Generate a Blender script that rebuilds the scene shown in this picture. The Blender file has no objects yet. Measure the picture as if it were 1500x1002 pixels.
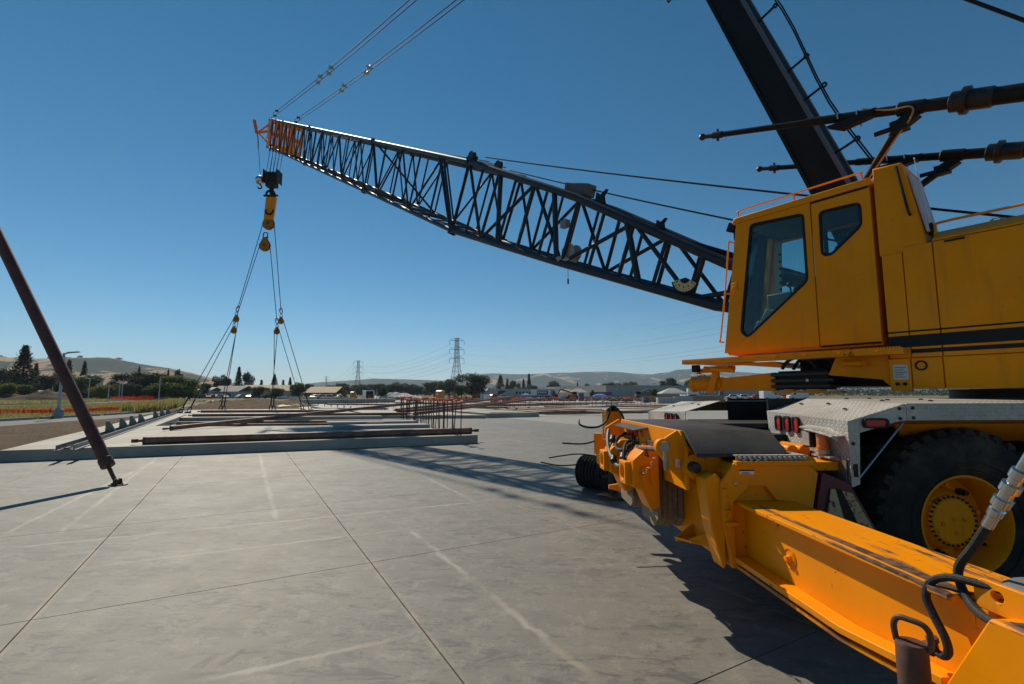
import bpy, bmesh, math, random
from mathutils import Vector, Matrix
from mathutils.geometry import tessellate_polygon
R = math.radians
random.seed(7)
scene = bpy.context.scene
col = scene.collection

# ---------------------------------------------------------------- camera, sky, sun, exposure
PITCH = math.atan(76 / 700)
cam_data = bpy.data.cameras.new('camera')
cam_data.sensor_width = 36.0
cam_data.lens = 16.8
cam_data.clip_start = 0.05
cam_data.clip_end = 20000
cam = bpy.data.objects.new('camera', cam_data)
cam.location = (0, 0, 1.65)
cam.rotation_euler = (math.pi / 2 + PITCH, 0, 0)
col.objects.link(cam)
scene.camera = cam

SUN_TO = Vector((-0.56, 0.92, 1.0)).normalized()
world = bpy.data.worlds.new('World')
scene.world = world
world.use_nodes = True
wn = world.node_tree
sky = wn.nodes.new('ShaderNodeTexSky')
sky.sky_type = 'NISHITA'
sky.sun_disc = False
sky.sun_elevation = math.asin(SUN_TO.z)
sky.sun_rotation = math.atan2(SUN_TO.x, SUN_TO.y)
sky.altitude = 100
sky.air_density = 0.7
sky.dust_density = 0.0
sky.ozone_density = 1.5
hsv = wn.nodes.new('ShaderNodeHueSaturation')                      # the photograph's deeper blue, over the whole sky
hsv.inputs['Hue'].default_value = 0.484; hsv.inputs['Saturation'].default_value = 1.37; hsv.inputs['Value'].default_value = 1.15
wn.links.new(sky.outputs['Color'], hsv.inputs['Color'])
wn.links.new(hsv.outputs['Color'], wn.nodes['Background'].inputs['Color'])
wn.nodes['Background'].inputs['Strength'].default_value = 0.058
sun_data = bpy.data.lights.new('sun', 'SUN')
sun_data.energy = 3.9
sun_data.angle = R(0.5)
sun_data.color = (1.0, 0.90, 0.74)
sun = bpy.data.objects.new('sun', sun_data)
sun.location = (-20, 40, 60)
sun.rotation_euler = SUN_TO.to_track_quat('Z', 'Y').to_euler()
col.objects.link(sun)
vs = scene.view_settings
vs.view_transform = 'Standard'
vs.look = 'None'
vs.exposure = 0.28
vs.gamma = 1.0
vs.use_curve_mapping = False

# ---------------------------------------------------------------- frames of the place
def ray(u, v):
    c, s = math.cos(PITCH), math.sin(PITCH)
    x, y = (u - 750) / 700, (501 - v) / 700
    return Vector((x, c - y * s, s + y * c))
CAM = Vector((0, 0, 1.65))
def at(u, v, z=None, y=None):
    """point on the level z or at the distance y"""
    d = ray(u, v)
    t = (z - CAM.z) / d.z if z is not None else (y - CAM.y) / d.y
    return CAM + d * t
AZ = R(36.5)
B_ = Vector((-math.sin(AZ), math.cos(AZ), 0)); N_ = Vector((-math.cos(AZ), -math.sin(AZ), 0))
def frame(o, ex, ey):
    m = Matrix.Identity(4)
    for i in range(3):
        m[i][0] = ex[i]; m[i][1] = ey[i]; m[i][3] = o[i]
    return m
SUP = frame(Vector((5.73, 4.9, 0)), B_, N_)                       # forward along the boom, left, up
g_ = R(2.5)
CAR = frame(Vector((1.5, 3.4, 0)), Vector((math.cos(g_), math.sin(g_), 0)), Vector((-math.sin(g_), math.cos(g_), 0)))
ga = R(29.4)
DIR_D = Vector((-math.sin(ga), math.cos(ga), 0)); DIR_E = Vector((math.cos(ga), math.sin(ga), 0))
FLR = frame(Vector((0, 0, 0)), DIR_E, DIR_D)                      # floor joint grid (e, d)
def ed(e, d, z=0.0): return DIR_E * e + DIR_D * d + Vector((0, 0, z))

# ---------------------------------------------------------------- mesh builder
class MB:
    def __init__(self, M=None):
        self.v = []; self.f = []; self.M = M
    def add(self, verts, faces):
        n = len(self.v)
        self.v += [(self.M @ Vector(p)) if self.M else Vector(p) for p in verts]
        self.f += [tuple(i + n for i in f) for f in faces]
        return self
    def box(self, c, s, rot=None):
        x, y, z = s[0] / 2, s[1] / 2, s[2] / 2
        c = Vector(c)
        vs_ = [Vector(p) for p in ((-x,-y,-z),(x,-y,-z),(x,y,-z),(-x,y,-z),(-x,-y,z),(x,-y,z),(x,y,z),(-x,y,z))]
        if rot is not None: vs_ = [rot @ p for p in vs_]
        return self.add([c + p for p in vs_], [(0,3,2,1),(4,5,6,7),(0,1,5,4),(1,2,6,5),(2,3,7,6),(3,0,4,7)])
    def span(self, a, b):
        a, b = Vector(a), Vector(b)
        return self.box((a + b) / 2, [abs(q) for q in (b - a)])
    def bar(self, a, b, w, h, up=(0, 0, 1)):
        a, b = Vector(a), Vector(b); d = (b - a).normalized()
        s = d.cross(Vector(up))
        if s.length < 1e-4: s = d.cross(Vector((1, 0, 0)))
        s.normalize(); u = s.cross(d)
        q = []
        for p in (a, b):
            q += [p - s*w/2 - u*h/2, p + s*w/2 - u*h/2, p + s*w/2 + u*h/2, p - s*w/2 + u*h/2]
        return self.add(q, [(3,2,1,0),(4,5,6,7),(0,1,5,4),(1,2,6,5),(2,3,7,6),(3,0,4,7)])
    def tube(self, a, b, r, r2=None, n=10):
        return self.path([a, b], r, n, r2=r2)
    def path(self, pts, r, n=8, closed=False, r2=None, cap=True):
        pts = [Vector(p) for p in pts]; m = len(pts)
        vs_ = []; prev = None
        for i, p in enumerate(pts):
            if closed: t = pts[(i + 1) % m] - pts[i - 1]
            elif i == 0: t = pts[1] - pts[0]
            elif i == m - 1: t = pts[-1] - pts[-2]
            else: t = (pts[i + 1] - p).normalized() + (p - pts[i - 1]).normalized()
            t.normalize()
            if prev is None:
                s = t.cross(Vector((0, 0, 1)))
                if s.length < 1e-3: s = t.cross(Vector((1, 0, 0)))
            else:
                s = prev - t * prev.dot(t)
            s.normalize(); prev = s; w = t.cross(s)
            rr = r[i] if isinstance(r, (list, tuple)) else (r if r2 is None else r + (r2 - r) * i / (m - 1))
            vs_ += [p + (s * math.cos(2*math.pi*k/n) + w * math.sin(2*math.pi*k/n)) * rr for k in range(n)]
        fs = []
        for i in range(m if closed else m - 1):
            j = (i + 1) % m
            for k in range(n):
                l = (k + 1) % n
                fs.append((i*n + k, i*n + l, j*n + l, j*n + k))
        if not closed and cap:
            fs.append(tuple(range(n - 1, -1, -1))); fs.append(tuple((m-1)*n + k for k in range(n)))
        return self.add(vs_, fs)
    def plate(self, poly, vec):
        poly = [Vector(p) for p in poly]; vec = Vector(vec); n = len(poly)
        tri = tessellate_polygon([poly])
        fs = [tuple(t) for t in tri] + [tuple(i + n for i in reversed(t)) for t in tri]
        fs += [(i, (i + 1) % n, (i + 1) % n + n, i + n) for i in range(n)]
        return self.add(poly + [p + vec for p in poly], fs)
    def holed(self, outer, holes, vec):
        loops = [[Vector(p) for p in outer]] + [[Vector(p) for p in h] for h in holes]
        flat = [p for l in loops for p in l]; n = len(flat); vec = Vector(vec)
        tri = tessellate_polygon(loops)
        fs = [tuple(t) for t in tri] + [tuple(i + n for i in reversed(t)) for t in tri]
        o = 0
        for l in loops:
            k = len(l)
            fs += [(o + i, o + (i + 1) % k, o + (i + 1) % k + n, o + i + n) for i in range(k)]
            o += k
        return self.add(flat + [p + vec for p in flat], fs)
    def lathe(self, prof, o, axis, n=24, closed=False):
        o = Vector(o); ax = Vector(axis).normalized()
        s = ax.cross(Vector((0, 0, 1)))
        if s.length < 1e-3: s = Vector((1, 0, 0))
        s.normalize(); w = ax.cross(s)
        vs_ = []
        for r, h in prof:
            vs_ += [o + ax * h + (s * math.cos(2*math.pi*k/n) + w * math.sin(2*math.pi*k/n)) * max(r, 1e-4) for k in range(n)]
        fs = []; m = len(prof)
        for i in range(m if closed else m - 1):
            j = (i + 1) % m
            for k in range(n):
                l = (k + 1) % n
                fs.append((i*n + k, i*n + l, j*n + l, j*n + k))
        return self.add(vs_, fs)
    def ball(self, c, r, n=10, sc=(1, 1, 1)):
        prof = [(r * math.sin(math.pi * i / n), -r * math.cos(math.pi * i / n)) for i in range(n + 1)]
        t = MB().lathe(prof, (0, 0, 0), (0, 0, 1), n + 4)
        return self.add([Vector(c) + Vector((p.x*sc[0], p.y*sc[1], p.z*sc[2])) for p in t.v], t.f)
    def build(self, name, mat, parent=None, bevel=0, smooth=35, origin=None):
        lo = Vector([min(p[i] for p in self.v) for i in range(3)]); hi = Vector([max(p[i] for p in self.v) for i in range(3)])
        o = Vector(origin) if origin is not None else Vector(((lo.x + hi.x) / 2, (lo.y + hi.y) / 2, lo.z))
        me = bpy.data.meshes.new(name)
        me.from_pydata([p - o for p in self.v], [], self.f)
        bm = bmesh.new(); bm.from_mesh(me)
        bmesh.ops.recalc_face_normals(bm, faces=bm.faces)
        bm.to_mesh(me); bm.free()
        if smooth:
            me.shade_smooth(); me.set_sharp_from_angle(angle=R(smooth))
        me.materials.append(mat)
        ob = bpy.data.objects.new(name, me)
        col.objects.link(ob)
        ob['w'] = o[:]
        if parent is not None:
            ob.parent = parent; ob.location = o - Vector(parent['w'])
        else: ob.location = o
        if bevel:
            md = ob.modifiers.new('bevel', 'BEVEL'); md.width = bevel; md.segments = 2; md.limit_method = 'ANGLE'; md.angle_limit = R(40)
            md.harden_normals = False
        return ob

def thing(name, loc, label, cat, group=None):
    o = bpy.data.objects.new(name, None); col.objects.link(o)
    o.empty_display_size = 0.2
    o.location = loc; o['w'] = Vector(loc)[:]
    return tag(o, label, cat, group)
def tag(o, label=None, cat=None, group=None, kind=None):
    if label: o['label'] = label
    if cat: o['category'] = cat
    if group: o['group'] = group
    if kind: o['kind'] = kind
    return o
def copy_tree(o, parent=None):
    c = o.copy(); col.objects.link(c); c.parent = parent
    for ch in o.children: copy_tree(ch, c)
    return c
def part(M, fn, name, mat, parent, bevel=0, smooth=35):
    m = MB(M); fn(m); return m.build(name, mat, parent, bevel, smooth)
def arc(c, r, a0, a1, n, ax=(1, 0, 0), ay=(0, 0, 1)):
    c = Vector(c); ax = Vector(ax); ay = Vector(ay)
    return [c + ax * r * math.cos(R(a0 + (a1 - a0) * i / n)) + ay * r * math.sin(R(a0 + (a1 - a0) * i / n)) for i in range(n + 1)]
def rounded(poly, r, n=4):
    """2-D polygon with rounded corners"""
    out = []; m = len(poly)
    for i in range(m):
        p = Vector(poly[i]).to_2d(); a = (Vector(poly[i - 1]).to_2d() - p).normalized(); b = (Vector(poly[(i + 1) % m]).to_2d() - p).normalized()
        for k in range(n + 1):
            t = k / n
            q = (p + a * r) * (1 - t) ** 2 + p * 2 * t * (1 - t) + (p + b * r) * t * t
            out.append((q.x, q.y))
    return out
def smooth_path(pts, n=6):
    pts = [Vector(p) for p in pts]; out = []
    for i in range(len(pts) - 1):
        p0 = pts[max(i - 1, 0)]; p1 = pts[i]; p2 = pts[i + 1]; p3 = pts[min(i + 2, len(pts) - 1)]
        for k in range(n):
            t = k / n
            out.append(0.5 * ((2*p1) + (p2 - p0)*t + (2*p0 - 5*p1 + 4*p2 - p3)*t*t + (3*p1 - p0 - 3*p2 + p3)*t**3))
    out.append(pts[-1]); return out

# ---------------------------------------------------------------- materials
class G:
    def __init__(self, name, coord='pos'):
        self.m = bpy.data.materials.new(name); self.m.use_nodes = True
        self.t = self.m.node_tree; self.b = self.t.nodes['Principled BSDF']
        self.coord = coord; self._c = None
    def n(self, typ, **kw):
        x = self.t.nodes.new(typ)
        for k, v in kw.items(): setattr(x, k, v)
        return x
    def put(self, sock, val):
        if hasattr(val, 'is_linked') or hasattr(val, 'links'): self.t.links.new(val, sock)
        elif val is not None:
            if isinstance(val, (tuple, list)) and len(val) == 3 and sock.type == 'RGBA': val = (*val, 1)
            sock.default_value = val
    def vec(self):
        if self._c is None:
            if self.coord == 'pos': self._c = self.n('ShaderNodeNewGeometry').outputs['Position']
            else: self._c = self.n('ShaderNodeTexCoord').outputs['Object']
        return self._c
    def map(self, scale=(1, 1, 1), rot=(0, 0, 0), loc=(0, 0, 0), src=None):
        m = self.n('ShaderNodeMapping'); self.put(m.inputs['Vector'], src or self.vec())
        m.inputs['Scale'].default_value = scale; m.inputs['Rotation'].default_value = rot; m.inputs['Location'].default_value = loc
        return m.outputs[0]
    def noise(self, scale, detail=4, rough=0.55, vec=None, dist=0.0):
        x = self.n('ShaderNodeTexNoise'); self.put(x.inputs['Vector'], vec or self.vec())
        x.inputs['Scale'].default_value = scale; x.inputs['Detail'].default_value = detail
        x.inputs['Roughness'].default_value = rough; x.inputs['Distortion'].default_value = dist
        return x.outputs['Fac']
    def vor(self, scale, vec=None, out='Distance', feat='F1'):
        x = self.n('ShaderNodeTexVoronoi', feature=feat); self.put(x.inputs['Vector'], vec or self.vec()); x.inputs['Scale'].default_value = scale
        return x.outputs[out]
    def math(self, op, a, b=0.5, c=None, clamp=False):
        x = self.n('ShaderNodeMath', operation=op, use_clamp=clamp)
        self.put(x.inputs[0], a); self.put(x.inputs[1], b)
        if c is not None: self.put(x.inputs[2], c)
        return x.outputs[0]
    def step(self, f, lo, hi):
        x = self.n('ShaderNodeMapRange', interpolation_type='SMOOTHSTEP'); self.put(x.inputs[0], f)
        x.inputs[1].default_value = lo; x.inputs[2].default_value = hi
        return x.outputs[0]
    def mix(self, f, a, b, mode='MIX'):
        x = self.n('ShaderNodeMix', data_type='RGBA', blend_type=mode)
        self.put(x.inputs[0], f); self.put(x.inputs[6], a); self.put(x.inputs[7], b)
        return x.outputs[2]
    def ramp(self, f, stops):
        x = self.n('ShaderNodeValToRGB'); self.put(x.inputs[0], f); e = x.color_ramp.elements
        while len(e) < len(stops): e.new(0.5)
        for k, (p, c) in zip(e, stops): k.position = p; k.color = (*c, 1)
        return x.outputs[0]
    def sep(self, v=None):
        x = self.n('ShaderNodeSeparateXYZ'); self.put(x.inputs[0], v or self.vec()); return x.outputs
    def rnd(self): return self.n('ShaderNodeObjectInfo').outputs['Random']
    def bump(self, h, strength=0.3, dist=0.01):
        x = self.n('ShaderNodeBump'); self.put(x.inputs['Height'], h); x.inputs['Strength'].default_value = strength; x.inputs['Distance'].default_value = dist
        self.t.links.new(x.outputs[0], self.b.inputs['Normal'])
    def set(self, color=None, rough=None, metal=None, **kw):
        if color is not None: self.put(self.b.inputs['Base Color'], color)
        if rough is not None: self.put(self.b.inputs['Roughness'], rough)
        if metal is not None: self.put(self.b.inputs['Metallic'], metal)
        for k, v in kw.items(): self.put(self.b.inputs[k.replace('_', ' ')], v)
        return self.m

def simple(name, c, rough=0.6, metal=0.0, var=0.25, scale=3.0, coord='pos', bump=0.0, spec=None):
    g = G(name, coord); n = g.noise(scale, 5, 0.6); n2 = g.noise(scale * 9, 3)
    lo = tuple(x * (1 - var) for x in c); hi = tuple(min(1, x * (1 + var * 0.7)) for x in c)
    cc = g.mix(n, lo, hi)
    if bump: g.bump(n2, bump, 0.01)
    kw = {}
    if spec is not None: kw['Specular_IOR_Level'] = spec
    return g.set(cc, g.math('MULTIPLY_ADD', n2, 0.2, rough - 0.1), metal, **kw)

YEL = (0.95, 0.305, 0.001)
def paint(name, wear=0.0, base=YEL, rough=0.38):
    g = G(name)
    big = g.noise(1.3, 5, 0.6); fine = g.noise(14, 5, 0.65)
    streak = g.noise(1.0, 4, 0.6, g.map((9, 9, 0.9)))
    c = g.mix(g.step(big, 0.3, 0.75), tuple(x * 0.86 for x in base), base)
    dirt = g.math('MULTIPLY', g.step(streak, 0.52, 0.78), 0.30 + wear * 0.5)
    c = g.mix(dirt, c, (0.36, 0.15, 0.02))
    c = g.mix(g.math('MULTIPLY', g.step(g.noise(0.7, 6, 0.65, g.map((1, 1, 1.6), (0, 0, 0), (9, 2, 4))), 0.45, 0.7), 0.16), c, (0.62, 0.33, 0.09))
    spk = g.math('SUBTRACT', 1.0, g.step(g.vor(7.0), 0.03, 0.05)); c = g.mix(g.math('MULTIPLY', spk, 0.55), c, (0.12, 0.07, 0.03))
    r = g.math('MULTIPLY_ADD', fine, 0.25, rough - 0.1)
    if wear:
        ch = g.step(g.noise(5.0, 8, 0.75, dist=0.6), 0.66 - wear * 0.12, 0.70 - wear * 0.12)
        ru = g.mix(g.step(g.noise(20, 4), 0.4, 0.6), (0.05, 0.035, 0.03), (0.16, 0.055, 0.02))
        c = g.mix(ch, c, ru); r = g.math('MULTIPLY_ADD', ch, 0.35, r)
        g.bump(g.math('SUBTRACT', 1.0, ch), 0.4, 0.002)
    return g.set(c, r, 0.0, Specular_IOR_Level=0.12)
M_yellow = paint('yellow_paint')
M_yellow_worn = paint('worn_yellow_paint', 0.35)
def beam_paint():
    """outrigger beam: rubbed bare along the upper edges, scuffed and streaked with rust"""
    g = G('rubbed_yellow_paint'); x, y, z = g.sep()[:3]
    base = g.mix(g.step(g.noise(1.6, 5), 0.3, 0.75), tuple(q * 0.85 for q in YEL), YEL)
    steel = g.mix(g.step(g.noise(26, 5), 0.4, 0.6), (0.075, 0.05, 0.04), (0.20, 0.10, 0.055))
    rub = g.noise(1.0, 7, 0.72, g.map((16, 2.0, 16)))
    cx = g.math('SUBTRACT', g.math('ADD', x, g.math('MULTIPLY', y, 0.0437)), 1.6486)
    top = g.step(z, 0.895, 0.908)
    strip = g.math('MULTIPLY', top, g.math('MULTIPLY', g.step(cx, 0.085, 0.10), g.step(cx, 0.155, 0.135)))
    edge = g.math('MULTIPLY', g.step(z, 0.872, 0.888), g.step(cx, 0.075, 0.055))
    near = g.step(y, 3.0, 1.9)
    amount = g.math('ADD', g.math('MULTIPLY', rub, 0.75), g.math('ADD', g.math('MULTIPLY', strip, 0.22), g.math('ADD', g.math('MULTIPLY', g.math('MULTIPLY', edge, near), 0.20), g.math('MULTIPLY', g.math('MULTIPLY', g.step(y, 3.3, 2.3), top), 0.21))))
    m1 = g.step(amount, 0.60, 0.68)
    chips = g.step(g.noise(6.0, 8, 0.78, dist=0.8), 0.63, 0.665)
    drip = g.math('MULTIPLY', g.step(g.noise(1.0, 5, 0.6, g.map((26, 26, 1.6))), 0.61, 0.68), g.step(g.noise(2.4, 3), 0.47, 0.6))
    low = g.math('MULTIPLY', g.step(z, 0.535, 0.49), g.step(g.noise(3.0, 7, 0.7, g.map((2, 1, 2))), 0.45, 0.58))
    scuff = g.math('MULTIPLY', g.step(g.noise(1.0, 7, 0.75, g.map((9, 4, 22)), 0.5), 0.60, 0.68), g.math('ADD', 0.25, g.step(g.noise(1.5, 3), 0.5, 0.65), clamp=True))
    c = g.mix(m1, base, steel); c = g.mix(g.math('MULTIPLY', low, 0.8), c, (0.17, 0.085, 0.05)); c = g.mix(g.math('MULTIPLY', scuff, 0.45), c, (0.30, 0.13, 0.02)); c = g.mix(chips, c, (0.10, 0.05, 0.03)); c = g.mix(g.math('MULTIPLY', drip, 0.8), c, (0.10, 0.035, 0.02))
    allm = g.math('MAXIMUM', m1, chips)
    g.bump(g.math('SUBTRACT', 1.0, allm), 0.35, 0.002)
    return g.set(c, g.math('MULTIPLY_ADD', allm, 0.2, 0.4), 0.0, Specular_IOR_Level=0.15)
M_beam = beam_paint()
M_black = simple('black_paint', (0.014, 0.013, 0.013), 0.5, 0, 0.5, 4, spec=0.25)
M_navy = simple('blue_black_paint', (0.016, 0.020, 0.030), 0.5, 0, 0.4, 3, spec=0.4)
M_mastblack = simple('scuffed_black_paint', (0.017, 0.015, 0.014), 0.55, 0, 0.9, 1.6, spec=0.18)
M_grey = simple('grey_paint', (0.10, 0.10, 0.11), 0.5)
M_rubber = simple('rubber', (0.018, 0.017, 0.016), 0.75, 0, 0.6, 8, bump=0.3)
def tyre_mat():
    g = G('dusty_tyre_rubber'); n = g.noise(3.0, 6, 0.65); f = g.noise(26, 4, 0.6)
    c = g.mix(g.math('MULTIPLY', g.step(n, 0.42, 0.68), 0.55), (0.026, 0.024, 0.022), (0.13, 0.10, 0.07)); c = g.mix(g.math('MULTIPLY', g.step(f, 0.5, 0.75), 0.5), c, (0.018, 0.017, 0.016)); g.bump(f, 0.35, 0.008)
    return g.set(c, 0.85, 0, Specular_IOR_Level=0.2)
M_tyre = tyre_mat()
M_steel = simple('steel', (0.42, 0.41, 0.39), 0.35, 0.9, 0.3, 12)
M_chrome = simple('plated_steel', (0.62, 0.60, 0.56), 0.22, 1.0, 0.2, 20)
M_cable = simple('wire_rope', (0.022, 0.02, 0.018), 0.75, 0.0, spec=0.2)
M_darkgrease = simple('greasy_steel', (0.025, 0.02, 0.016), 0.45, 0.2, 0.6, 9)
M_white = simple('white_paint', (0.72, 0.72, 0.70), 0.5, 0, 0.1)
M_red = simple('red_lens', (0.55, 0.02, 0.03), 0.2, 0, 0.2, 30)
M_amber = simple('amber_lens', (0.75, 0.20, 0.02), 0.25)
M_wood = None
def rusty(name, a, b):
    g = G(name, 'obj'); n = g.noise(3.5, 7, 0.7); n2 = g.noise(22, 5, 0.6)
    c = g.mix(g.step(n, 0.35, 0.7), a, b); c = g.mix(g.math('MULTIPLY', g.step(n2, 0.55, 0.75), 0.6), c, tuple(q * 0.45 for q in a))
    g.bump(n2, 0.25, 0.004)
    return g.set(c, g.math('MULTIPLY_ADD', n2, 0.25, 0.5), 0.1)
M_rust = rusty('rusty_steel', (0.085, 0.040, 0.026), (0.15, 0.065, 0.038))
M_brace = rusty('red_oxide_primer', (0.105, 0.032, 0.022), (0.165, 0.055, 0.036))
M_brown = rusty('brown_weathered_steel', (0.16, 0.08, 0.05), (0.28, 0.15, 0.10))
def timber():
    g = G('weathered_timber'); gr = g.noise(1.0, 6, 0.65, g.map((30, 3, 30))); big = g.noise(3, 3)
    c = g.ramp(gr, [(0.25, (0.14, 0.09, 0.045)), (0.55, (0.30, 0.215, 0.12)), (0.8, (0.42, 0.33, 0.21))])
    c = g.mix(g.math('MULTIPLY', big, 0.5), c, (0.20, 0.17, 0.13)); g.bump(gr, 0.4, 0.006)
    return g.set(c, 0.85)
M_wood = timber()
def rubber_mat():
    g = G('black_deck_mat'); n = g.noise(2.2, 6, 0.65); f = g.noise(60, 3)
    c = g.mix(g.step(n, 0.35, 0.75), (0.020, 0.019, 0.018), (0.055, 0.050, 0.045)); g.bump(f, 0.5, 0.004)
    return g.set(c, g.math('MULTIPLY_ADD', n, 0.3, 0.5))
M_mat = rubber_mat()
def diamond(name, plane):
    """raised-lug tread plate; plane names the two axes the plate lies in"""
    g = G(name); s = g.sep(); a, b = s[plane[0]], s[plane[1]]
    k = 30.0
    u = g.math('MULTIPLY', g.math('ADD', a, b), k * 0.7071); v = g.math('MULTIPLY', g.math('SUBTRACT', a, b), k * 0.7071)
    fu = g.math('SUBTRACT', g.math('FRACT', u), 0.5); fv = g.math('SUBTRACT', g.math('FRACT', v), 0.5)
    par = g.math('FRACT', g.math('MULTIPLY', g.math('ADD', g.math('FLOOR', u), g.math('FLOOR', v)), 0.5))
    odd = g.math('GREATER_THAN', par, 0.25)
    def lug(p, q):
        p2 = g.math('DIVIDE', p, 0.46); q2 = g.math('DIVIDE', q, 0.17)
        return g.math('SUBTRACT', 1.0, g.math('ADD', g.math('MULTIPLY', p2, p2), g.math('MULTIPLY', q2, q2)))
    l1, l2 = lug(fu, fv), lug(fv, fu)
    h = g.math('ADD', g.math('MULTIPLY', l1, odd), g.math('MULTIPLY', l2, g.math('SUBTRACT', 1.0, odd)))
    h = g.step(h, -0.1, 0.5)
    big = g.noise(1.8, 5, 0.65); fine = g.noise(25, 4)
    c = g.mix(g.step(big, 0.3, 0.75), (0.40, 0.37, 0.32), (0.56, 0.53, 0.48))
    c = g.mix(g.math('MULTIPLY', g.step(fine, 0.5, 0.8), 0.5), c, (0.20, 0.16, 0.12))
    c = g.mix(g.math('MULTIPLY', h, 0.35), c, (0.74, 0.72, 0.68))
    g.bump(h, 0.8, 0.004)
    return g.set(c, g.math('MULTIPLY_ADD', fine, 0.25, 0.38), 0.35)
M_dia_top = diamond('tread_plate_level', (0, 1)); M_dia_rear = diamond('tread_plate_end', (1, 2)); M_dia_side = diamond('tread_plate_side', (0, 2))
def glass():
    g = G('tinted_glass')
    return g.set((0.45, 0.66, 0.68), 0.02, 0.0, Transmission_Weight=1.0, IOR=1.02, Specular_IOR_Level=0.6)
def glass_thin():
    m = bpy.data.materials.new('tinted_glass'); m.use_nodes = True; t = m.node_tree
    t.nodes.remove(t.nodes['Principled BSDF']); out = t.nodes['Material Output']
    tr = t.nodes.new('ShaderNodeBsdfTransparent'); tr.inputs[0].default_value = (0.74, 0.88, 0.88, 1)
    gl = t.nodes.new('ShaderNodeBsdfGlossy'); gl.inputs['Roughness'].default_value = 0.02; gl.inputs[0].default_value = (0.9, 1, 1, 1)
    fr = t.nodes.new('ShaderNodeFresnel'); fr.inputs[0].default_value = 1.45
    mx = t.nodes.new('ShaderNodeMixShader')
    t.links.new(fr.outputs[0], mx.inputs[0]); t.links.new(tr.outputs[0], mx.inputs[1]); t.links.new(gl.outputs[0], mx.inputs[2]); t.links.new(mx.outputs[0], out.inputs[0])
    return m
M_glass = glass_thin()
# ================================================================ the crane
crane = thing('mobile_crane', SUP @ Vector((0, 0, 0)), 'yellow mobile crane with black lattice boom, standing on its outriggers', 'crane')
Z3 = lambda f, l, z: Vector((f, l, z))

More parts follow.
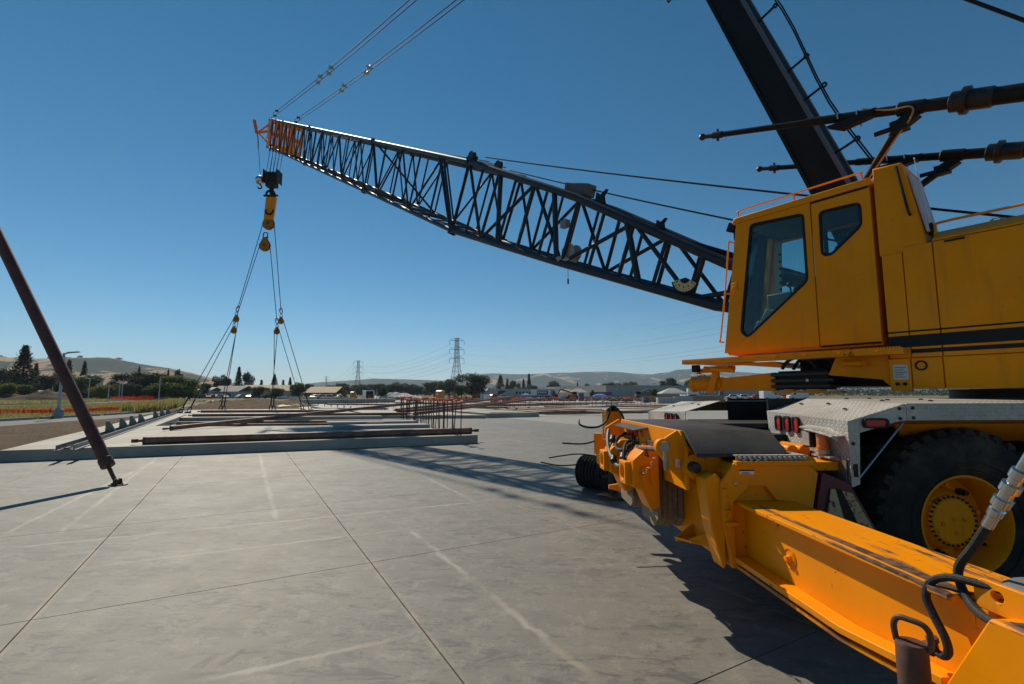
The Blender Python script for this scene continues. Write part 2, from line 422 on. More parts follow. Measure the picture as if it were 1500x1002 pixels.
# ---- machine house ------------------------------------------------------------
def house():
    m = MB(SUP)
    m.plate([(1.10, 1.42, 1.72), (1.10, 1.42, 3.10), (0.70, 1.42, 3.15), (-3.6, 1.42, 3.15), (-3.6, 1.42, 1.72)], (0, -2.84, 0))
    body = m.build('machine_house', M_yellow, crane, 0.012)
    m = MB(SUP); m.plate([(0.69, 1.45, 3.17), (0.69, 1.30, 3.27), (0.69, -1.30, 3.27), (0.69, -1.45, 3.17), (0.69, -1.45, 3.153), (0.69, 1.45, 3.153)], (-4.3, 0, 0))
    m.build('hood', M_yellow, body, 0.01)
    def panel(a, b, z0, z1, name='access_panel'):
        m = MB(SUP); m.plate([(a, 1.42, z0), (a, 1.42, z1), (b, 1.42, z1), (b, 1.42, z0)], (0, 0.03, 0)); return m.build(name, M_yellow, body, 0.004)
    panel(1.105, 0.935, 2.015, 3.10); panel(0.925, 0.695, 2.015, 3.145); panel(0.685, -1.2, 2.015, 3.145); panel(-1.21, -3.6, 2.015, 3.145)
    panel(1.12, 0.945, 1.68, 2.005); panel(0.935, 0.70, 1.70, 2.005); panel(0.69, -1.2, 1.70, 2.005); panel(-1.21, -3.6, 1.70, 2.005)
    for z0, z1 in ((2.268, 2.284), (2.118, 2.236), (2.055, 2.095)):
        a = 1.105 if z0 > 2.1 else 0.925
        m = MB(SUP); m.span((a, 1.449, z0), (-3.6, 1.4535, z1)); m.build('black_stripe', M_black, body)
    m = MB(SUP); m.span((1.09, 1.449, 1.795), (0.965, 1.455, 1.945)); pl = m.build('data_plate', M_steel, body)
    for i in range(5):
        m = MB(SUP); m.span((1.075, 1.4555, 1.92 - i * 0.024), (0.985 + (i % 2) * 0.02, 1.4565, 1.912 - i * 0.024)); m.build('engraved_line', M_grey, pl)
    for f_, z_ in ((1.06, 1.75), (1.0, 1.75)):
        m = MB(SUP); m.lathe([(0, 0), (0.018, 0), (0.018, 0.012), (0.008, 0.014), (0, 0.008)], (f_, 1.45, z_), (0, 1, 0), 12); m.build('switch', M_black, body)
    m = MB(SUP); m.lathe([(0, -0.01), (0.035, -0.01), (0.035, 0.006), (0.05, 0.008), (0.05, 0)], (0.86, 1.452, 1.93), (0, 1, 0), 20); m.build('filler_port', M_black, body)
    m = MB(SUP); m.span((0.60, 1.451, 3.115), (0.45, 1.455, 3.135)); m.build('vent_slot', M_black, body)
    m = MB(SUP)
    m.path(smooth_path([(0.68, 1.34, 3.22), (0.68, 1.32, 3.32), (0.64, 1.31, 3.36), (0.2, 1.31, 3.36), (-0.2, 1.31, 3.36), (-0.24, 1.32, 3.33), (-0.24, 1.34, 3.22)], 4), 0.013, 8); m.build('handrail', M_yellow, body)
    # tall housing behind the cab
    m = MB(SUP); m.plate([(1.125, 1.44, 3.10), (1.125, 1.44, 4.075), (0.875, 1.44, 4.05), (0.735, 1.44, 3.165), (0.735, 1.44, 3.10)], (0, -0.62, 0))
    tall = m.build('air_cleaner_housing', M_yellow, crane, 0.012)
    m = MB(SUP); m.path([(0.915, 1.445, 4.01), (0.915, 1.475, 4.0), (0.905, 1.48, 3.97), (0.845, 1.48, 3.51), (0.84, 1.475, 3.48), (0.838, 1.445, 3.47)], 0.012, 8); m.build('grab_handle', M_black, tall)
    m = MB(SUP); m.plate([(0.853, 1.36, 3.93), (0.853 - 0.03, 1.36, 3.93), (0.713, 1.36, 3.28), (0.743, 1.36, 3.28)], (0, -0.4, 0)); m.build('cooler_panel', simple('pale_plastic', (0.55, 0.56, 0.62), 0.5), tall, 0.006)
    m = MB(SUP); m.tube((0.705, 1.33, 3.28), (0.80, 1.28, 4.10), 0.006, 0.003, 6); m.ball((0.80, 1.28, 4.11), 0.008, 6); m.build('antenna', M_white, tall)
    m = MB(SUP); m.tube((0.71, 1.33, 3.26), (0.708, 1.33, 3.37), 0.02, 0.014, 8); m.build('antenna_base', M_black, tall)
    # turntable, slewing ring
    m = MB(SUP); m.lathe([(0, 1.40), (1.05, 1.40), (1.05, 1.50), (0.95, 1.52), (0.95, 1.70), (0, 1.72)], (0, 0, 0), (0, 0, 1), 48); m.build('slewing_ring', M_darkgrease, crane)
    m = MB(SUP); m.span((2.2, 0.9, 1.74), (-3.4, -0.9, 2.1)); m.build('revolving_frame', M_black, crane)
    return body
house()

# ---- cab ------------------------------------------------------------------------
def cab():
    L0, L1 = 0.50, 1.45
    def at_l(poly, l): return [(f_, l, z_) for f_, z_ in poly]
    # window outlines (forward, z)
    w1 = rounded([(2.455, 3.835), (1.835, 3.785), (1.835, 2.975), (2.575, 2.375), (2.655, 2.455)], 0.05)
    w2 = rounded([(1.655, 3.755), (1.265, 3.735), (1.265, 3.485), (1.575, 3.225), (1.66, 3.245)], 0.05)
    m = MB(SUP)
    m.plate([(2.86, L1 - .03, 2.16), (2.86, L0, 2.16), (1.16, L0, 2.16), (1.16, L1 - .03, 2.16)], (0, 0, 0.06))          # floor
    m.holed(at_l([(2.86, 2.22), (2.62, 3.90), (1.17, 3.90), (1.17, 2.22)], L0), [at_l(rounded([(2.52, 3.78), (1.40, 3.78), (1.40, 2.85), (2.66, 2.62)], 0.05), L0)], (0, 0.04, 0))
    m.holed([(1.165, L0 + .04, 2.22), (1.165, L1 - .03, 2.22), (1.165, L1 - .03, 3.90), (1.165, L0 + .04, 3.90)], [[(1.165, .65, 3.2), (1.165, 1.3, 3.2), (1.165, 1.3, 3.7), (1.165, .65, 3.7)]], (0.03, 0, 0))
    for a, b in ((L0, L0 + .07), (L1 - .085, L1 - .03)):                                                   # front posts
        m.plate([(2.88, a, 2.18), (2.88, b, 2.18), (2.635, b, 3.92), (2.635, a, 3.92)], (-0.06, 0, 0))
    m.plate([(2.88, L0 + .07, 2.18), (2.88, L1 - .085, 2.18), (2.852, L1 - .085, 2.38), (2.852, L0 + .07, 2.38)], (-0.05, 0, 0))
    c = m.build('cab', M_yellow, crane, 0.006)
    # left side: sliding door in front, fixed panel behind
    m = MB(SUP); m.holed(at_l([(2.895, 2.19), (2.65, 3.90), (1.755, 3.90), (1.755, 2.19)], L1 - .03), [at_l(w1, L1 - .03)], (0, 0.03, 0))
    d = m.build('door', M_yellow, c, 0.004)
    m = MB(SUP); m.holed(at_l([(1.745, 2.20), (1.745, 3.88), (1.165, 3.88), (1.165, 2.20)], L1 - .03), [at_l(w2, L1 - .03)], (0, 0.022, 0))
    d2 = m.build('side_panel', M_yellow, c, 0.004)
    for w, dd in ((w1, d), (w2, d2)):
        m = MB(SUP); m.path(at_l(w, L1 - 0.004 if dd is d else L1 - .01), 0.017, 8, True); m.build('window_gasket', M_black, dd)
        m = MB(SUP); m.plate(at_l(w, L1 - .018), (0, 0.005, 0)); m.build('window_pane', M_glass, dd, 0, 0)
    m = MB(SUP); m.box((2.71, L1 + .004, 3.06), (0.085, 0.02, 0.10)); m.box((2.71, L1 + .018, 3.045), (0.055, 0.012, 0.05)); m.box((2.715, L1 + .016, 2.985), (0.014, 0.01, 0.03)); m.build('door_latch', M_yellow, d, 0.006)
    m = MB(SUP); m.span((1.74, L1 - 0.012, 3.885), (1.18, L1 - 0.002, 3.905)); m.build('rain_gutter', M_black, c)
    m = MB(SUP); m.span((1.74, L1 - 0.012, 2.178), (1.17, L1 - 0.003, 2.196)); m.build('lower_seal', M_black, c)
    m = MB(SUP); m.plate([(2.70, L1 + .015, 3.905), (2.70, L1 + .015, 3.935), (2.66, L1 + .015, 3.985), (1.15, L1 + .015, 3.985), (1.135, L1 + .015, 3.905)], (0, -(L1 - L0) - .03, 0)); m.build('roof', M_yellow, c, 0.012)
    m = MB(SUP)
    m.path(smooth_path([(2.655, 1.36, 3.98), (2.655, 1.36, 4.07), (2.61, 1.36, 4.105), (2.0, 1.36, 4.105), (1.30, 1.36, 4.105), (1.25, 1.36, 4.08), (1.24, 1.36, 3.98)], 4), 0.011, 8)
    m.tube((1.95, 1.36, 3.98), (1.95, 1.36, 4.105), 0.009); m.build('roof_rail', M_yellow, c)
    m = MB(SUP); m.path(smooth_path([(2.70, 1.40, 3.66), (2.76, 1.42, 3.69), (2.785, 1.42, 3.64), (2.86, 1.42, 3.05), (2.955, 1.42, 2.42), (2.975, 1.42, 2.36), (2.92, 1.40, 2.34)], 5), 0.011, 8); m.tube((2.86, 1.42, 3.0), (2.78, 1.40, 2.98), 0.008); m.build('grab_rail', M_yellow, c)
    m = MB(SUP); m.path(smooth_path([(2.74, 0.95, 3.5), (2.79, 0.95, 3.45), (2.84, 0.95, 3.1), (2.90, 0.95, 2.7), (2.86, 0.95, 2.6)], 4), 0.011, 8); m.build('grab_rail', M_yellow, c)
    m = MB(SUP); m.box((2.76, 1.36, 3.90), (0.09, 0.07, 0.12), Matrix.Rotation(R(-25), 3, 'Y')); m.tube((2.70, 1.36, 3.80), (2.75, 1.36, 3.86), 0.02); m.box((2.70, 1.36, 3.76), (0.05, 0.05, 0.10)); m.build('work_lamp', M_black, c)
    # windscreen and far side glass
    m = MB(SUP); m.plate([(2.845, L0 + .07, 2.38), (2.845, L1 - .085, 2.38), (2.63, L1 - .085, 3.9), (2.63, L0 + .07, 3.9)], (-0.006, 0, 0)); m.build('windscreen', M_glass, c, 0, 0)
    m = MB(SUP); m.plate([(2.52, L0 + .02, 3.78), (1.40, L0 + .02, 3.78), (1.40, L0 + .02, 2.85), (2.66, L0 + .02, 2.62)], (0, 0.005, 0)); m.build('window_pane', M_glass, c, 0, 0)
    m = MB(SUP); m.tube((1.93, L0 + .05, 2.75), (1.93, L0 + .05, 3.85), 0.025); m.build('window_post', M_black, c)
    m = MB(SUP); m.path([(2.80, 1.28, 2.62), (2.70, 1.28, 3.30), (2.62, 1.22, 3.80), (2.58, 1.0, 3.82)], 0.012, 6); m.build('wiper_arm', M_grey, c)
    # interior
    m = MB(SUP); m.box((1.75, 0.98, 2.68), (0.48, 0.46, 0.12)); m.box((1.52, 0.98, 3.05), (0.12, 0.44, 0.70), Matrix.Rotation(R(8), 3, 'Y')); m.box((1.47, 0.98, 3.48), (0.09, 0.26, 0.18)); m.box((1.75, 0.98, 2.42), (0.34, 0.34, 0.40)); m.build('seat', simple('dark_vinyl', (0.03, 0.03, 0.032), 0.6), c, 0.03)
    m = MB(SUP); m.box((2.35, 0.66, 2.62), (0.55, 0.24, 0.80)); m.box((2.05, 0.70, 2.72), (0.5, 0.2, 0.5)); m.build('control_console', M_grey, c, 0.02)
    m = MB(SUP); m.box((2.45, 1.12, 2.62), (0.10, 0.20, 0.26), Matrix.Rotation(R(-30), 3, 'Y')); m.box((2.52, 1.22, 2.52), (0.08, 0.12, 0.14), Matrix.Rotation(R(-30), 3, 'Y')); m.tube((2.47, 1.12, 2.22), (2.45, 1.12, 2.55), 0.03); m.build('load_display', simple('grey_plastic', (0.30, 0.31, 0.32), 0.5), c, 0.01)
    for l_ in (0.8, 1.18):
        m = MB(SUP); m.tube((2.1, l_, 2.5), (2.14, l_, 3.0), 0.012); m.ball((2.145, l_, 3.02), 0.035, 8); m.build('joystick', M_black, c)
    m = MB(SUP); m.plate([(2.60, L0 + .045, 3.12), (2.56, L0 + .045, 3.78), (2.48, L0 + .045, 3.78), (2.54, L0 + .045, 2.62), (2.62, L0 + .045, 2.62)], (0, 0.03, 0)); m.build('pillar_trim', simple('pale_trim', (0.4, 0.4, 0.38), 0.6), c)
    for i in range(8):
        m = MB(SUP); m.lathe([(0, 0), (0.02, 0), (0.02, 0.01), (0, 0.012)], (2.525 - 0.004 * i, L0 + .076, 2.9 + i * 0.1), (0, 1, 0), 10); m.build('switch_knob', M_black, c)
    m = MB(SUP); m.span((2.5, 0.6, 3.79), (1.25, 1.4, 3.87)); m.build('roof_lining', simple('lining', (0.10, 0.10, 0.10), 0.8), c)
    # walkway in front of and below the cab
    m = MB(SUP); m.plate([(3.44, 1.62, 2.06), (3.44, 1.62, 2.11), (0.95, 1.62, 2.11), (0.95, 1.62, 2.045)], (0, -0.16, 0))
    m.plate([(3.44, 1.46, 2.07), (3.44, 1.46, 2.105), (2.90, 1.46, 2.105), (2.90, 1.46, 2.07)], (0, -0.9, 0))
    wk = m.build('walkway', M_yellow_worn, crane, 0.006)
    m = MB(SUP)
    for i in range(96): m.box((3.43 - i * 0.0258, 1.605, 2.116), (0.013, 0.026, 0.014))
    tag(m.build('serrated_grip', M_yellow_worn, wk, 0, 0), kind='stuff')
    for i in range(7):
        m = MB(SUP); m.lathe([(0.014, 0), (0.014, 0.006), (0, 0.009)], (3.2 - i * 0.34, 1.62, 2.085), (0, 1, 0), 8); m.build('bolt', M_yellow, wk)
    m = MB(SUP); m.plate([(2.95, 1.40, 2.05), (2.3, 1.40, 2.05), (2.1, 1.40, 1.97), (2.3, 1.40, 1.98)], (0, -0.7, 0)); m.build('cab_support', M_yellow, wk)
    m = MB(SUP); m.tube((3.20, 1.45, 2.0), (2.78, 1.45, 1.955), 0.03, n=12); m.build('support_tube', M_yellow_worn, wk)
    m = MB(SUP); m.tube((3.36, 1.30, 1.97), (3.0, 1.30, 1.98), 0.028, n=12); m.lathe([(0.04, 0), (0.04, 0.04), (0.03, 0.045)], (3.36, 1.3, 1.97), (1, 0, 0), 12); m.build('support_tube', M_yellow_worn, wk)
    m = MB(SUP); m.box((3.36, 1.40, 2.005), (0.09, 0.09, 0.10)); m.build('work_lamp', M_black, wk, 0.01)
    m = MB(SUP); m.box((3.02, 1.35, 2.0), (0.32, 0.2, 0.05)); m.box((3.1, 1.3, 1.93), (0.05, 0.05, 0.12)); m.build('support_bracket', M_yellow_worn, wk, 0.006)
    # jacking arm below
    m = MB(SUP); m.lathe([(0, 0.06), (0.025, 0.05), (0.03, 0.02), (0.055, 0.0), (0.095, -0.02), (0.108, -0.03), (0.108, -0.075), (0.095, -0.085), (0.095, -0.50), (0, -0.50)], (3.57, 1.2, 1.785), (1, 0, 0), 24); hy = m.build('swing_cylinder', M_yellow, crane)
    m = MB(SUP); m.plate([(3.1, 1.27, 1.70), (3.1, 1.27, 1.86), (2.35, 1.27, 1.92), (2.35, 1.27, 1.69)], (0, -0.12, 0)); m.build('arm', M_yellow, hy, 0.004)
    m = MB(SUP); m.bar((3.12, 1.31, 1.95), (3.2, 1.33, 1.66), 0.09, 0.03, (0, 1, 0)); m.build('gusset', M_yellow, hy, 0.004)
    for k, z_ in enumerate((1.72, 1.79, 1.865)):
        m = MB(SUP); m.span((2.38, 1.32, z_), (1.72 - 0.04 * k, 1.0, z_ + 0.042)); m.build('pin_plate', M_darkgrease, hy, 0.006)
    m = MB(SUP); m.span((2.30, 1.28, 1.70), (1.75, 1.05, 1.93)); m.build('pin_block', M_black, hy)
    m = MB(SUP); m.lathe([(0, 0.01), (0.018, 0.01), (0.02, 0), (0, 0)], (1.95, 1.33, 1.81), (0, 1, 0), 10); m.build('grease_nipple', M_steel, hy)
    m = MB(SUP); m.span((2.35, 1.36, 1.662), (1.6, 1.2, 1.685)); m.span((2.2, 1.37, 1.686), (2.1, 1.3, 1.705)); m.span((1.95, 1.37, 1.686), (1.8, 1.3, 1.705)); m.build('latch_bar', M_yellow_worn, hy)
    m = MB(SUP); m.plate([(1.70, 1.40, 1.86), (1.62, 1.40, 2.06), (1.13, 1.40, 2.06), (1.13, 1.40, 1.72), (1.2, 1.40, 1.80)], (0, -0.25, 0)); s_ = m.build('side_skirt', M_yellow, crane, 0.006)
    m = MB(SUP); m.tube((1.55, 1.40, 1.985), (1.32, 1.50, 1.97), 0.03, n=14); m.build('step_tube', M_yellow_worn, s_)
    m = MB(SUP); m.path(arc((2.0, 1.42, 1.88), 0.2, 20, 160, 10), 0.02, 6); m.path(arc((1.9, 1.25, 1.86), 0.25, 20, 160, 10), 0.02, 6); m.build('hydraulic_hose', M_black, hy)
    return c
cab()

# ---- lattice boom -----------------------------------------------------------------
def interp(tab, f_):
    for (a, za), (b, zb) in zip(tab, tab[1:]):
        if f_ <= b: return za + (zb - za) * (f_ - a) / (b - a)
    (a, za), (b, zb) = tab[-2:]
    return za + (zb - za) * (f_ - a) / (b - a)
UP = [(1.0, 2.62), (3.25, 3.62), (6.55, 5.83), (10.4, 8.09), (45.0, 26.2)]
LO = [(1.0, 2.38), (3.45, 3.00), (7.2, 4.57), (11.3, 6.36), (45.5, 23.80)]
WD = [(1.0, 0.34), (10.4, 0.90), (42.0, 0.90), (45.5, 0.86)]
def bu(f_, s): return Vector((f_, s * interp(WD, f_), interp(UP, f_)))
def bl(f_, s): f2 = f_ + 0.95 * min(1, max(0, (f_ - 1) / 9.4)); return Vector((f2, s * interp(WD, f2), interp(LO, f2)))
unit = MB().lathe([(0, 0), (1, 0), (1, 1), (0, 1)], (0, 0, 0), (0, 0, 1), 8)
def bar_mesh(name, mat):
    me = bpy.data.meshes.new(name); me.from_pydata(unit.v, [], unit.f); me.materials.append(mat)
    bm = bmesh.new(); bm.from_mesh(me); bmesh.ops.remove_doubles(bm, verts=bm.verts, dist=1e-3); bmesh.ops.recalc_face_normals(bm, faces=bm.faces); bm.to_mesh(me); bm.free()
    me.shade_smooth(); me.set_sharp_from_angle(angle=R(50)); return me
ME_bar = bar_mesh('lacing_bar', M_navy); ME_bar_y = bar_mesh('yellow_lacing_bar', M_yellow)
def lacing(a, b, r, parent, me=ME_bar, M=SUP, name='lacing_bar'):
    a = M @ Vector(a); b = M @ Vector(b); d = b - a
    o = bpy.data.objects.new(name, me); col.objects.link(o); o.parent = parent
    o.location = a - Vector(parent['w']); o.rotation_mode = 'QUATERNION'; o.rotation_quaternion = d.to_track_quat('Z', 'Y'); o.scale = (r, r, d.length)
    return o
def boom():
    secs = [(1.0, 10.4, 7, 0.085, 0.042), (10.4, 18.2, 5, 0.075, 0.036), (18.2, 29.6, 7, 0.075, 0.036), (29.6, 38.6, 6, 0.075, 0.036), (38.6, 45.0, 4, 0.07, 0.034)]
    for si, (f0, f1, nb, rc, rl) in enumerate(secs):
        m = MB(SUP)                                            # pin lugs at the section joint
        for s in (-1, 1):
            for p in (bu(f1, s), bl(f1, s)):
                m.box(p, (0.34, 0.10, 0.24), Matrix.Rotation(R(-27.5), 3, 'Y')); m.tube(p + Vector((0, -0.1, 0)), p + Vector((0, 0.1, 0)), 0.06, n=10)
        for pa, pb in ((bu(f1, -1), bu(f1, 1)), (bl(f1, -1), bl(f1, 1)), (bu(f1, -1), bl(f1, -1)), (bu(f1, 1), bl(f1, 1))): m.tube(pa, pb, rl * 1.05, n=8)
        sec = m.build('boom_section', M_black, crane)
        ns = 4 if si == 0 else 1
        for s in (-1, 1):
            for fn in (bu, bl):
                m = MB(SUP); m.path([fn(f0 + (f1 - f0) * i / ns, s) for i in range(ns + 1)] if si else [fn(x, s) for x in (1.0, 3.3, 6.5, 8.5, 10.4)], rc, 12); m.build('chord', M_navy, sec)
        st = (f1 - f0) / nb
        last = si == 4
        for i in range(nb):
            a, b = f0 + i * st, f0 + (i + 1) * st
            if si == 0 and i == 0: a = 2.2
            for s in (-1, 1):
                me = ME_bar_y if (last and s == -1) else ME_bar
                lacing(bu(b, s), bl(b, s), rl, sec, me)
                if i % 2 == 0: lacing(bl(a, s), bu(b, s), rl, sec, me)
                else: lacing(bu(a, s), bl(b, s), rl, sec, me)
                if si == 0: lacing(bu((a + b) / 2, s), bl((a + b) / 2, s), rl * 0.85, sec, me)
            for fn, off in ((bu, 0), (bl, 1)):
                lacing(fn(b, -1), fn(b, 1), rl * 0.9, sec)
                if (i + off) % 2: lacing(fn(a, -1), fn(b, 1), rl * 0.9, sec)
                else: lacing(fn(a, 1), fn(b, -1), rl * 0.9, sec)
        if si == 1:   # heavier cross strut near the joint
            lacing(bl(10.5, 1), bu(12.2, 1), 0.055, sec); lacing(bl(15.0, -1), bu(18.0, 1), 0.04, sec, name='bright_tie_bar')
        if si == 0:
            for q in (4.6, 6.5, 8.4): lacing(bl(q, 1), bu(q + 0.6, 1), 0.06, sec)
            # things bolted on the foot section
            m = MB(SUP); p = bu(6.55, 1); m.box(p + Vector((0.15, -0.35, 0.28)), (0.75, 0.28, 0.26), Matrix.Rotation(R(-22), 3, 'Y')); m.build('winch_box', simple('weathered_grey_paint', (0.13, 0.125, 0.13), 0.7, 0, 0.6, 9), sec, 0.02)
            m = MB(SUP); m.box(p + Vector((0.2, -0.35, 0.08)), (1.0, 0.5, 0.05), Matrix.Rotation(R(-30), 3, 'Y')); m.build('winch_base', M_darkgrease, sec)
            for q, k in ((5.9, 1), (4.55, 0.7)):
                m = MB(SUP); c_ = bu(q, 1) + Vector((0, -0.05, 0.1))
                m.plate([c_ + Vector(v) * k for v in ((-0.12, 0, -0.04), (-0.10, 0, 0.12), (-0.2, 0, 0.22), (-0.02, 0, 0.14), (0.06, 0, 0.24), (0.10, 0, 0.08), (0.2, 0, 0.02), (0.12, 0, -0.04))], (0, -0.08, 0)); m.build('cable_guide', M_black, sec)
            # angle indicator dial
            c_ = bl(3.75, 1) + Vector((0.0, 0.10, 0.05)); tilt = R(-8)
            def dial(r0, r1, dy, a0=200, a1=340):
                pts = arc(c_ + Vector((0, dy, 0.27)), r1, a0, a1, 16, (-1, 0, 0)) + list(reversed(arc(c_ + Vector((0, dy, 0.27)), r0, a0, a1, 16, (-1, 0, 0))))
                q = []
                for p_ in pts:
                    d_ = p_ - c_; q.append(c_ + Matrix.Rotation(R(-14), 3, 'Y') @ d_)
                return q
            m = MB(SUP); m.plate(dial(0.0, 0.265, 0), (0, 0.03, 0)); dl = m.build('angle_indicator', M_black, sec)
            m = MB(SUP); m.plate(dial(0.10, 0.235, 0.0305), (0, 0.002, 0)); m.build('dial_face', simple('cream_enamel', (0.62, 0.52, 0.24), 0.6), dl)
            for k in range(9):
                a = 208 + k * 15.5; m = MB(SUP)
                m.plate(dial(0.195, 0.222, 0.0328, a - 1.3, a + 1.3), (0, 0.0015, 0)); m.build('dial_mark', M_black, dl)
                if k % 2 == 0:
                    m = MB(SUP); m.plate(dial(0.145, 0.175, 0.0328, a - 4, a + 4), (0, 0.0015, 0)); m.build('dial_mark', M_black, dl)
            # small winch on the lower chord with a hanging weight
            c_ = bl(6.25, 0.6) + Vector((0, 0.1, 0.28))
            m = MB(SUP); m.lathe([(0, -0.12), (0.19, -0.12), (0.19, -0.09), (0.08, -0.08), (0.08, 0.08), (0.19, 0.09), (0.19, 0.12), (0, 0.12)], c_, (0, 1, 0), 24); rl_ = m.build('cable_reel', simple('pale_grey_paint', (0.33, 0.32, 0.29), 0.6, 0, 0.4, 8), sec)
            m = MB(SUP); m.tube(c_ + Vector((0.08, 0.1, -0.1)), c_ + Vector((0.2, 0.25, -0.16)), 0.07, n=14); m.box(c_ + Vector((0.05, 0.1, -0.2)), (0.35, 0.25, 0.06)); m.build('reel_motor', simple('beige_paint', (0.42, 0.39, 0.32), 0.6), rl_)
            m = MB(SUP); m.tube(c_ + Vector((0.12, 0, -0.2)), c_ + Vector((0.12, 0, -0.55)), 0.005, n=6); m.tube(c_ + Vector((0.12, 0, -0.55)), c_ + Vector((0.12, 0, -0.66)), 0.018, n=8); m.build('hanging_weight', M_black, rl_)
            p = (bu(6.4, 1) + bl(6.4, 1)) / 2; m = MB(SUP); m.box(p + Vector((0.1, 0.02, 0.18)), (0.18, 0.14, 0.16)); m.build('junction_box', simple('grey_box', (0.22, 0.23, 0.24), 0.6), sec, 0.01)
        if si == 0:
            m = MB(SUP)
            for s in (0.45, -0.45): m.lathe([(0, -0.05), (0.16, -0.05), (0.13, 0), (0.16, 0.05), (0, 0.05)], bu(10.3, 1) * 1 + Vector((0, s - 0.45, 0.16)), (0, 1, 0), 18)
            m.box(bu(10.3, 1) + Vector((0.02, -0.02, 0.10)), (0.4, 0.1, 0.3), Matrix.Rotation(R(-40), 3, 'Y')); m.build('deflector_sheave', M_darkgrease, sec)
            m = MB(SUP); m.path([bu(x, 1) + Vector((0, -0.22, 0.07)) for x in (2.2, 4, 6.2)], 0.05, 8); m.path([bu(x, 1) + Vector((0, -0.10, 0.09)) for x in (2.2, 4, 6.2)], 0.025, 8); m.build('power_cable', M_black, sec)
    # yellow head
    m = MB(SUP)
    for s in (-1, 1):
        y = 0.86 * s
        m.plate([(44.2, y, interp(UP, 44.2) + .05), (45.6, y, interp(UP, 45.2) + .15), (46.3, y, interp(LO, 46.0) + .7), (46.0, y, interp(LO, 46.2) - .25), (44.9, y, interp(LO, 45.0) - .05)], (0, 0.05 * s, 0))
    head = m.build('boom_head', M_yellow, crane)
    def diaphragm(f_):
        a, b = bu(f_, -1), bl(f_, 1)
        u0, u1, l1, l0 = bu(f_, -1), bu(f_, 1), bl(f_, 1), bl(f_, -1)
        q = lambda s, t: (u0 * (1 - s) + u1 * s) * (1 - t) + (l0 * (1 - s) + l1 * s) * t
        m = MB(SUP)
        m.holed([q(.04, .03), q(.96, .03), q(.96, .97), q(.04, .97)], [[q(x, y), q(x + .3, y), q(x + .3, y + .3), q(x, y + .3)] for x in (.14, .56) for y in (.12, .55)], (0.05, 0, 0)); m.build('web_plate', M_yellow, head)
    for f_ in (39.4, 42.2, 44.6): diaphragm(f_)
    m = MB(SUP); m.plate([bu(40.2, -.95) - Vector((0, 0, .09)), bu(40.2, .2) - Vector((0, 0, .09)), bu(44.6, .95) - Vector((0, 0, .09)), bu(44.6, -.95) - Vector((0, 0, .09))], (0, 0, -0.04)); m.build('top_plate', M_yellow, head)
    m = MB(SUP); m.plate([bl(39.8, -.95) + Vector((0, 0, .09)), bl(39.8, .9) + Vector((0, 0, .09)), bl(44.0, .95) + Vector((0, 0, .09)), bl(44.0, -.95) + Vector((0, 0, .09))], (0, 0, 0.04)); m.build('bottom_plate', M_yellow_worn, head)
    for k in range(6):
        l_ = -0.62 + 0.25 * k
        m = MB(SUP); m.lathe([(0.05, -0.05), (0.36, -0.05), (0.30, 0), (0.36, 0.05), (0.05, 0.05)], (45.75, l_, interp(LO, 45.7) + 0.05), (0, 1, 0), 22, True); m.build('head_sheave', M_darkgrease, head)
    m = MB(SUP); m.bar((45.6, 0.85, 25.35), (46.4, 1.65, 25.3), 0.13, 0.18); m.bar((45.6, 0.85, 26.0), (46.3, 1.55, 25.36), 0.10, 0.12); m.bar((45.9, 0.85, 24.4), (46.3, 1.55, 25.24), 0.10, 0.12); m.build('whip_line_arm', M_yellow, head)
    m = MB(SUP); m.bar((46.4, 1.68, 25.2), (46.5, 1.95, 26.5), 0.05, 0.26, (0, 1, 0)); m.build('warning_stick', simple('orange_fabric', (0.85, 0.13, 0.03), 0.8), head)
    m = MB(SUP); m.path(smooth_path([(46.45, 1.9, 26.2), (46.6, 1.75, 25.6), (46.5, 1.55, 24.7), (46.5, 1.5, 23.9)], 4), 0.06, 6); m.build('streamer', simple('pale_fabric', (0.6, 0.5, 0.42), 0.8), head)
    m = MB(SUP); m.span((45.3, 0.915, 24.95), (45.6, 0.925, 25.4)); m.build('head_label', M_white, head)
    return head
boom()

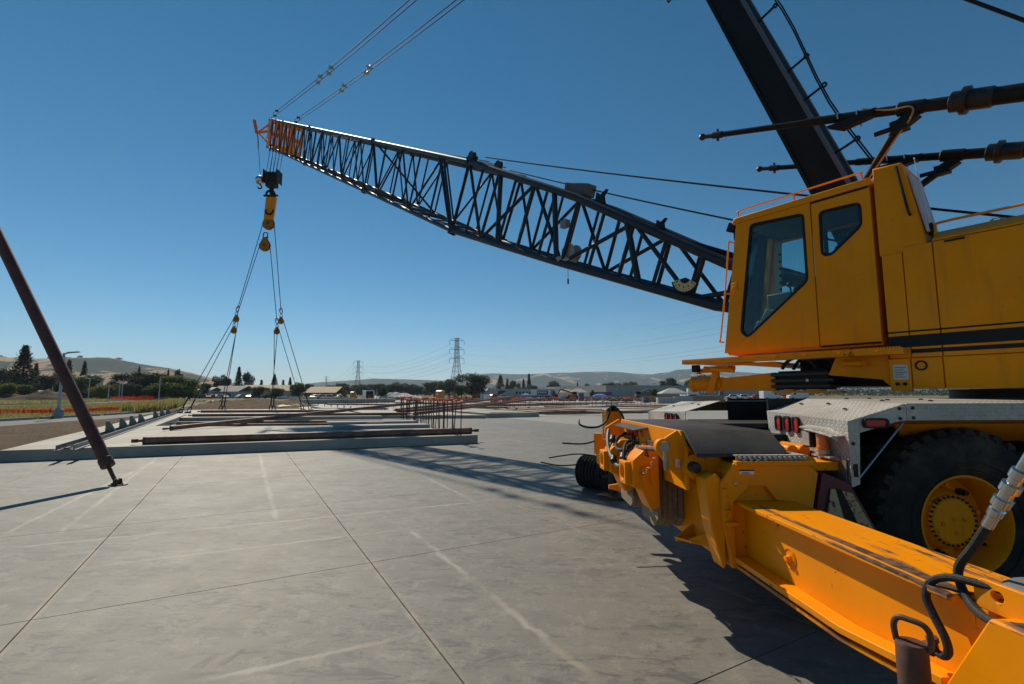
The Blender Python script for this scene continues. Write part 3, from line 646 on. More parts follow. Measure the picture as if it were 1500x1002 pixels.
# ---- mast, pendants, backstops, hoist lines ----------------------------------------
def mast_pt(t): return Vector((1.40 + 3.73 * t, 0, 2.95 + 10.55 * t))     # t 0..1, foot to top
MD = (mast_pt(1) - mast_pt(0)).normalized(); MN = Vector((-MD.z, 0, MD.x))   # backward normal in the plane
def mast():
    m = MB(SUP); a, b = mast_pt(0), mast_pt(1)
    m.bar(a, b, 0.50, 0.40, MN); ms = m.build('mast', M_mastblack, crane, 0.01)
    for s in (-0.24, 0.24):
        for k in (-0.205, 0.205):
            m = MB(SUP); off = Vector((0, s, 0)) + MN * k; m.bar(a + off, b + off, 0.09, 0.045, MN); m.build('mast_flange', M_mastblack if k < 0 else M_grey, ms)
    for z_ in (7.50, 6.42, 5.86, 8.9, 10.4, 4.9):
        t = (z_ - 2.95) / 10.55; p = mast_pt(t) + MN * 0.22 + Vector((0, .15, 0)); q = p + MN * 0.26
        m = MB(SUP); m.tube(p, q, 0.018, n=8); m.lathe([(0.018, -0.012), (0.04, -0.012), (0.04, 0.012), (0.018, 0.012)], q + MN * 0.03, (0, 1, 0), 10, True); m.build('cable_bracket', M_black, ms)
    for k, dl in enumerate((0.0, 0.04)):
        m = MB(SUP); m.path([mast_pt(t) + MN * (0.50 + 0.03 * k + 0.05 * math.sin(t * 19)) + Vector((0, 0.15 + dl, 0)) for t in [i / 24 for i in range(3, 25)]], 0.011, 6); m.build('hoist_cable', M_cable, ms)
    m = MB(SUP)
    for s in (-0.45, 0.45): m.lathe([(0.04, -0.08), (0.3, -0.08), (0.25, 0), (0.3, 0.08), (0.04, 0.08)], b + Vector((0, s, 0)), (0, 1, 0), 20, True)
    m.tube(b + Vector((0, -0.75, 0)), b + Vector((0, 0.75, 0)), 0.07, n=12); m.build('mast_head', M_black, ms)
    m = MB(SUP)
    for s in (-0.7, 0.7): m.bar(Vector((1.2, s, 2.1)), a + Vector((0, s * 0.35, 0.1)), 0.1, 0.25, (1, 0, 0))
    m.build('mast_foot', M_black, ms)
    # chain loop hanging near the mast
    c_ = Vector((4.3, 0.3, 9.05)); m = MB(SUP)
    m.path([c_ + Vector((0.05 * math.sin(2*math.pi*k/14), 0, 0.13 * math.cos(2*math.pi*k/14))) for k in range(14)], 0.016, 6, True); m.tube(c_ + Vector((0, 0, 0.13)), mast_pt(0.83) + Vector((0, 0.3, 0)), 0.012, n=6); m.build('hanging_ring', M_cable, ms)
    # pendants: two lines each side from the boom head to the mast top
    for s in (1, -1):
        for k in (0, 1):
            p = bu(44.6, s) + Vector((-0.9 * k, 0, 0.12)); q = mast_pt(1) + Vector((-0.25 * k, 0.50 * s + 0.12 * k, 0))
            m = MB(SUP); m.path([p + (q - p) * t + Vector((0, 0, -0.28 * 4 * t * (1 - t))) for t in [i / 12 for i in range(13)]], 0.020, 6); pd = m.build('pendant_line', M_cable, crane)
            for t in (0.045, 0.40, 0.46 if s > 0 else 0.52):
                c_ = p + (q - p) * t + Vector((0, 0, -1.12 * t * (1 - t))); d_ = (q - p).normalized()
                m = MB(SUP); m.tube(c_ - d_ * 0.32, c_ + d_ * 0.32, 0.05, n=8); m.tube(c_ + Vector((0, -.12, 0)), c_ + Vector((0, .12, 0)), 0.09, n=10); m.build('pendant_socket', M_steel if t > .3 else M_black, pd)
    # backstops: two telescoping tubes reaching forward
    for s in (1, -1):
        y = 0.9 * s
        def pt(x): return Vector((x, y, 4.577 + (x - 0.01) * 0.3165))
        m = MB(SUP); m.path([pt(x) for x in (-3.2, 0.44)], 0.088, n=18); bs = m.build('backstop', M_mastblack, crane)
        m = MB(SUP); m.path([pt(x) for x in (0.38, 0.9)], 0.066, n=16); m.build('inner_tube', M_mastblack, bs)
        m = MB(SUP); m.path([pt(x) for x in (0.88, 1.95)], 0.052, n=16); m.build('inner_tube', M_mastblack, bs)
        m = MB(SUP); m.path([pt(x) for x in (1.93, 3.12)], 0.040, n=14); m.build('inner_tube', M_mastblack, bs)
        m = MB(SUP); d_ = (pt(1) - pt(0)).normalized()
        m.lathe([(0.09, -0.22), (0.105, -0.20), (0.105, -0.03), (0.14, -0.02), (0.14, 0.03), (0.105, 0.04), (0.105, 0.12), (0.06, 0.14)], pt(0.42), d_, 20); m.build('collar', M_darkgrease, bs)
        m = MB(SUP); m.lathe([(0.066, -0.12), (0.078, -0.11), (0.078, 0.12), (0.052, 0.14)], pt(0.86), d_, 18); m.build('collar', M_mastblack, bs)
        m = MB(SUP); m.tube(pt(3.08), pt(3.22), 0.05, n=12); m.tube(pt(3.2), pt(3.36), 0.032, n=10); m.ball(pt(3.40), 0.052, 8); m.tube(pt(3.15) + Vector((0, 0, -0.09)), pt(3.15) + Vector((0, 0, 0.09)), 0.02); m.build('end_fitting', M_darkgrease, bs)
        m = MB(SUP); p = pt(1.42)
        m.plate([p + Vector(v) for v in ((0.26, 0, -0.05), (-0.26, 0, -0.05), (-0.2, 0, -0.13), (0.1, 0, -0.15))], (0, 0.10, 0)); m.build('saddle', M_mastblack, bs)
        for x in (1.36, 1.56):
            m = MB(SUP); c_ = pt(x); m.path([c_ + Vector((0, 0.062 * math.cos(a), 0.062 * math.sin(a))) for a in [R(-30 + 24 * k) for k in range(11)]] + [c_ + Vector((0, -0.06, -0.12))], 0.008, 6); m.build('u_bolt', M_steel, bs)
        # strut down to the mast foot
        m = MB(SUP); m.bar(pt(0.82) + Vector((0, 0, -.06)), pt(1.02) + Vector((0, -0.02, -0.22)), 0.10, 0.12); m.tube(pt(1.0) + Vector((0, -0.02, -0.20)), Vector((1.75, 0.35 * s, 4.0)), 0.045, n=12); m.box(pt(0.98) + Vector((0, 0, -0.2)), (0.16, 0.12, 0.12)); m.tube(pt(0.98) + Vector((0, 0, -0.2)), pt(1.22) + Vector((0, 0, -0.27)), 0.028, n=10); m.build('strut', M_mastblack, bs)
        if s > 0:
            m = MB(SUP); m.path(smooth_path([pt(1.3) + Vector((0, 0.06, 0.05)), pt(1.05) + Vector((0, 0.08, -0.02)), pt(0.85) + Vector((0, 0.09, -0.02)), pt(0.86) + Vector((0, 0.08, -0.14)), pt(1.05) + Vector((0, -0.05, -0.34)), (1.5, 0.55, 4.2)], 6), 0.010, 6); m.build('tan_hose', simple('tan_hose', (0.40, 0.25, 0.10), 0.6), bs)
    # hoist lines from the house winches along the boom
    for k, (pa, pb) in enumerate(((bu(10.35, 1) + Vector((0, -0.5, 0.30)), Vector((-1.0, 0.3, 2.95))), (bu(9.4, 1) + Vector((0, -0.6, 0.14)), Vector((0.2, 0.3, 2.85))))):
        m = MB(SUP); m.path([pa + (pb - pa) * t + Vector((0, 0, -0.06 * 4 * t * (1 - t))) for t in [i / 10 for i in range(11)]], 0.016, 6); m.build('hoist_line', M_cable, crane)
    for k in range(3):
        m = MB(SUP); y = -0.3 + 0.3 * k
        m.path([Vector((10.35, y, interp(UP, 10.35) + 0.2)), Vector((28, y * 0.8, interp(UP, 28) - 0.12)), Vector((45.2, y * 0.5, interp(UP, 45.2) - 0.05))], 0.016, 6); m.build('hoist_line', M_cable, crane)
    m = MB(SUP); m.tube(Vector((5.05, 0, 12.46)), Vector((-1.9, 0, 3.25)), 0.022, n=6); m.build('backstay_line', M_cable, crane)
mast()
# ---- carrier ---------------------------------------------------------------------------
ME_bolt = bar_mesh('cap_bolt', M_darkgrease)
W3 = 2.9            # carrier width
def carrier():
    m = MB(CAR); m.span((0.2, 0.75, 0.62), (8.6, 2.15, 1.30)); ch = m.build('chassis', M_black, crane, 0.01)
    m = MB(CAR); m.span((1.30, 0.28, 1.40), (8.2, 0.34, 1.50)); m.plate([(1.32, 0.10, 1.43), (8.0, 0.10, 1.44), (8.0, 0.35, 1.28), (1.6, 0.35, 1.28)], (0, 0.02, 0)); m.build('fender_frame', M_yellow, ch)
    # --- tread plate fenders, both sides
    for side in (0, 1):
        def f(y): return y if side == 0 else 2.86 - y
        s = 1 if side == 0 else -1
        CF = CAR if side == 0 else CAR @ Matrix.Translation((-0.48, 0, -0.03))
        m = MB(CF); m.plate([(0.885, f(0.005), 1.450), (1.32, f(0.005), 1.575), (1.32, f(1.07), 1.60), (0.93, f(1.07), 1.486)], (0, 0, 0.006))
        fd = m.build('fender', M_dia_top, crane, 0, 0)
        m = MB(CF); m.plate([(1.321, f(0.005), 1.575), (7.9, f(0.005), 1.59), (7.9, f(1.07), 1.615), (1.321, f(1.07), 1.60)], (0, 0, 0.006)); m.build('fender_top', M_dia_top, fd, 0, 0)
        m = MB(CF); m.plate([(0.88, f(0), 1.455), (1.32, f(0), 1.581), (1.32, f(0), 1.462), (1.24, f(0), 1.452), (0.965, f(0), 1.375), (0.94, f(0), 1.02), (0.88, f(0), 1.0)], (0, -0.006 * s, 0)); m.build('fender_end_trim', M_dia_side, fd, 0, 0)
        m = MB(CF); m.plate([(1.324, f(0), 1.582), (7.9, f(0), 1.597), (7.9, f(0), 1.475), (1.324, f(0), 1.462)], (0, -0.006 * s, 0)); m.build('side_trim', M_dia_side, fd, 0, 0)
        m = MB(CF); m.plate([(0.885, f(0.0), 1.453), (0.928, f(1.07), 1.489), (0.928, f(1.05), 1.30), (0.905, f(0.86), 1.10), (0.885, f(0.30), 0.99), (0.885, f(0.0), 1.0)], (0.006, 0, 0)); m.build('rear_plate', M_dia_rear, fd, 0, 0)
        for k in range(3):                                                    # tail lamps
            y = 0.855 - k * 0.128; zc = 1.394
            x = 0.90 + 0.03 * (y - 0.3)
            out = [(x - 0.004, f(p[0]), p[1]) for p in rounded([(y - 0.042, zc - 0.066), (y + 0.042, zc - 0.066), (y + 0.042, zc + 0.066), (y - 0.042, zc + 0.066)], 0.03)]
            inn = [(x - 0.004, f(p[0]), p[1]) for p in rounded([(y - 0.030, zc - 0.054), (y + 0.030, zc - 0.054), (y + 0.030, zc + 0.054), (y - 0.030, zc + 0.054)], 0.022)]
            m = MB(CF); m.holed(out, [inn], (-0.022, 0, 0)); tl = m.build('tail_lamp', M_rubber, fd)
            m = MB(CF); m.plate([(p[0], p[1], p[2]) for p in inn], (-0.014, 0, 0)); m.build('lens', M_red, tl)
        xm, zm = 1.08, 1.49
        zm = 1.478
        out = rounded([(xm - 0.095, zm - 0.035), (xm + 0.095, zm - 0.035), (xm + 0.095, zm + 0.035), (xm - 0.095, zm + 0.035)], 0.034)
        inn = rounded([(xm - 0.078, zm - 0.022), (xm + 0.078, zm - 0.022), (xm + 0.078, zm + 0.022), (xm - 0.078, zm + 0.022)], 0.022)
        m = MB(CF); m.holed([(a, f(-0.006), b - 0.035) for a, b in out], [[(a, f(-0.006), b - 0.035) for a, b in inn]], (0, -0.02 * s, 0)); ml = m.build('marker_lamp', M_rubber, fd)
        m = MB(CF); m.plate([(a, f(-0.006), b - 0.035) for a, b in inn], (0, -0.012 * s, 0)); m.build('lens', M_red, ml)
        for bx, bz in ((1.27, 1.545), (1.27, 1.475), (1.37, 1.55), (1.37, 1.48), (0.91, 1.30), (0.905, 1.13)):
            m = MB(CF); m.lathe([(0.012, 0), (0.012, 0.006), (0, 0.009)], (bx, f(-0.006), bz), (0, -s, 0), 8); m.build('bolt', M_darkgrease, fd)
        for bx, by in ((1.45, 0.35), (1.62, 0.5), (1.5, 0.8), (1.2, 0.62), (1.1, 0.3), (1.8, 0.3), (2.0, 0.6), (1.75, 0.85), (1.15, 0.9)):
            m = MB(CF); zz = 1.606 - max(0, 1.32 - bx) * 0.285 - 0.02 + by * 0.0235
            m.lathe([(0.016, 0), (0.016, 0.008), (0, 0.012)], (bx, f(by), zz), (0, 0, 1), 8); m.build('bolt', M_darkgrease, fd)
        if side == 0:
            m = MB(CF); m.plate([(0.93, -0.0075, 1.16), (0.90, -0.0075, 1.16), (0.90, -0.0075, 1.07), (0.93, -0.0075, 1.07)], (0, -0.002, 0)); m.build('slot', M_black, fd)
            m = MB(CF); m.tube((0.93, 0.02, 1.03), (1.31, 0.02, 1.44), 0.008, n=8); m.build('stay_rod', M_steel, fd)
            # beacon under a little hood, and a reversing lamp
            m = MB(CF); m.path([(0.88, 0.36, 1.385), (0.80, 0.35, 1.375), (0.78, 0.2, 1.37), (0.80, 0.04, 1.345), (0.82, 0.02, 1.315)], 0.010, 6)
            m.plate([(0.885, 0.42, 1.40), (0.79, 0.40, 1.385), (0.79, 0.16, 1.375), (0.79, 0.06, 1.335), (0.885, 0.04, 1.345), (0.885, 0.18, 1.39)], (0, 0, 0.008)); hood = m.build('lamp_hood', M_dia_top, fd)
            m = MB(CF); m.lathe([(0, 0.125), (0.030, 0.12), (0.036, 0.10), (0.036, 0.03), (0.040, 0.028), (0.040, 0.0), (0, 0.0)], (0.835, 0.205, 1.235), (0, 0, 1), 18); m.build('amber_beacon', M_amber, hood)
            m = MB(CF); m.lathe([(0, 0), (0.046, 0), (0.046, -0.03), (0, -0.03)], (0.835, 0.205, 1.235), (0, 0, 1), 18); m.box((0.85, 0.2, 1.19), (0.08, 0.2, 0.012)); m.box((0.885, 0.2, 1.16), (0.012, 0.2, 0.07)); m.build('beacon_bracket', M_dia_rear, hood)
            m = MB(CF); m.box((0.83, 0.345, 1.305), (0.05, 0.105, 0.13)); rl = m.build('reversing_lamp', M_black, hood, 0.012)
            m = MB(CF); m.box((0.803, 0.345, 1.305), (0.006, 0.085, 0.108)); m.build('lens', simple('clear_lens', (0.42, 0.40, 0.37), 0.2), rl, 0.006)
            m = MB(CF); m.plate([(0.86, 0.02, 0.99), (0.885, 0.30, 0.985), (0.885, 0.22, 1.12), (0.875, 0.02, 1.2)], (-0.003, 0, 0)); m.build('bare_steel_patch', simple('bare_steel', (0.26, 0.24, 0.21), 0.4, 0.5), fd)
    # --- wheels
    def wheel(x, y, s):
        o = (x, y, 0.70); ax = (0, -s, 0)
        m = MB(CAR); m.lathe([(0.335, 0.135), (0.350, 0.165), (0.356, 0.182), (0.343, 0.186), (0.328, 0.165), (0.318, 0.09), (0.315, -0.03), (0.285, -0.06), (0.24, -0.055), (0.20, -0.045), (0.19, -0.05), (0.0, -0.05)], o, ax, 48)
        w = m.build('wheel', M_yellow, crane)
        prof = [(0.335, 0.15), (0.37, 0.185), (0.42, 0.215), (0.50, 0.232), (0.57, 0.228), (0.625, 0.215), (0.655, 0.195), (0.668, 0.15), (0.672, 0.0), (0.668, -0.15), (0.655, -0.195), (0.57, -0.228), (0.42, -0.215), (0.335, -0.15)]
        m = MB(CAR); m.lathe(prof, o, ax, 72); m.lathe([(0.455, 0.225), (0.462, 0.234), (0.475, 0.229)], o, ax, 72); m.lathe([(0.40, 0.205), (0.405, 0.216), (0.415, 0.212)], o, ax, 72); ty = m.build('tyre', M_tyre, w)
        m = MB(CAR)
        for k in range(38):
            for row, h0, h1 in ((0, 0.05, 0.205), (1, -0.205, -0.05)):
                a = 2 * math.pi * (k + 0.5 * row) / 38
                ca, sa = math.cos(a), math.sin(a); t = Vector((-sa, 0, ca)); rr = Vector((ca, 0, sa)); hv = Vector(ax)
                c0 = Vector(o); w0 = 0.036
                q = []
                for r_, ww in ((0.655, w0), (0.698, w0 * 0.85)):
                    for hh, sh in ((h0, 0.02), (h1 - (0.012 if r_ > .67 else 0), -0.01)):
                        for sg in (-1, 1): q.append(c0 + rr * r_ + hv * hh + t * (sg * ww + sh))
                m.add(q, [(0,1,3,2),(4,6,7,5),(0,4,5,1),(1,5,7,3),(3,7,6,2),(2,6,4,0)])
        tag(m.build('tread_blocks', M_tyre, ty, 0, 0), kind='stuff')
        m = MB(CAR)
        for k in range(44):
            a = 2 * math.pi * k / 44; rr = Vector((math.cos(a), 0, math.sin(a))); t = Vector((-math.sin(a), 0, math.cos(a)))
            p = Vector(o) + Vector(ax) * 0.20
            m.bar(p + rr * 0.575, p + rr * 0.652 + Vector(ax) * -0.006, 0.03, 0.03, ax)
        tag(m.build('shoulder_blocks', M_tyre, ty, 0, 0), kind='stuff')
        m = MB(CAR); m.lathe([(0.24, -0.055), (0.225, -0.02), (0.215, 0.0), (0.205, 0.03), (0.19, 0.045), (0.188, 0.06), (0.165, 0.068), (0.158, 0.075), (0.0, 0.082)], o, ax, 40); hb = m.build('hub', M_yellow_worn, w)
        for k in range(30):
            a = 2 * math.pi * k / 30; p = Vector(o) + Vector((math.cos(a), 0, math.sin(a))) * 0.178 + Vector(ax) * 0.058
            lacing(p, p + Vector(ax) * 0.019, 0.0095, hb, ME_bolt, CAR, 'cap_bolt')
        for k in range(10):
            a = 2 * math.pi * (k + .3) / 10; p = Vector(o) + Vector((math.cos(a), 0, math.sin(a))) * 0.262 + Vector(ax) * -0.058
            m = MB(CAR); m.lathe([(0.026, 0), (0.026, 0.05), (0.018, 0.052), (0.018, 0.075), (0, 0.078)], p, ax, 8); m.build('wheel_nut', M_darkgrease if k % 2 else M_yellow_worn, w)
        for k in range(4):
            a = R(100 + 90 * k); p = Vector(o) + Vector((math.cos(a), 0, math.sin(a))) * (0.085 if k else 0.02) + Vector(ax) * 0.079
            m = MB(CAR); m.lathe([(0.020, 0), (0.020, 0.008), (0.008, 0.009), (0.008, 0.016), (0, 0.017)], p, ax, 8); m.build('plug', M_yellow_worn, hb)
        m = MB(CAR); m.path([Vector(o) + Vector(ax) * h + Vector((r_ * math.cos(a), 0, r_ * math.sin(a))) for r_, h, a in ((0.20, 0.0, R(-50)), (0.27, -0.02, R(-45)), (0.30, 0.06, R(-35)))], 0.012, 6); m.build('valve_stem', M_black, w)
    wheel(1.825, 0.30, 1); wheel(3.45, 0.30, 1); wheel(1.825, W3 - 0.30, -1); wheel(3.45, W3 - 0.30, -1)
    m = MB(CAR)
    for x in (1.825, 3.45): m.tube((x, 0.35, 0.70), (x, W3 - 0.35, 0.70), 0.10, n=12); m.box((x, 1.45, 0.72), (0.4, 0.5, 0.42))
    m.build('axle', M_darkgrease, crane)
    m = MB(CAR); m.plate([(1.10, 0.55, 1.35), (1.2, 0.55, 1.38), (1.32, 0.55, 1.20), (1.2, 0.55, 1.18)], (0, 0.04, 0)); m.build('mud_flap_bracket', M_grey, ch)
    # --- deck cover between and behind the fenders
    prof = [(0.06, 1.225), (0.28, 1.372), (1.93, 1.372), (2.15, 1.225), (2.15, 1.20), (1.93, 1.34), (0.28, 1.34), (0.06, 1.20)]
    m = MB(CAR); m.plate([(-0.19, a, b) for a, b in prof], (0.67, 0, 0)); dk = m.build('deck_cover', M_mat, crane, 0.006)
    m = MB(CAR); m.span((0.482, 1.09, 1.336), (5.0, 1.81, 1.376)); m.build('centre_deck', M_mat, dk)
    for y0, y1 in ((1.06, 1.085), (1.815, 1.84)):
        m = MB(CAR); m.span((0.94, y0, 1.30), (6.0, y1, 1.60)); m.build('inner_wall', M_black, dk)
    for k in range(4):
        m = MB(CAR); m.path(arc((0.53 + k * 0.09, 0.12, 1.16), 0.085, 180, 0, 8), 0.035, 8) if False else m.lathe([(0, 0), (0.045, 0), (0.05, 0.01), (0.05, 0.62), (0, 0.63)], (0.54 + k * 0.10, 0.42, 1.20), (0, 1, 0), 14); m.build('deck_rib', M_yellow, dk)
    m = MB(CAR); m.span((0.485, 0.1, 1.10), (0.87, 1.05, 1.16)); m.build('under_deck', M_yellow_worn, dk)
    # --- rear cross member (outrigger box)
    m = MB(CAR); m.plate([(0.0, 0.03, 0.47), (0.0, 0.03, 1.10), (0.05, 0.03, 1.165), (0.56, 0.03, 1.165), (0.64, 0.03, 1.09), (0.55, 0.03, 0.50)], (0, W3 - 0.06, 0)); bx = m.build('outrigger_box', M_yellow_worn, crane, 0.01)
    # end plate round the beam: trapezoid opening
    outer = [(0.0, 0.47), (-0.055, 0.80), (-0.055, 1.035), (0.045, 1.172), (0.565, 1.172), (0.645, 1.10), (0.58, 0.80), (0.54, 0.47)]
    hole = [(0.03, 0.50), (0.03, 0.905), (0.09, 0.96), (0.155, 1.015), (0.26, 1.015), (0.335, 0.915), (0.47, 0.905), (0.47, 0.50)]
    m = MB(CAR); m.holed([(a, 0.026, b) for a, b in outer], [[(a, 0.026, b) for a, b in hole]], (0, -0.03, 0)); ep = m.build('end_plate', M_yellow_worn, bx, 0.006)
    m = MB(CAR); m.plate([(0.045, -0.006, 1.172), (0.57, -0.006, 1.172), (0.645, -0.006, 1.10), (0.03, -0.006, 1.15)], (0, -0.0, 0.0)) if False else None
    m = MB(CAR); m.span((0.05, -0.03, 1.155), (0.60, 0.03, 1.185)); m.build('top_lip', M_yellow, ep, 0.004)
    m = MB(CAR); m.span((0.08, -0.0065, 1.095), (0.185, -0.0045, 1.125)); lb = m.build('warning_label', M_white, ep)
    m = MB(CAR); m.span((0.08, -0.0078, 1.117), (0.185, -0.0066, 1.125)); m.build('label_band', M_black, lb)
    for k in range(3):
        m = MB(CAR); m.span((0.095, -0.0078, 1.109 - k * 0.005), (0.15, -0.0066, 1.1065 - k * 0.005)); m.build('label_text', M_grey, lb)
    m = MB(CAR); m.lathe([(0.012, 0), (0.012, 0.008), (0, 0.011)], (0.045, -0.004, 1.03), (0, -1, 0), 8); m.build('bolt', M_steel, ep)
    # collar: rounded upright band on the rear corner
    band = [(-0.155, 0.02, 1.02), (-0.15, 0.02, 1.055), (-0.12, 0.02, 1.085), (-0.07, 0.02, 1.095), (-0.03, 0.02, 1.05), (-0.03, 0.02, 0.47), (-0.05, 0.02, 0.455), (-0.12, 0.02, 0.72)]
    m = MB(CAR); m.plate(band, (0, 0.16, 0)); m.build('collar', M_yellow, bx, 0.012)
    m = MB(CAR); m.span((-0.05, -0.035, 0.775), (0.0, -0.004, 0.86)); m.span((-0.045, -0.06, 0.76), (0.035, -0.03, 0.785)); m.span((-0.055, -0.022, 0.83), (-0.02, -0.006, 1.0)); m.build('wear_block', paint('rusted_block', 0.9), bx, 0.004)
    # tie-down pocket
    m = MB(CAR); m.plate([(0.0, 0.24, 0.66), (-0.14, 0.34, 0.56), (-0.15, 0.34, 0.54), (0.0, 0.22, 0.53)], (0, 0.02, 0)); m.plate([(0.0, 0.62, 0.60), (-0.15, 0.60, 0.50), (-0.15, 0.60, 0.47), (0.0, 0.60, 0.47)], (0, 0.02, 0)); m.plate([(0.0, 0.24, 0.53), (-0.15, 0.32, 0.54), (-0.16, 0.62, 0.49), (0.0, 0.62, 0.50)], (0, 0, 0.015)); m.build('tie_down_pocket', M_yellow_worn, bx)
    m = MB(CAR); m.lathe([(0.0, -0.004), (0.03, -0.004), (0.042, 0.0), (0.042, 0.006), (0.032, 0.007), (0.03, 0.0)], (-0.001, 0.37, 0.87), (-1, 0, 0), 18); m.build('sight_port', M_black, bx)
    # round lugs and tread step over the box
    m = MB(CAR); m.lathe([(0, 0), (0.085, 0), (0.10, 0.015), (0.10, 0.30), (0.085, 0.315), (0, 0.315)], (0.0, 0.20, 1.105), (0, 1, 0), 28); m.build('lug', M_yellow, bx)
    for x, y in ((0.62, 0.05), (0.62, 0.4), (0.62, 0.62)):
        m = MB(CAR); m.lathe([(0, 0), (0.052, 0), (0.06, 0.008), (0.06, 0.185), (0.052, 0.19), (0, 0.19)], (x, y, 1.15), (0, 1, 0), 24); m.build('lug', M_yellow, bx)
    m = MB(CAR); m.span((0.07, 0.02, 1.215), (0.58, 0.60, 1.222)); m.span((0.07, 0.015, 1.19), (0.58, 0.021, 1.222)); m.build('tread_step', M_dia_top, bx)
    for k in range(14):
        m = MB(CAR); m.tube((0.09 + k * 0.036, 0.016, 1.207), (0.09 + k * 0.036, -0.006, 1.207), 0.010, 0.008, 8); m.build('grip_stud', M_steel, bx)
    for k in range(4):
        m = MB(CAR); m.tube((0.12 + k * 0.05, 0.0, 1.188), (0.12 + k * 0.05, 0.10, 1.188), 0.012, n=10); m.build('step_pin', M_steel, bx)
    m = MB(CAR); m.path(arc((-0.02, 0.42, 1.245), 0.045, -20, 250, 10, (1, 0, 0)), 0.022, 8); m.box((-0.02, 0.42, 1.20), (0.06, 0.06, 0.05)); m.build('lifting_hook', M_rust, bx)
    # --- rear wall with gussets, bosses, shackles
    m = MB(CAR); m.plate([(-0.215, 0.29, 1.372), (-0.215, 1.93, 1.372), (-0.215, 2.06, 1.2), (-0.215, 2.06, 0.95), (-0.215, 0.2, 0.95), (-0.215, 0.2, 1.26)], (0.025, 0, 0)); rw = m.build('rear_wall', M_yellow, crane, 0.004)
    for y in (0.255, 1.90):
        m = MB(CAR); m.plate([(-0.245, y, 1.378), (-0.40, y, 1.285), (-0.405, y, 1.22), (-0.30, y, 1.08), (-0.22, y, 1.0), (-0.03, y, 0.985), (0.0, y, 1.02), (0.0, y, 1.20), (-0.135, y, 1.22)], (0, 0.035, 0)); gs = m.build('gusset', M_yellow, rw, 0.004)
        m = MB(CAR); s = -1 if y < 1 else 1
        m.lathe([(0, 0.06), (0.075, 0.06), (0.092, 0.05), (0.095, 0.0), (0, 0)], (-0.135, y if y < 1 else y + .035, 1.115), (0, s, 0), 28); m.build('boss', M_yellow, gs)
        m = MB(CAR); m.lathe([(0, 0.135), (0.034, 0.13), (0.04, 0.12), (0.04, 0.06), (0, 0.06)], (-0.165, y if y < 1 else y + .035, 1.118), (0, s, 0), 16); m.build('pin', M_darkgrease, gs)
        m = MB(CAR); m.plate([(-0.275, y - 0.003, 1.175), (-0.235, y - 0.003, 1.165), (-0.235, y - 0.003, 1.10), (-0.275, y - 0.003, 1.11)], (0, -0.003, 0)); m.build('tag_plate', M_steel, gs)
        if y < 1:
            m = MB(CAR); m.lathe([(0.03, -0.03), (0.062, -0.03), (0.066, 0), (0.062, 0.03), (0.03, 0.03)], (-0.355, 0.272, 1.255), (0, 1, 0), 20, True); m.build('eye', M_yellow, gs)
            m = MB(CAR); c_ = Vector((-0.355, 0.215, 1.25)); hx = Vector((0.42, 0.9, 0)).normalized()
            m.path(smooth_path([c_ + hx * p_ + Vector((0, 0, q_)) for p_, q_ in ((-0.04, 0.02), (-0.045, -0.04), (-0.05, -0.10), (-0.03, -0.14), (0.0, -0.15), (0.03, -0.14), (0.05, -0.10), (0.045, -0.04), (0.04, 0.02))], 4), 0.015, 10)
            m.tube(c_ - hx * 0.075 + Vector((0, 0, 0.02)), c_ + hx * 0.075 + Vector((0, 0, 0.02)), 0.016, n=10); m.lathe([(0.0, -0.018), (0.034, -0.018), (0.034, 0.016), (0, 0.018)], c_ - hx * 0.06 + Vector((0, 0, 0.02)), hx, 14); m.lathe([(0.03, -0.016), (0.03, 0.016)], c_ + hx * 0.05 + Vector((0, 0, 0.02)), hx, 12); m.build('shackle', simple('galvanized', (0.36, 0.33, 0.25), 0.45, 0.5), gs)
    m = MB(CAR); m.plate([(-0.216, 1.02, 1.34), (-0.34, 1.05, 1.315), (-0.34, 1.78, 1.315), (-0.216, 1.82, 1.34)], (0, 0, 0.006)); m.build('lamp_flap', M_mat, rw)
    for k, y in enumerate((1.22, 1.36, 1.50, 1.64)):
        m = MB(CAR); m.lathe([(0, 0.02), (0.03, 0.018), (0.038, 0.0)], (-0.216, y, 1.272), (-1, 0, 0), 14); m.build('lamp', M_red if k % 3 else M_amber, rw)
    m = MB(CAR); m.plate([(-0.222, 1.30, 1.23), (-0.222, 1.46, 1.23), (-0.222, 1.46, 1.13), (-0.222, 1.30, 1.13)], (-0.004, 0, 0)); m.build('number_plate', M_steel, rw)
    for y, z in ((1.0, 1.17), (1.62, 1.13), (0.8, 1.10)):
        m = MB(CAR); m.box((-0.25, y, z), (0.06, 0.07, 0.09)); m.build('hose_block', M_yellow_worn, rw, 0.006)
    m = MB(CAR); m.tube((-0.38, 0.30, 1.235), (-0.36, 0.95, 1.17), 0.018, n=8); m.path([(-0.38, 0.55, 1.22), (-0.40, 0.56, 1.16), (-0.36, 0.6, 1.14), (-0.37, 0.62, 1.2)], 0.008, 6); m.build('drawbar_pin', M_rust, rw)
    for k, pts in enumerate(([(-0.40, 1.75, 1.27), (-0.45, 1.60, 1.18), (-0.47, 1.42, 1.06), (-0.46, 1.18, 0.98), (-0.42, 1.02, 1.05), (-0.40, 0.98, 1.16)],
                             [(-0.26, 1.60, 1.25), (-0.38, 1.50, 1.20), (-0.42, 1.35, 1.12), (-0.40, 1.15, 1.14), (-0.36, 1.05, 1.2), (-0.44, 0.98, 1.14), (-0.46, 1.02, 1.05)],
                             [(-0.28, 1.12, 1.2), (-0.40, 1.05, 1.22), (-0.47, 0.92, 1.16), (-0.48, 0.86, 1.06), (-0.42, 0.92, 1.0), (-0.30, 1.0, 1.05)])):
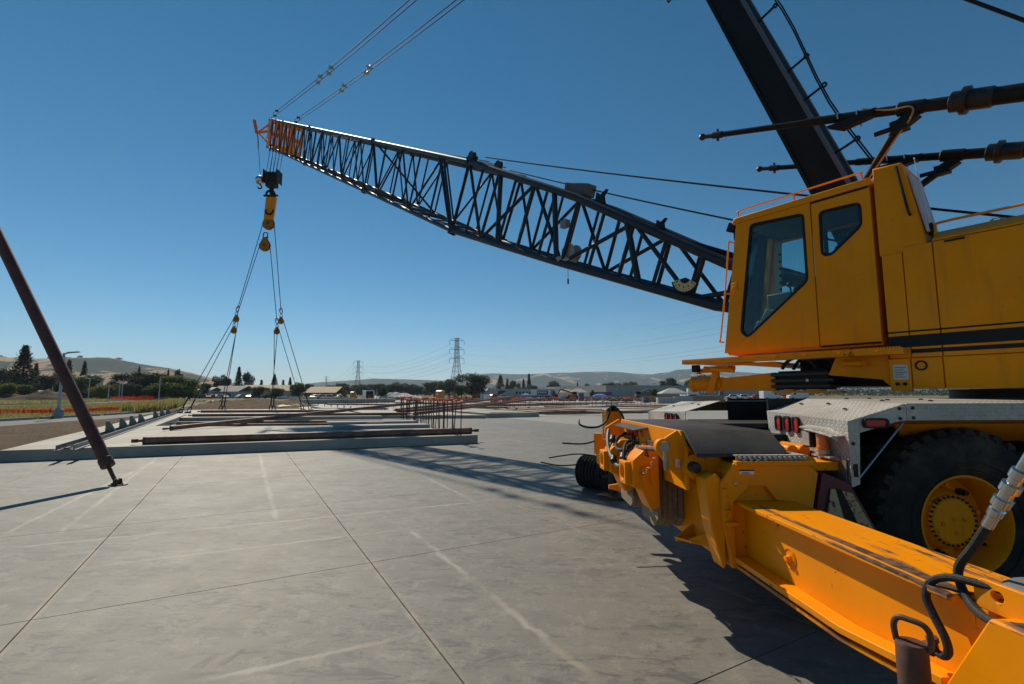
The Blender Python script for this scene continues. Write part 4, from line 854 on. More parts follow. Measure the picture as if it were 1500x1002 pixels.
        m = MB(CAR); m.path(smooth_path(pts, 6), 0.019 - 0.003 * k, 8); m.build('air_hose', M_rubber if k else simple('grey_hose', (0.11, 0.10, 0.10), 0.6), rw)
    for c_ in ((-0.47, 1.30, 1.03), (-0.44, 1.08, 1.08), (-0.42, 1.52, 1.2), (-0.46, 1.0, 0.99)):
        m = MB(CAR); m.lathe([(0, -0.04), (0.03, -0.04), (0.034, -0.02), (0.026, 0.01), (0.03, 0.03), (0, 0.04)], c_, (0.3, 1, 0.5), 12); m.build('coupling', M_darkgrease, rw)
    m = MB(CAR)
    for k in range(14):
        t = k / 13; p = Vector((-0.36 - 0.05 * math.sin(t * 3), 0.38 + 0.5 * t, 1.2 - 0.20 * math.sin(t * math.pi)))
        m.path([p + Vector((0.011 * math.cos(a) * (k % 2), 0.022 * math.sin(a), 0.011 * math.cos(a) * (1 - k % 2))) for a in [2 * math.pi * q / 8 for q in range(8)]], 0.004, 5, True)
    m.build('safety_chain', simple('brass_chain', (0.32, 0.24, 0.10), 0.5, 0.4), rw)
    # --- brackets that hold the timber pads
    for y in (0.86, 1.62):
        m = MB(CAR)
        m.plate([(-0.47, y - 0.20, 1.10), (-0.36, y - 0.2, 1.20), (-0.245, y - 0.2, 1.20), (-0.245, y - 0.2, 0.72), (-0.33, y - 0.2, 0.70), (-0.40, y - 0.2, 0.86), (-0.47, y - 0.2, 0.88)], (0, 0.24, 0)); br = m.build('pad_bracket', M_yellow, rw, 0.012)
        c_ = Vector((-0.52, y - 0.04, 0.985)); h = 0.095
        ring = [(c_.x, c_.y + 0.062 * math.cos(R(a)), c_.z + 0.062 * math.sin(R(a))) for a in range(0, 360, 18)]
        m = MB(CAR); m.holed([(c_.x, c_.y - h, c_.z - h), (c_.x, c_.y + h, c_.z - h), (c_.x, c_.y + h, c_.z + h), (c_.x, c_.y - h, c_.z + h)], [ring], (0.14, 0, 0)); m.build('tube_socket', M_yellow, br, 0.008)
        m = MB(CAR); m.plate([(-0.255, y - 0.215, 1.24), (-0.235, y - 0.215, 1.24), (-0.235, y - 0.215, 0.66), (-0.255, y - 0.215, 0.66)], (0, 0.33, 0)); m.build('backing_plate', M_rust, br)
        m = MB(CAR); m.path([(-0.40, y - 0.205, 1.05), (-0.40, y - 0.235, 1.04), (-0.39, y - 0.24, 0.93), (-0.38, y - 0.21, 0.90), ], 0.008, 6); m.path([(-0.33, y - 0.205, 1.06), (-0.33, y - 0.235, 1.05), (-0.32, y - 0.24, 0.94), (-0.32, y - 0.21, 0.91)], 0.008, 6); m.path([(-0.40, y - 0.235, 1.045), (-0.33, y - 0.235, 1.055)], 0.008, 6); m.build('handle', M_yellow, br)
    # --- near outrigger beam
    Y0, Y1 = 0.30, -1.62
    m = MB(CAR); m.span((0.12, Y0, 0.52), (0.39, Y1, 0.885)); bm_ = m.build('outrigger_beam', M_beam, crane, 0.006)
    m = MB(CAR); m.plate([(0.05, Y0, 0.886), (0.05, Y1 + .08, 0.886), (0.45, Y1 + .08, 0.886), (0.45, Y0, 0.886)], (0, 0, 0.026)); m.build('top_flange', M_beam, bm_, 0.006)
    m = MB(CAR); m.plate([(0.02, Y0, 0.545), (0.02, -0.98, 0.545), (0.035, -1.5, 0.60), (0.118, -1.5, 0.60), (0.118, -0.98, 0.545), (0.118, Y0, 0.545)], (0, 0, -0.035)); m.build('guide_rail', M_beam, bm_, 0.004)
    m = MB(CAR); m.plate([(0.035, Y0, 0.488), (0.035, -0.95, 0.488), (0.05, -1.5, 0.535), (0.44, -1.5, 0.535), (0.44, -0.95, 0.488), (0.44, Y0, 0.488)], (0, 0, -0.022)); m.build('bottom_flange', M_beam, bm_, 0.004)
    m = MB(CAR); c_ = (0.1185, -0.468, 0.685); m.lathe([(0.055, 0.004), (0.055, 0.0), (0.04, -0.001), (0.022, -0.001), (0.022, 0.012), (0.015, 0.016), (0.015, 0.03), (0, 0.032)], c_, (-1, 0, 0), 24); m.build('port', M_beam, bm_)
    m = MB(CAR); m.lathe([(0, 0.001), (0.04, 0.001)], c_, (-1, 0, 0), 24); m.build('port_recess', paint('stained_port', 0.8), bm_)
    # jack housing at the beam's end
    m = MB(CAR); m.plate([(0.03, -1.50, 0.56), (0.03, -1.705, 0.90), (0.03, -2.25, 0.93), (0.03, -2.25, 0.45), (0.03, -1.52, 0.45)], (0.44, 0, 0)); jk = m.build('jack_housing', M_beam, crane, 0.01)
    for x in (0.12, 0.40):
        m = MB(CAR); yy = -1.60; out = [(x, yy + 0.03, 0.885), (x, yy + 0.03, 0.965), (x, yy, 0.99), (x, yy - 0.16, 0.99), (x, yy - 0.16, 0.885)]
        rg = [(x, yy - 0.055 + 0.02 * math.cos(R(a)), 0.945 + 0.02 * math.sin(R(a))) for a in range(0, 360, 24)]
        m.holed(out, [rg], (0.02, 0, 0)); m.build('lug', M_yellow_worn, jk, 0.004)
    m = MB(CAR); m.lathe([(0, 0.045), (0.12, 0.045), (0.135, 0.035), (0.135, 0.0), (0, 0)], (0.27, -1.72, 0.945), (0, 0, 1), 28); m.build('jack_cap', simple('grey_cast_cap', (0.16, 0.17, 0.17), 0.5), jk)
    m = MB(CAR); m.lathe([(0, 0), (0.085, 0), (0.085, 0.34), (0.05, 0.34), (0.05, 0.46), (0, 0.46)], (0.25, -2.0, 0.0), (0, 0, 1), 24); m.build('jack_leg', M_steel, jk)
    m = MB(CAR); m.lathe([(0, 0), (0.27, 0), (0.27, 0.03), (0.12, 0.08), (0, 0.08)], (0.25, -2.0, 0.0), (0, 0, 1), 28); m.build('jack_float', M_rust, jk)
    # stake pin with loop handle
    m = MB(CAR); pc = Vector((-0.085, -1.515, 0))
    m.lathe([(0, 0.47), (0.047, 0.47), (0.05, 0.475), (0.05, 0.725), (0.045, 0.735), (0, 0.735)], pc, (0, 0, 1), 20); pn = m.build('stake_pin', M_rust, crane)
    m = MB(CAR); hx = Vector((0.55, -0.83, 0)).normalized(); c_ = pc + Vector((0, 0, 0.735))
    m.path(smooth_path([c_ + hx * a + Vector((0, 0, b)) for a, b in ((-0.045, -0.01), (-0.05, 0.045), (-0.035, 0.075), (0.0, 0.078), (0.04, 0.072), (0.058, 0.045), (0.055, -0.005), (0.03, -0.012), (-0.02, -0.005))], 4), 0.0105, 10); m.build('loop_handle', M_rust, pn)
    m = MB(CAR); m.span((-0.14, -1.60, 0.44), (0.03, -1.45, 0.47)); m.build('pin_bracket', M_rust, pn)
    # hydraulic hoses at the beam's end
    hose = [(0.20, -2.05, 1.60), (0.17, -1.86, 1.52), (0.15, -1.762, 1.408), (0.15, -1.70, 1.31), (0.15, -1.62, 1.18), (0.15, -1.555, 1.08), (0.14, -1.505, 1.0), (0.13, -1.51, 0.94), (0.10, -1.58, 0.885), (0.07, -1.68, 0.875), (0.07, -1.78, 0.90), (0.09, -1.95, 0.96)]
    m = MB(CAR); m.path(smooth_path(hose, 6), 0.0155, 10); hs = m.build('hydraulic_hose', M_rubber, crane)
    d_ = (Vector(hose[2]) - Vector(hose[4])).normalized(); o_ = Vector(hose[4]) - d_ * 0.01
    m = MB(CAR); m.lathe([(0.016, 0.0), (0.020, 0.005), (0.020, 0.055), (0.024, 0.06), (0.024, 0.085), (0.019, 0.09), (0.019, 0.10), (0.029, 0.105), (0.029, 0.135), (0.022, 0.14), (0.022, 0.165), (0.030, 0.17), (0.030, 0.20), (0.020, 0.205), (0.020, 0.225), (0.026, 0.23), (0.026, 0.26), (0.018, 0.265), (0.018, 0.33)], o_, d_, 14); m.build('quick_coupler', M_chrome, hs)
    h2 = [(0.16, -1.75, 0.975), (0.13, -1.62, 0.968), (0.10, -1.51, 0.958), (0.07, -1.455, 0.925), (0.055, -1.44, 0.865), (0.055, -1.47, 0.80), (0.055, -1.505, 0.745), (0.055, -1.515, 0.70), (0.055, -1.495, 0.672), (0.06, -1.455, 0.668)]
    m = MB(CAR); m.path(smooth_path(h2, 6), 0.0145, 10); m.build('hydraulic_hose', M_rubber, crane)
    m = MB(CAR); m.lathe([(0.02, 0), (0.02, 0.035), (0.016, 0.04), (0.016, 0.05)], (0.05, -1.455, 0.668), (0.3, 1, 0.1), 8); m.lathe([(0.014, 0), (0.014, 0.03), (0.02, 0.032), (0.02, 0.05), (0, 0.052)], (0.055, -1.46, 0.675), (-0.2, 0, 1), 8); m.build('hose_elbow', M_rust, crane)
    # --- far outrigger: drawn out like the near one, jack post with hoses
    m = MB(CAR); m.span((0.085, 2.6, 0.52), (0.415, 4.6, 0.885)); fb = m.build('outrigger_beam', M_yellow_worn, crane, 0.006)
    m = MB(CAR); m.span((0.05, 2.88, 0.886), (0.45, 4.5, 0.912)); m.build('top_flange', M_yellow_worn, fb)
    m = MB(CAR); m.span((0.20, 4.35, 0.45), (0.46, 4.63, 1.37)); fj = m.build('jack_housing', M_yellow_worn, crane, 0.01)
    m = MB(CAR); m.lathe([(0, 0), (0.08, 0), (0.08, 0.40), (0.05, 0.41), (0.05, 0.52)], (0.33, 4.5, 0), (0, 0, 1), 20); m.build('jack_leg', M_darkgrease, fj)
    m = MB(CAR); m.lathe([(0, 0), (0.27, 0), (0.27, 0.03), (0.1, 0.07), (0, 0.07)], (0.33, 4.5, 0), (0, 0, 1), 24); m.build('jack_float', M_rust, fj)
    m = MB(CAR); m.lathe([(0.095, 0), (0.095, 0.02), (0.05, 0.05), (0.03, 0.075), (0, 0.08)], (0.33, 4.49, 1.37), (0, 0, 1), 16); m.build('jack_cap', M_black, fj)
    m = MB(CAR); m.path(smooth_path([(0.32, 4.45, 1.46), (0.26, 4.30, 1.40), (0.18, 4.2, 1.25), (0.05, 4.15, 1.15), (-0.12, 4.15, 1.13), (-0.25, 4.2, 1.17), (-0.25, 4.3, 1.24)], 5), 0.016, 8); m.path(smooth_path([(0.35, 4.45, 1.46), (0.42, 4.30, 1.36), (0.45, 4.2, 1.22), (0.42, 4.1, 1.0)], 5), 0.016, 8); m.build('hydraulic_hose', M_black, fj)
    m = MB(CAR); m.lathe([(0, -0.12), (0.055, -0.12), (0.055, 0.12), (0, 0.12)], (-0.36, 2.45, 1.06), (0, 0, 1), 16); m.box((-0.26, 2.45, 1.06), (0.2, 0.06, 0.1)); m.build('accumulator', M_yellow_worn, rw)
    m = MB(CAR); m.path(smooth_path([(-0.36, 2.45, 1.10), (-0.55, 2.4, 1.06), (-0.8, 2.4, 1.07)], 4), 0.010, 6); m.build('air_hose', M_black, rw)
    m = MB(CAR); m.plate([(0.0, 2.2, 0.66), (-0.28, 2.28, 0.60), (-0.28, 2.28, 0.56), (0.0, 2.2, 0.50)], (0, 0.03, 0)); m.build('tie_down_pocket', M_yellow_worn, bx)
    # front of the carrier, out of the picture to the right
    m = MB(CAR); m.plate([(8.0, 0.1, 0.7), (9.8, 0.1, 0.7), (9.9, 0.1, 1.5), (9.5, 0.1, 2.4), (8.1, 0.1, 2.4)], (0, 1.2, 0)); m.build('driver_cab', M_yellow, crane, 0.03)
carrier()
# timber pads stowed behind the brackets, a thing each
for k in range(5):
    for y0, y1, zt, nm in ((0.80, 1.22, 1.19, 'first'), (1.50, 1.95, 1.12, 'second')):
        if nm == 'second' and k > 2: continue
        x0 = -0.232 + k * 0.046
        m = MB(CAR); jit = random.uniform(-0.012, 0.012); y0_ = y0 + random.uniform(-0.015, 0.01)
        m.plate([(x0, y0_, 0.60 + jit), (x0, y0_ - 0.0, zt + jit), (x0, y1, zt + jit), (x0, y1, 0.54 + jit), (x0, y0_ + 0.1, 0.52 + jit)], (0.042, 0, 0))
        o = m.build('timber_pad', M_wood, None, 0.004)
        tag(o, 'thick weathered timber outrigger pad stowed upright behind the larger near bracket' if nm == 'first' else 'thick weathered timber outrigger pad stowed upright behind the bracket beside the hoses', 'timber pad', 'timber pads stowed on the crane rear, ' + ('near bracket' if nm == 'first' else 'far bracket'))
# worn patterned seat frame leaning by the wheel
def seat_frame():
    t = thing('folded_seat', CAR @ Vector((0.82, 0.02, 0.0)), 'old maroon framed seat with patterned cloth wedged beside the rear wheel', 'folded seat')
    mar = simple('maroon_frame', (0.12, 0.018, 0.022), 0.45); g = G('patterned_cloth'); nn = g.vor(9, None, 'Distance'); n2 = g.noise(14, 5, 0.6, dist=2.0)
    cl = g.set(g.mix(g.step(n2, 0.56, 0.60), (0.50, 0.38, 0.20), (0.20, 0.05, 0.05)), 0.9)
    m = MB(CAR); m.plate([(0.70, 0.04, 1.10), (0.86, -0.01, 1.03), (1.02, -0.02, 0.72), (0.98, -0.02, 0.55), (0.60, 0.04, 0.55), (0.625, 0.05, 0.76)], (0.02, 0.07, 0)); m.build('frame', mar, t, 0.008)
    m = MB(CAR); m.plate([(0.765, 0.012, 0.99), (0.735, 0.012, 0.99), (0.68, 0.018, 0.72), (0.82, 0.002, 0.72)], (0, -0.012, 0)); m.build('cushion', cl, t, 0.004)
    m = MB(CAR); m.plate([(0.80, -0.003, 0.98), (0.86, -0.018, 0.965), (0.985, -0.03, 0.72), (0.91, -0.02, 0.70)], (0, -0.014, 0)); m.build('cushion', cl, t, 0.004)
    m = MB(CAR); m.plate([(0.70, 0.03, 0.55), (0.74, 0.03, 0.55), (0.74, 0.03, 0.0), (0.70, 0.03, 0.0)], (0, 0.04, 0)); m.plate([(0.94, 0.0, 0.58), (0.98, 0.0, 0.58), (0.98, 0.0, 0.0), (0.94, 0.0, 0.0)], (0, 0.04, 0)); m.build('leg', mar, t)
    m = MB(CAR); m.plate([(0.765, 0.004, 0.99), (0.80, -0.001, 0.985), (0.91, -0.012, 0.70), (0.83, 0.0, 0.70)], (0, -0.008, 0)); m.build('dark_band', M_black, t)
seat_frame()
# coil reel on the slab behind the crane
def reel():
    c = CAR @ Vector((0.18, 5.15, 0.0))
    t = thing('cable_reel', c, 'black ribbed cable reel with rusty hub lying on the slab behind the outrigger', 'cable reel')
    ax = Vector((-0.70, 0.71, 0)).normalized(); Mx = frame(c, ax, Vector((-ax.y, ax.x, 0)))
    prof = []
    for k in range(7):
        h = -0.24 + k * 0.07; prof += [(0.24, h - 0.012), (0.275, h), (0.285, h + 0.018), (0.275, h + 0.036), (0.24, h + 0.05)]
    m = MB(Mx); m.lathe([(0, -0.255)] + prof + [(0, 0.24)], (0.02, 0, 0.29), (1, 0, 0), 32); b = m.build('drum', M_rubber, t)
    m = MB(Mx); m.lathe([(0.05, 0), (0.21, 0.0), (0.285, -0.02), (0.295, -0.01), (0.295, 0.015), (0.2, 0.03), (0.05, 0.03)], (-0.255, 0, 0.297), (-1, 0, 0), 32, True); m.build('flange', M_rubber, t)
    m = MB(Mx); m.lathe([(0, 0.03), (0.03, 0.03), (0.04, 0.02), (0.04, 0), (0, 0)], (-0.285, 0, 0.29), (-1, 0, 0), 14); m.build('hub', M_rust, t)
    m = MB(Mx); m.box((-0.31, 0.1, 0.28), (0.03, 0.30, 0.05)); m.box((-0.31, -0.12, 0.15), (0.03, 0.05, 0.30), Matrix.Rotation(R(30), 3, 'X')); m.build('arm', M_darkgrease, t)
    m = MB(); m.path(smooth_path([c + Vector(v) for v in ((-0.1, -0.1, 0.5), (-0.35, -0.15, 0.44), (-0.65, -0.1, 0.42), (-0.95, 0.0, 0.46))], 5), 0.012, 6); m.build('loose_cable', M_black, t)
    m = MB(); m.path(smooth_path([c + Vector(v) for v in ((0.0, 0.0, 0.57), (-0.3, 0.0, 0.60), (-0.6, 0.05, 0.56), (-0.8, 0.1, 0.52))], 5), 0.012, 6); m.build('loose_cable', M_black, t)
reel()
# ================================================================ ground, slab, road
def sheet(name, pts, mat, z=0.0, kind='structure'):
    m = MB(); m.add([Vector((p[0], p[1], z)) for p in pts], [tuple(range(len(pts)))]); return tag(m.build(name, mat, None, 0, 0), kind=kind)
def concrete_floor_mat(tiles):
    g = G('floor_concrete_tiles' if tiles else 'floor_concrete')
    q = g.map((1, 1, 1), (0, 0, -ga))                                   # x = e, y = d
    big = g.noise(0.22, 5, 0.6); mid = g.noise(1.1, 6, 0.62); fine = g.noise(30, 4, 0.6)
    sm = g.noise(1.0, 6, 0.62, g.map((0.9, 3.2, 1), (0, 0, -ga)), 0.4)    # trowel smears across the pours
    c = g.mix(g.step(big, 0.3, 0.7), (0.160, 0.152, 0.132), (0.222, 0.203, 0.164))
    c = g.mix(g.math('MULTIPLY', g.step(sm, 0.50, 0.72), 0.75), c, (0.118, 0.115, 0.105))
    c = g.mix(g.math('MULTIPLY', g.step(mid, 0.56, 0.80), 0.45), c, (0.34, 0.325, 0.285))
    c = g.mix(g.math('MULTIPLY', g.step(g.noise(0.55, 6, 0.65), 0.53, 0.72), 0.35), c, (0.29, 0.245, 0.175))
    if tiles:
        # thin scratches and drag marks
        for sc, rot in ((2.3, 0.4), (1.7, 1.3), (2.9, 2.2)):
            v = g.map((sc * 0.4, sc * 7, 1), (0, 0, rot)); n = g.noise(1.0, 3, 0.5, v, 1.2)
            ln = g.math('SUBTRACT', 1.0, g.step(g.math('ABSOLUTE', g.math('SUBTRACT', n, 0.5)), 0.0, 0.016))
            ms = g.step(g.noise(0.9, 3, 0.5, g.map((1, 1, 1), (0, 0, 0), (sc * 9, 0, 0))), 0.53, 0.66)
            c = g.mix(g.math('MULTIPLY', g.math('MULTIPLY', ln, ms), 0.8), c, (0.08, 0.078, 0.074))
        sp = g.math('MAXIMUM', g.math('SUBTRACT', 1.0, g.step(g.vor(1.7), 0.015, 0.03)), g.math('SUBTRACT', 1.0, g.step(g.vor(5.5), 0.035, 0.05))); c = g.mix(g.math('MULTIPLY', sp, 0.8), c, (0.05, 0.045, 0.04))
        sm2 = g.math('MULTIPLY', g.step(g.noise(1.0, 5, 0.7, g.map((5, 1.1, 1), (0, 0, 0.6))), 0.62, 0.70), g.step(g.noise(0.45, 2), 0.50, 0.62)); c = g.mix(g.math('MULTIPLY', sm2, 0.5), c, (0.115, 0.115, 0.115))
        for rot_, sx_, sy_, lo_, k_ in ((0.5, 5.0, 14, 0.55, 0.8), (1.9, 6.4, 15, 0.555, 0.8), (2.7, 5.6, 18, 0.55, 0.8), (1.1, 11, 26, 0.55, 0.85)):
            n = g.noise(1.0, 7, 0.72, g.map((sx_ * 0.45, sy_ * 0.45, 1), (0, 0, rot_)), 0.8); ms = g.step(g.noise(0.8, 4, 0.6, g.map((1, 1, 1), (0, 0, 0), (rot_ * 7, 3, 0))), 0.42, 0.56)
            c = g.mix(g.math('MULTIPLY', g.math('MULTIPLY', g.step(n, lo_, lo_ + 0.07), ms), k_), c, (0.088, 0.086, 0.080))
        sc2 = g.step(g.noise(5.5, 8, 0.75), 0.50, 0.62); c = g.mix(g.math('MULTIPLY', sc2, 0.55), c, (0.275, 0.253, 0.205))
        sc4 = g.step(g.noise(2.2, 8, 0.7, dist=1.0), 0.50, 0.62); c = g.mix(g.math('MULTIPLY', sc4, 0.34), c, (0.125, 0.122, 0.112))
        sc3 = g.noise(70, 3, 0.6); c = g.mix(g.math('MULTIPLY', g.step(sc3, 0.40, 0.65), 0.30), c, (0.105, 0.10, 0.088))
        # two short tyre rubs
        xs0 = g.sep()
        for (u_, v_, w_, l_, ang) in ((305, 968, 0.045, 0.10, 0.25), (342, 962, 0.03, 0.12, 0.25)):
            pc = at(u_, v_, 0); ca, sa = math.cos(ang), math.sin(ang); dx = g.math('SUBTRACT', xs0[0], pc.x); dy = g.math('SUBTRACT', xs0[1], pc.y)
            uu = g.math('ABSOLUTE', g.math('ADD', g.math('MULTIPLY', dx, ca), g.math('MULTIPLY', dy, -sa))); vv = g.math('ABSOLUTE', g.math('ADD', g.math('MULTIPLY', dx, sa), g.math('MULTIPLY', dy, ca)))
            k = g.math('MULTIPLY', g.math('MULTIPLY', g.step(uu, w_, w_ * 0.6), g.step(vv, l_, l_ * 0.6)), g.step(g.noise(1.0, 4, 0.7, g.map((60, 6, 1), (0, 0, ang))), 0.36, 0.55)); c = g.mix(g.math('MULTIPLY', k, 0.65), c, (0.075, 0.073, 0.068))
        # casting lines left by earlier panels
        xs = g.sep(); X, Y = xs[0], xs[1]; wob = g.math('MULTIPLY', g.math('SUBTRACT', g.noise(3.5, 6, 0.7), 0.5), 0.16)
        segs = [((0, 804), (735, 732), 0.045), ((120, 832), (602, 774), 0.03), ((380, 664), (405, 764), 0.06), ((539, 657), (700, 737), 0.05), ((597, 773), (890, 1010), 0.05), ((270, 1003), (644, 922), 0.04), ((0, 785), (233, 673), 0.05), ((82, 785), (229, 671), 0.05), ((700, 736), (1100, 690), 0.04)]
        tot = None
        for (a, b, w) in segs:
            p0 = at(a[0], a[1], 0); p1 = at(b[0], b[1], 0); d = p1 - p0; L = d.length; d /= L
            u = g.math('ADD', g.math('MULTIPLY', g.math('SUBTRACT', X, p0.x), d.x), g.math('MULTIPLY', g.math('SUBTRACT', Y, p0.y), d.y))
            v = g.math('ADD', g.math('MULTIPLY', g.math('SUBTRACT', X, p0.x), -d.y), g.math('MULTIPLY', g.math('SUBTRACT', Y, p0.y), d.x))
            v = g.math('ABSOLUTE', g.math('ADD', v, wob))
            k = g.math('MULTIPLY', g.step(v, w * 1.0, w * 0.1), g.math('MULTIPLY', g.step(u, 0, 0.3), g.step(u, L, L - 0.3)))
            tot = k if tot is None else g.math('MAXIMUM', tot, k)
        tn = g.mix(g.step(g.noise(0.7, 3), 0.4, 0.6), (0.40, 0.33, 0.235), (0.46, 0.45, 0.42))
        c = g.mix(g.math('MULTIPLY', g.math('MULTIPLY', tot, g.step(g.noise(1.3, 4), 0.25, 0.6)), 0.5), c, tn)
        # tan grout dust beside the saw cuts
        s2 = g.sep(q); e_, d_ = s2[0], s2[1]
        def near(co, off, per):
            f = g.math('FRACT', g.math('DIVIDE', g.math('SUBTRACT', co, off), per)); f = g.math('SUBTRACT', 0.5, g.math('ABSOLUTE', g.math('SUBTRACT', f, 0.5)))
            return g.step(g.math('MULTIPLY', f, per), 0.05, 0.008)
        nj = g.math('MULTIPLY', near(e_, -1.26, 2.46), g.step(g.noise(1.5, 4), 0.4, 0.65)); c = g.mix(g.math('MULTIPLY', nj, 0.5), c, (0.38, 0.31, 0.22))
        r = g.rnd(); c = g.mix(g.math('MULTIPLY', g.math('SUBTRACT', r, 0.5), 0.16), c, (1, 1, 1), 'ADD') if False else g.mix(g.math('MULTIPLY', r, 0.14), c, (0.14, 0.14, 0.135))
    else:
        c = g.mix(0.5, c, (0.37, 0.352, 0.305))
    g.bump(g.math('ADD', fine, g.math('MULTIPLY', mid, 0.6)), 0.16, 0.004)
    return g.set(c, g.math('MULTIPLY_ADD', mid, 0.25, 0.52), 0, Specular_IOR_Level=0.35)
M_floor = concrete_floor_mat(True); M_floor_far = concrete_floor_mat(False)
def terrain_mat():
    g = G('dry_ground'); a = g.noise(0.03, 6, 0.6); b = g.noise(0.6, 6, 0.65)
    c = g.ramp(a, [(0.35, (0.13, 0.10, 0.06)), (0.5, (0.20, 0.165, 0.09)), (0.62, (0.10, 0.105, 0.04)), (0.75, (0.22, 0.19, 0.12))])
    c = g.mix(g.math('MULTIPLY', b, 0.5), c, (0.16, 0.12, 0.07)); g.bump(b, 0.6, 0.05)
    return g.set(c, 0.95, 0, Specular_IOR_Level=0.1)
sheet('ground', [(-9000, -3000), (9000, -3000), (9000, 9000), (-9000, 9000)], terrain_mat(), -0.10)
# slab floor: saw-cut tiles where the joints show, one sheet beyond
floor = sheet('concrete_floor', [ed(-5.0, -6), ed(16, -6), ed(16, 31.24), ed(-5.0, 31.24)], simple('joint_filler', (0.15, 0.115, 0.08), 0.9), -0.010); floor['w'] = floor.location[:]
E0, ES, D0, DS = -1.26, 2.46, 2.04, 2.92
def tile_mesh(w, h):
    m = MB(); gp = 0.0035; c = 0.003
    a, b = w / 2 - gp, h / 2 - 0.0018
    m.add([(-a, -b, -0.009), (a, -b, -0.009), (a, b, -0.009), (-a, b, -0.009), (-a, -b, -c), (a, -b, -c), (a, b, -c), (-a, b, -c), (-a + c, -b + c, 0), (a - c, -b + c, 0), (a - c, b - c, 0), (-a + c, b - c, 0)],
          [(0,1,5,4),(1,2,6,5),(2,3,7,6),(3,0,4,7),(4,5,9,8),(5,6,10,9),(6,7,11,10),(7,4,8,11),(8,9,10,11)])
    me = bpy.data.meshes.new('floor_slab'); me.from_pydata(m.v, [], m.f); me.materials.append(M_floor); return me
tiles = {}
cols = [(-5.0, E0 - ES)] + [(E0 + ES * k, E0 + ES * (k + 1)) for k in range(-1, 7)]
for (e0, e1) in cols:
    for j in range(-3, 10):
        d0 = D0 + DS * j; w = round(e1 - e0, 3)
        if w not in tiles: tiles[w] = tile_mesh(w, DS)
        o = bpy.data.objects.new('floor_slab', tiles[w]); col.objects.link(o); o.parent = floor
        o.location = ed((e0 + e1) / 2, d0 + DS / 2, 0) - floor.location; o.rotation_euler = (0, 0, ga)
sheet('slab_beyond', [ed(-5.0, 31.245), ed(15.96, 31.245), ed(15.96, -6.73), ed(120, -6.73), ed(120, 120), ed(-5, 120)], M_floor_far, -0.001)
def soil_mat():
    g = G('bare_soil'); a = g.noise(0.5, 7, 0.65); b = g.noise(5, 6, 0.7)
    c = g.mix(a, (0.055, 0.038, 0.024), (0.17, 0.12, 0.075)); c = g.mix(g.step(b, 0.6, 0.75), c, (0.24, 0.19, 0.13)); g.bump(b, 1.0, 0.08)
    return g.set(c, 0.95, 0, Specular_IOR_Level=0.1)
M_soil = soil_mat()
def asphalt_mat():
    g = G('asphalt'); a = g.noise(0.4, 5); b = g.noise(40, 3)
    c = g.mix(a, (0.085, 0.083, 0.08), (0.14, 0.135, 0.125)); g.bump(b, 0.5, 0.01); return g.set(c, 0.85)
M_asph = asphalt_mat()
M_kerb = simple('kerb_concrete', (0.34, 0.33, 0.30), 0.85, 0, 0.3, 2)
def bumpy(name, e0, e1, d0, d1, ne, nd, mat, z0, amp, crown=0.0):
    m = MB(); rs = random.Random(hash(name) % 1000 if False else len(name))
    from mathutils import noise as nz
    vs_ = []
    for j in range(nd + 1):
        for i in range(ne + 1):
            s, t = i / ne, j / nd; p = ed(e0 + (e1 - e0) * s, d0 + (d1 - d0) * t)
            h = nz.noise(p * 0.6) * amp + nz.noise(p * 2.3) * amp * 0.6
            edge = min(1, 5 * min(s, 1 - s, t, 1 - t))
            vs_.append((p.x, p.y, z0 + (abs(h) + crown * math.sin(math.pi * s) * math.sin(math.pi * t)) * edge))
    m.add(vs_, [(j*(ne+1)+i, j*(ne+1)+i+1, (j+1)*(ne+1)+i+1, (j+1)*(ne+1)+i) for j in range(nd) for i in range(ne)])
    return m.build(name, mat, None, 0, 60)
KERB_PX = [(-220, 631), (-100, 622.5), (0, 616.5), (50, 613.8), (100, 611), (150, 608.2), (200, 605), (238, 600.8), (256, 597.5), (268, 593)]
EDGE_PX = [(-260, 646), (-100, 632), (0, 624), (50, 620), (100, 616.5), (150, 613.6), (200, 609.3), (235, 604), (262, 599), (290, 592)]
KERB = [at(u, v, 0) for u, v in KERB_PX]; EDGE = [at(u, v, 0) for u, v in EDGE_PX]
def strip(name, L_, R_, mat, z):
    m = MB(); n = len(L_); m.add([Vector((q.x, q.y, z)) for q in L_] + [Vector((q.x, q.y, z)) for q in R_], [(i, i + 1, n + i + 1, n + i) for i in range(n - 1)]); return tag(m.build(name, mat, None, 0, 0), kind='structure')
strip('access_road', KERB, EDGE, M_asph, -0.03)
sheet('road_bend', [at(u, v, 0) for u, v in ((262, 599.2), (290, 592), (350, 589), (370, 590.5), (352, 597), (300, 600))], M_asph, -0.026)
LA = [at(u, v, 0) for u, v in ((-200, 601.5), (0, 596.6), (60, 595.6), (120, 594.0), (170, 591), (215, 588.4), (262, 587.6))]; LB = [at(u, v, 0) for u, v in ((-200, 596), (0, 593.2), (60, 592.2), (120, 590.0), (170, 587.5), (215, 585.4), (262, 584.8))]
strip('parking_lane', LB, LA, M_asph, -0.03)
PAN_L = [ed(-5.02, d) for d in (-12, 2, 10, 16, 20, 25, 30, 35, 39, 44)]
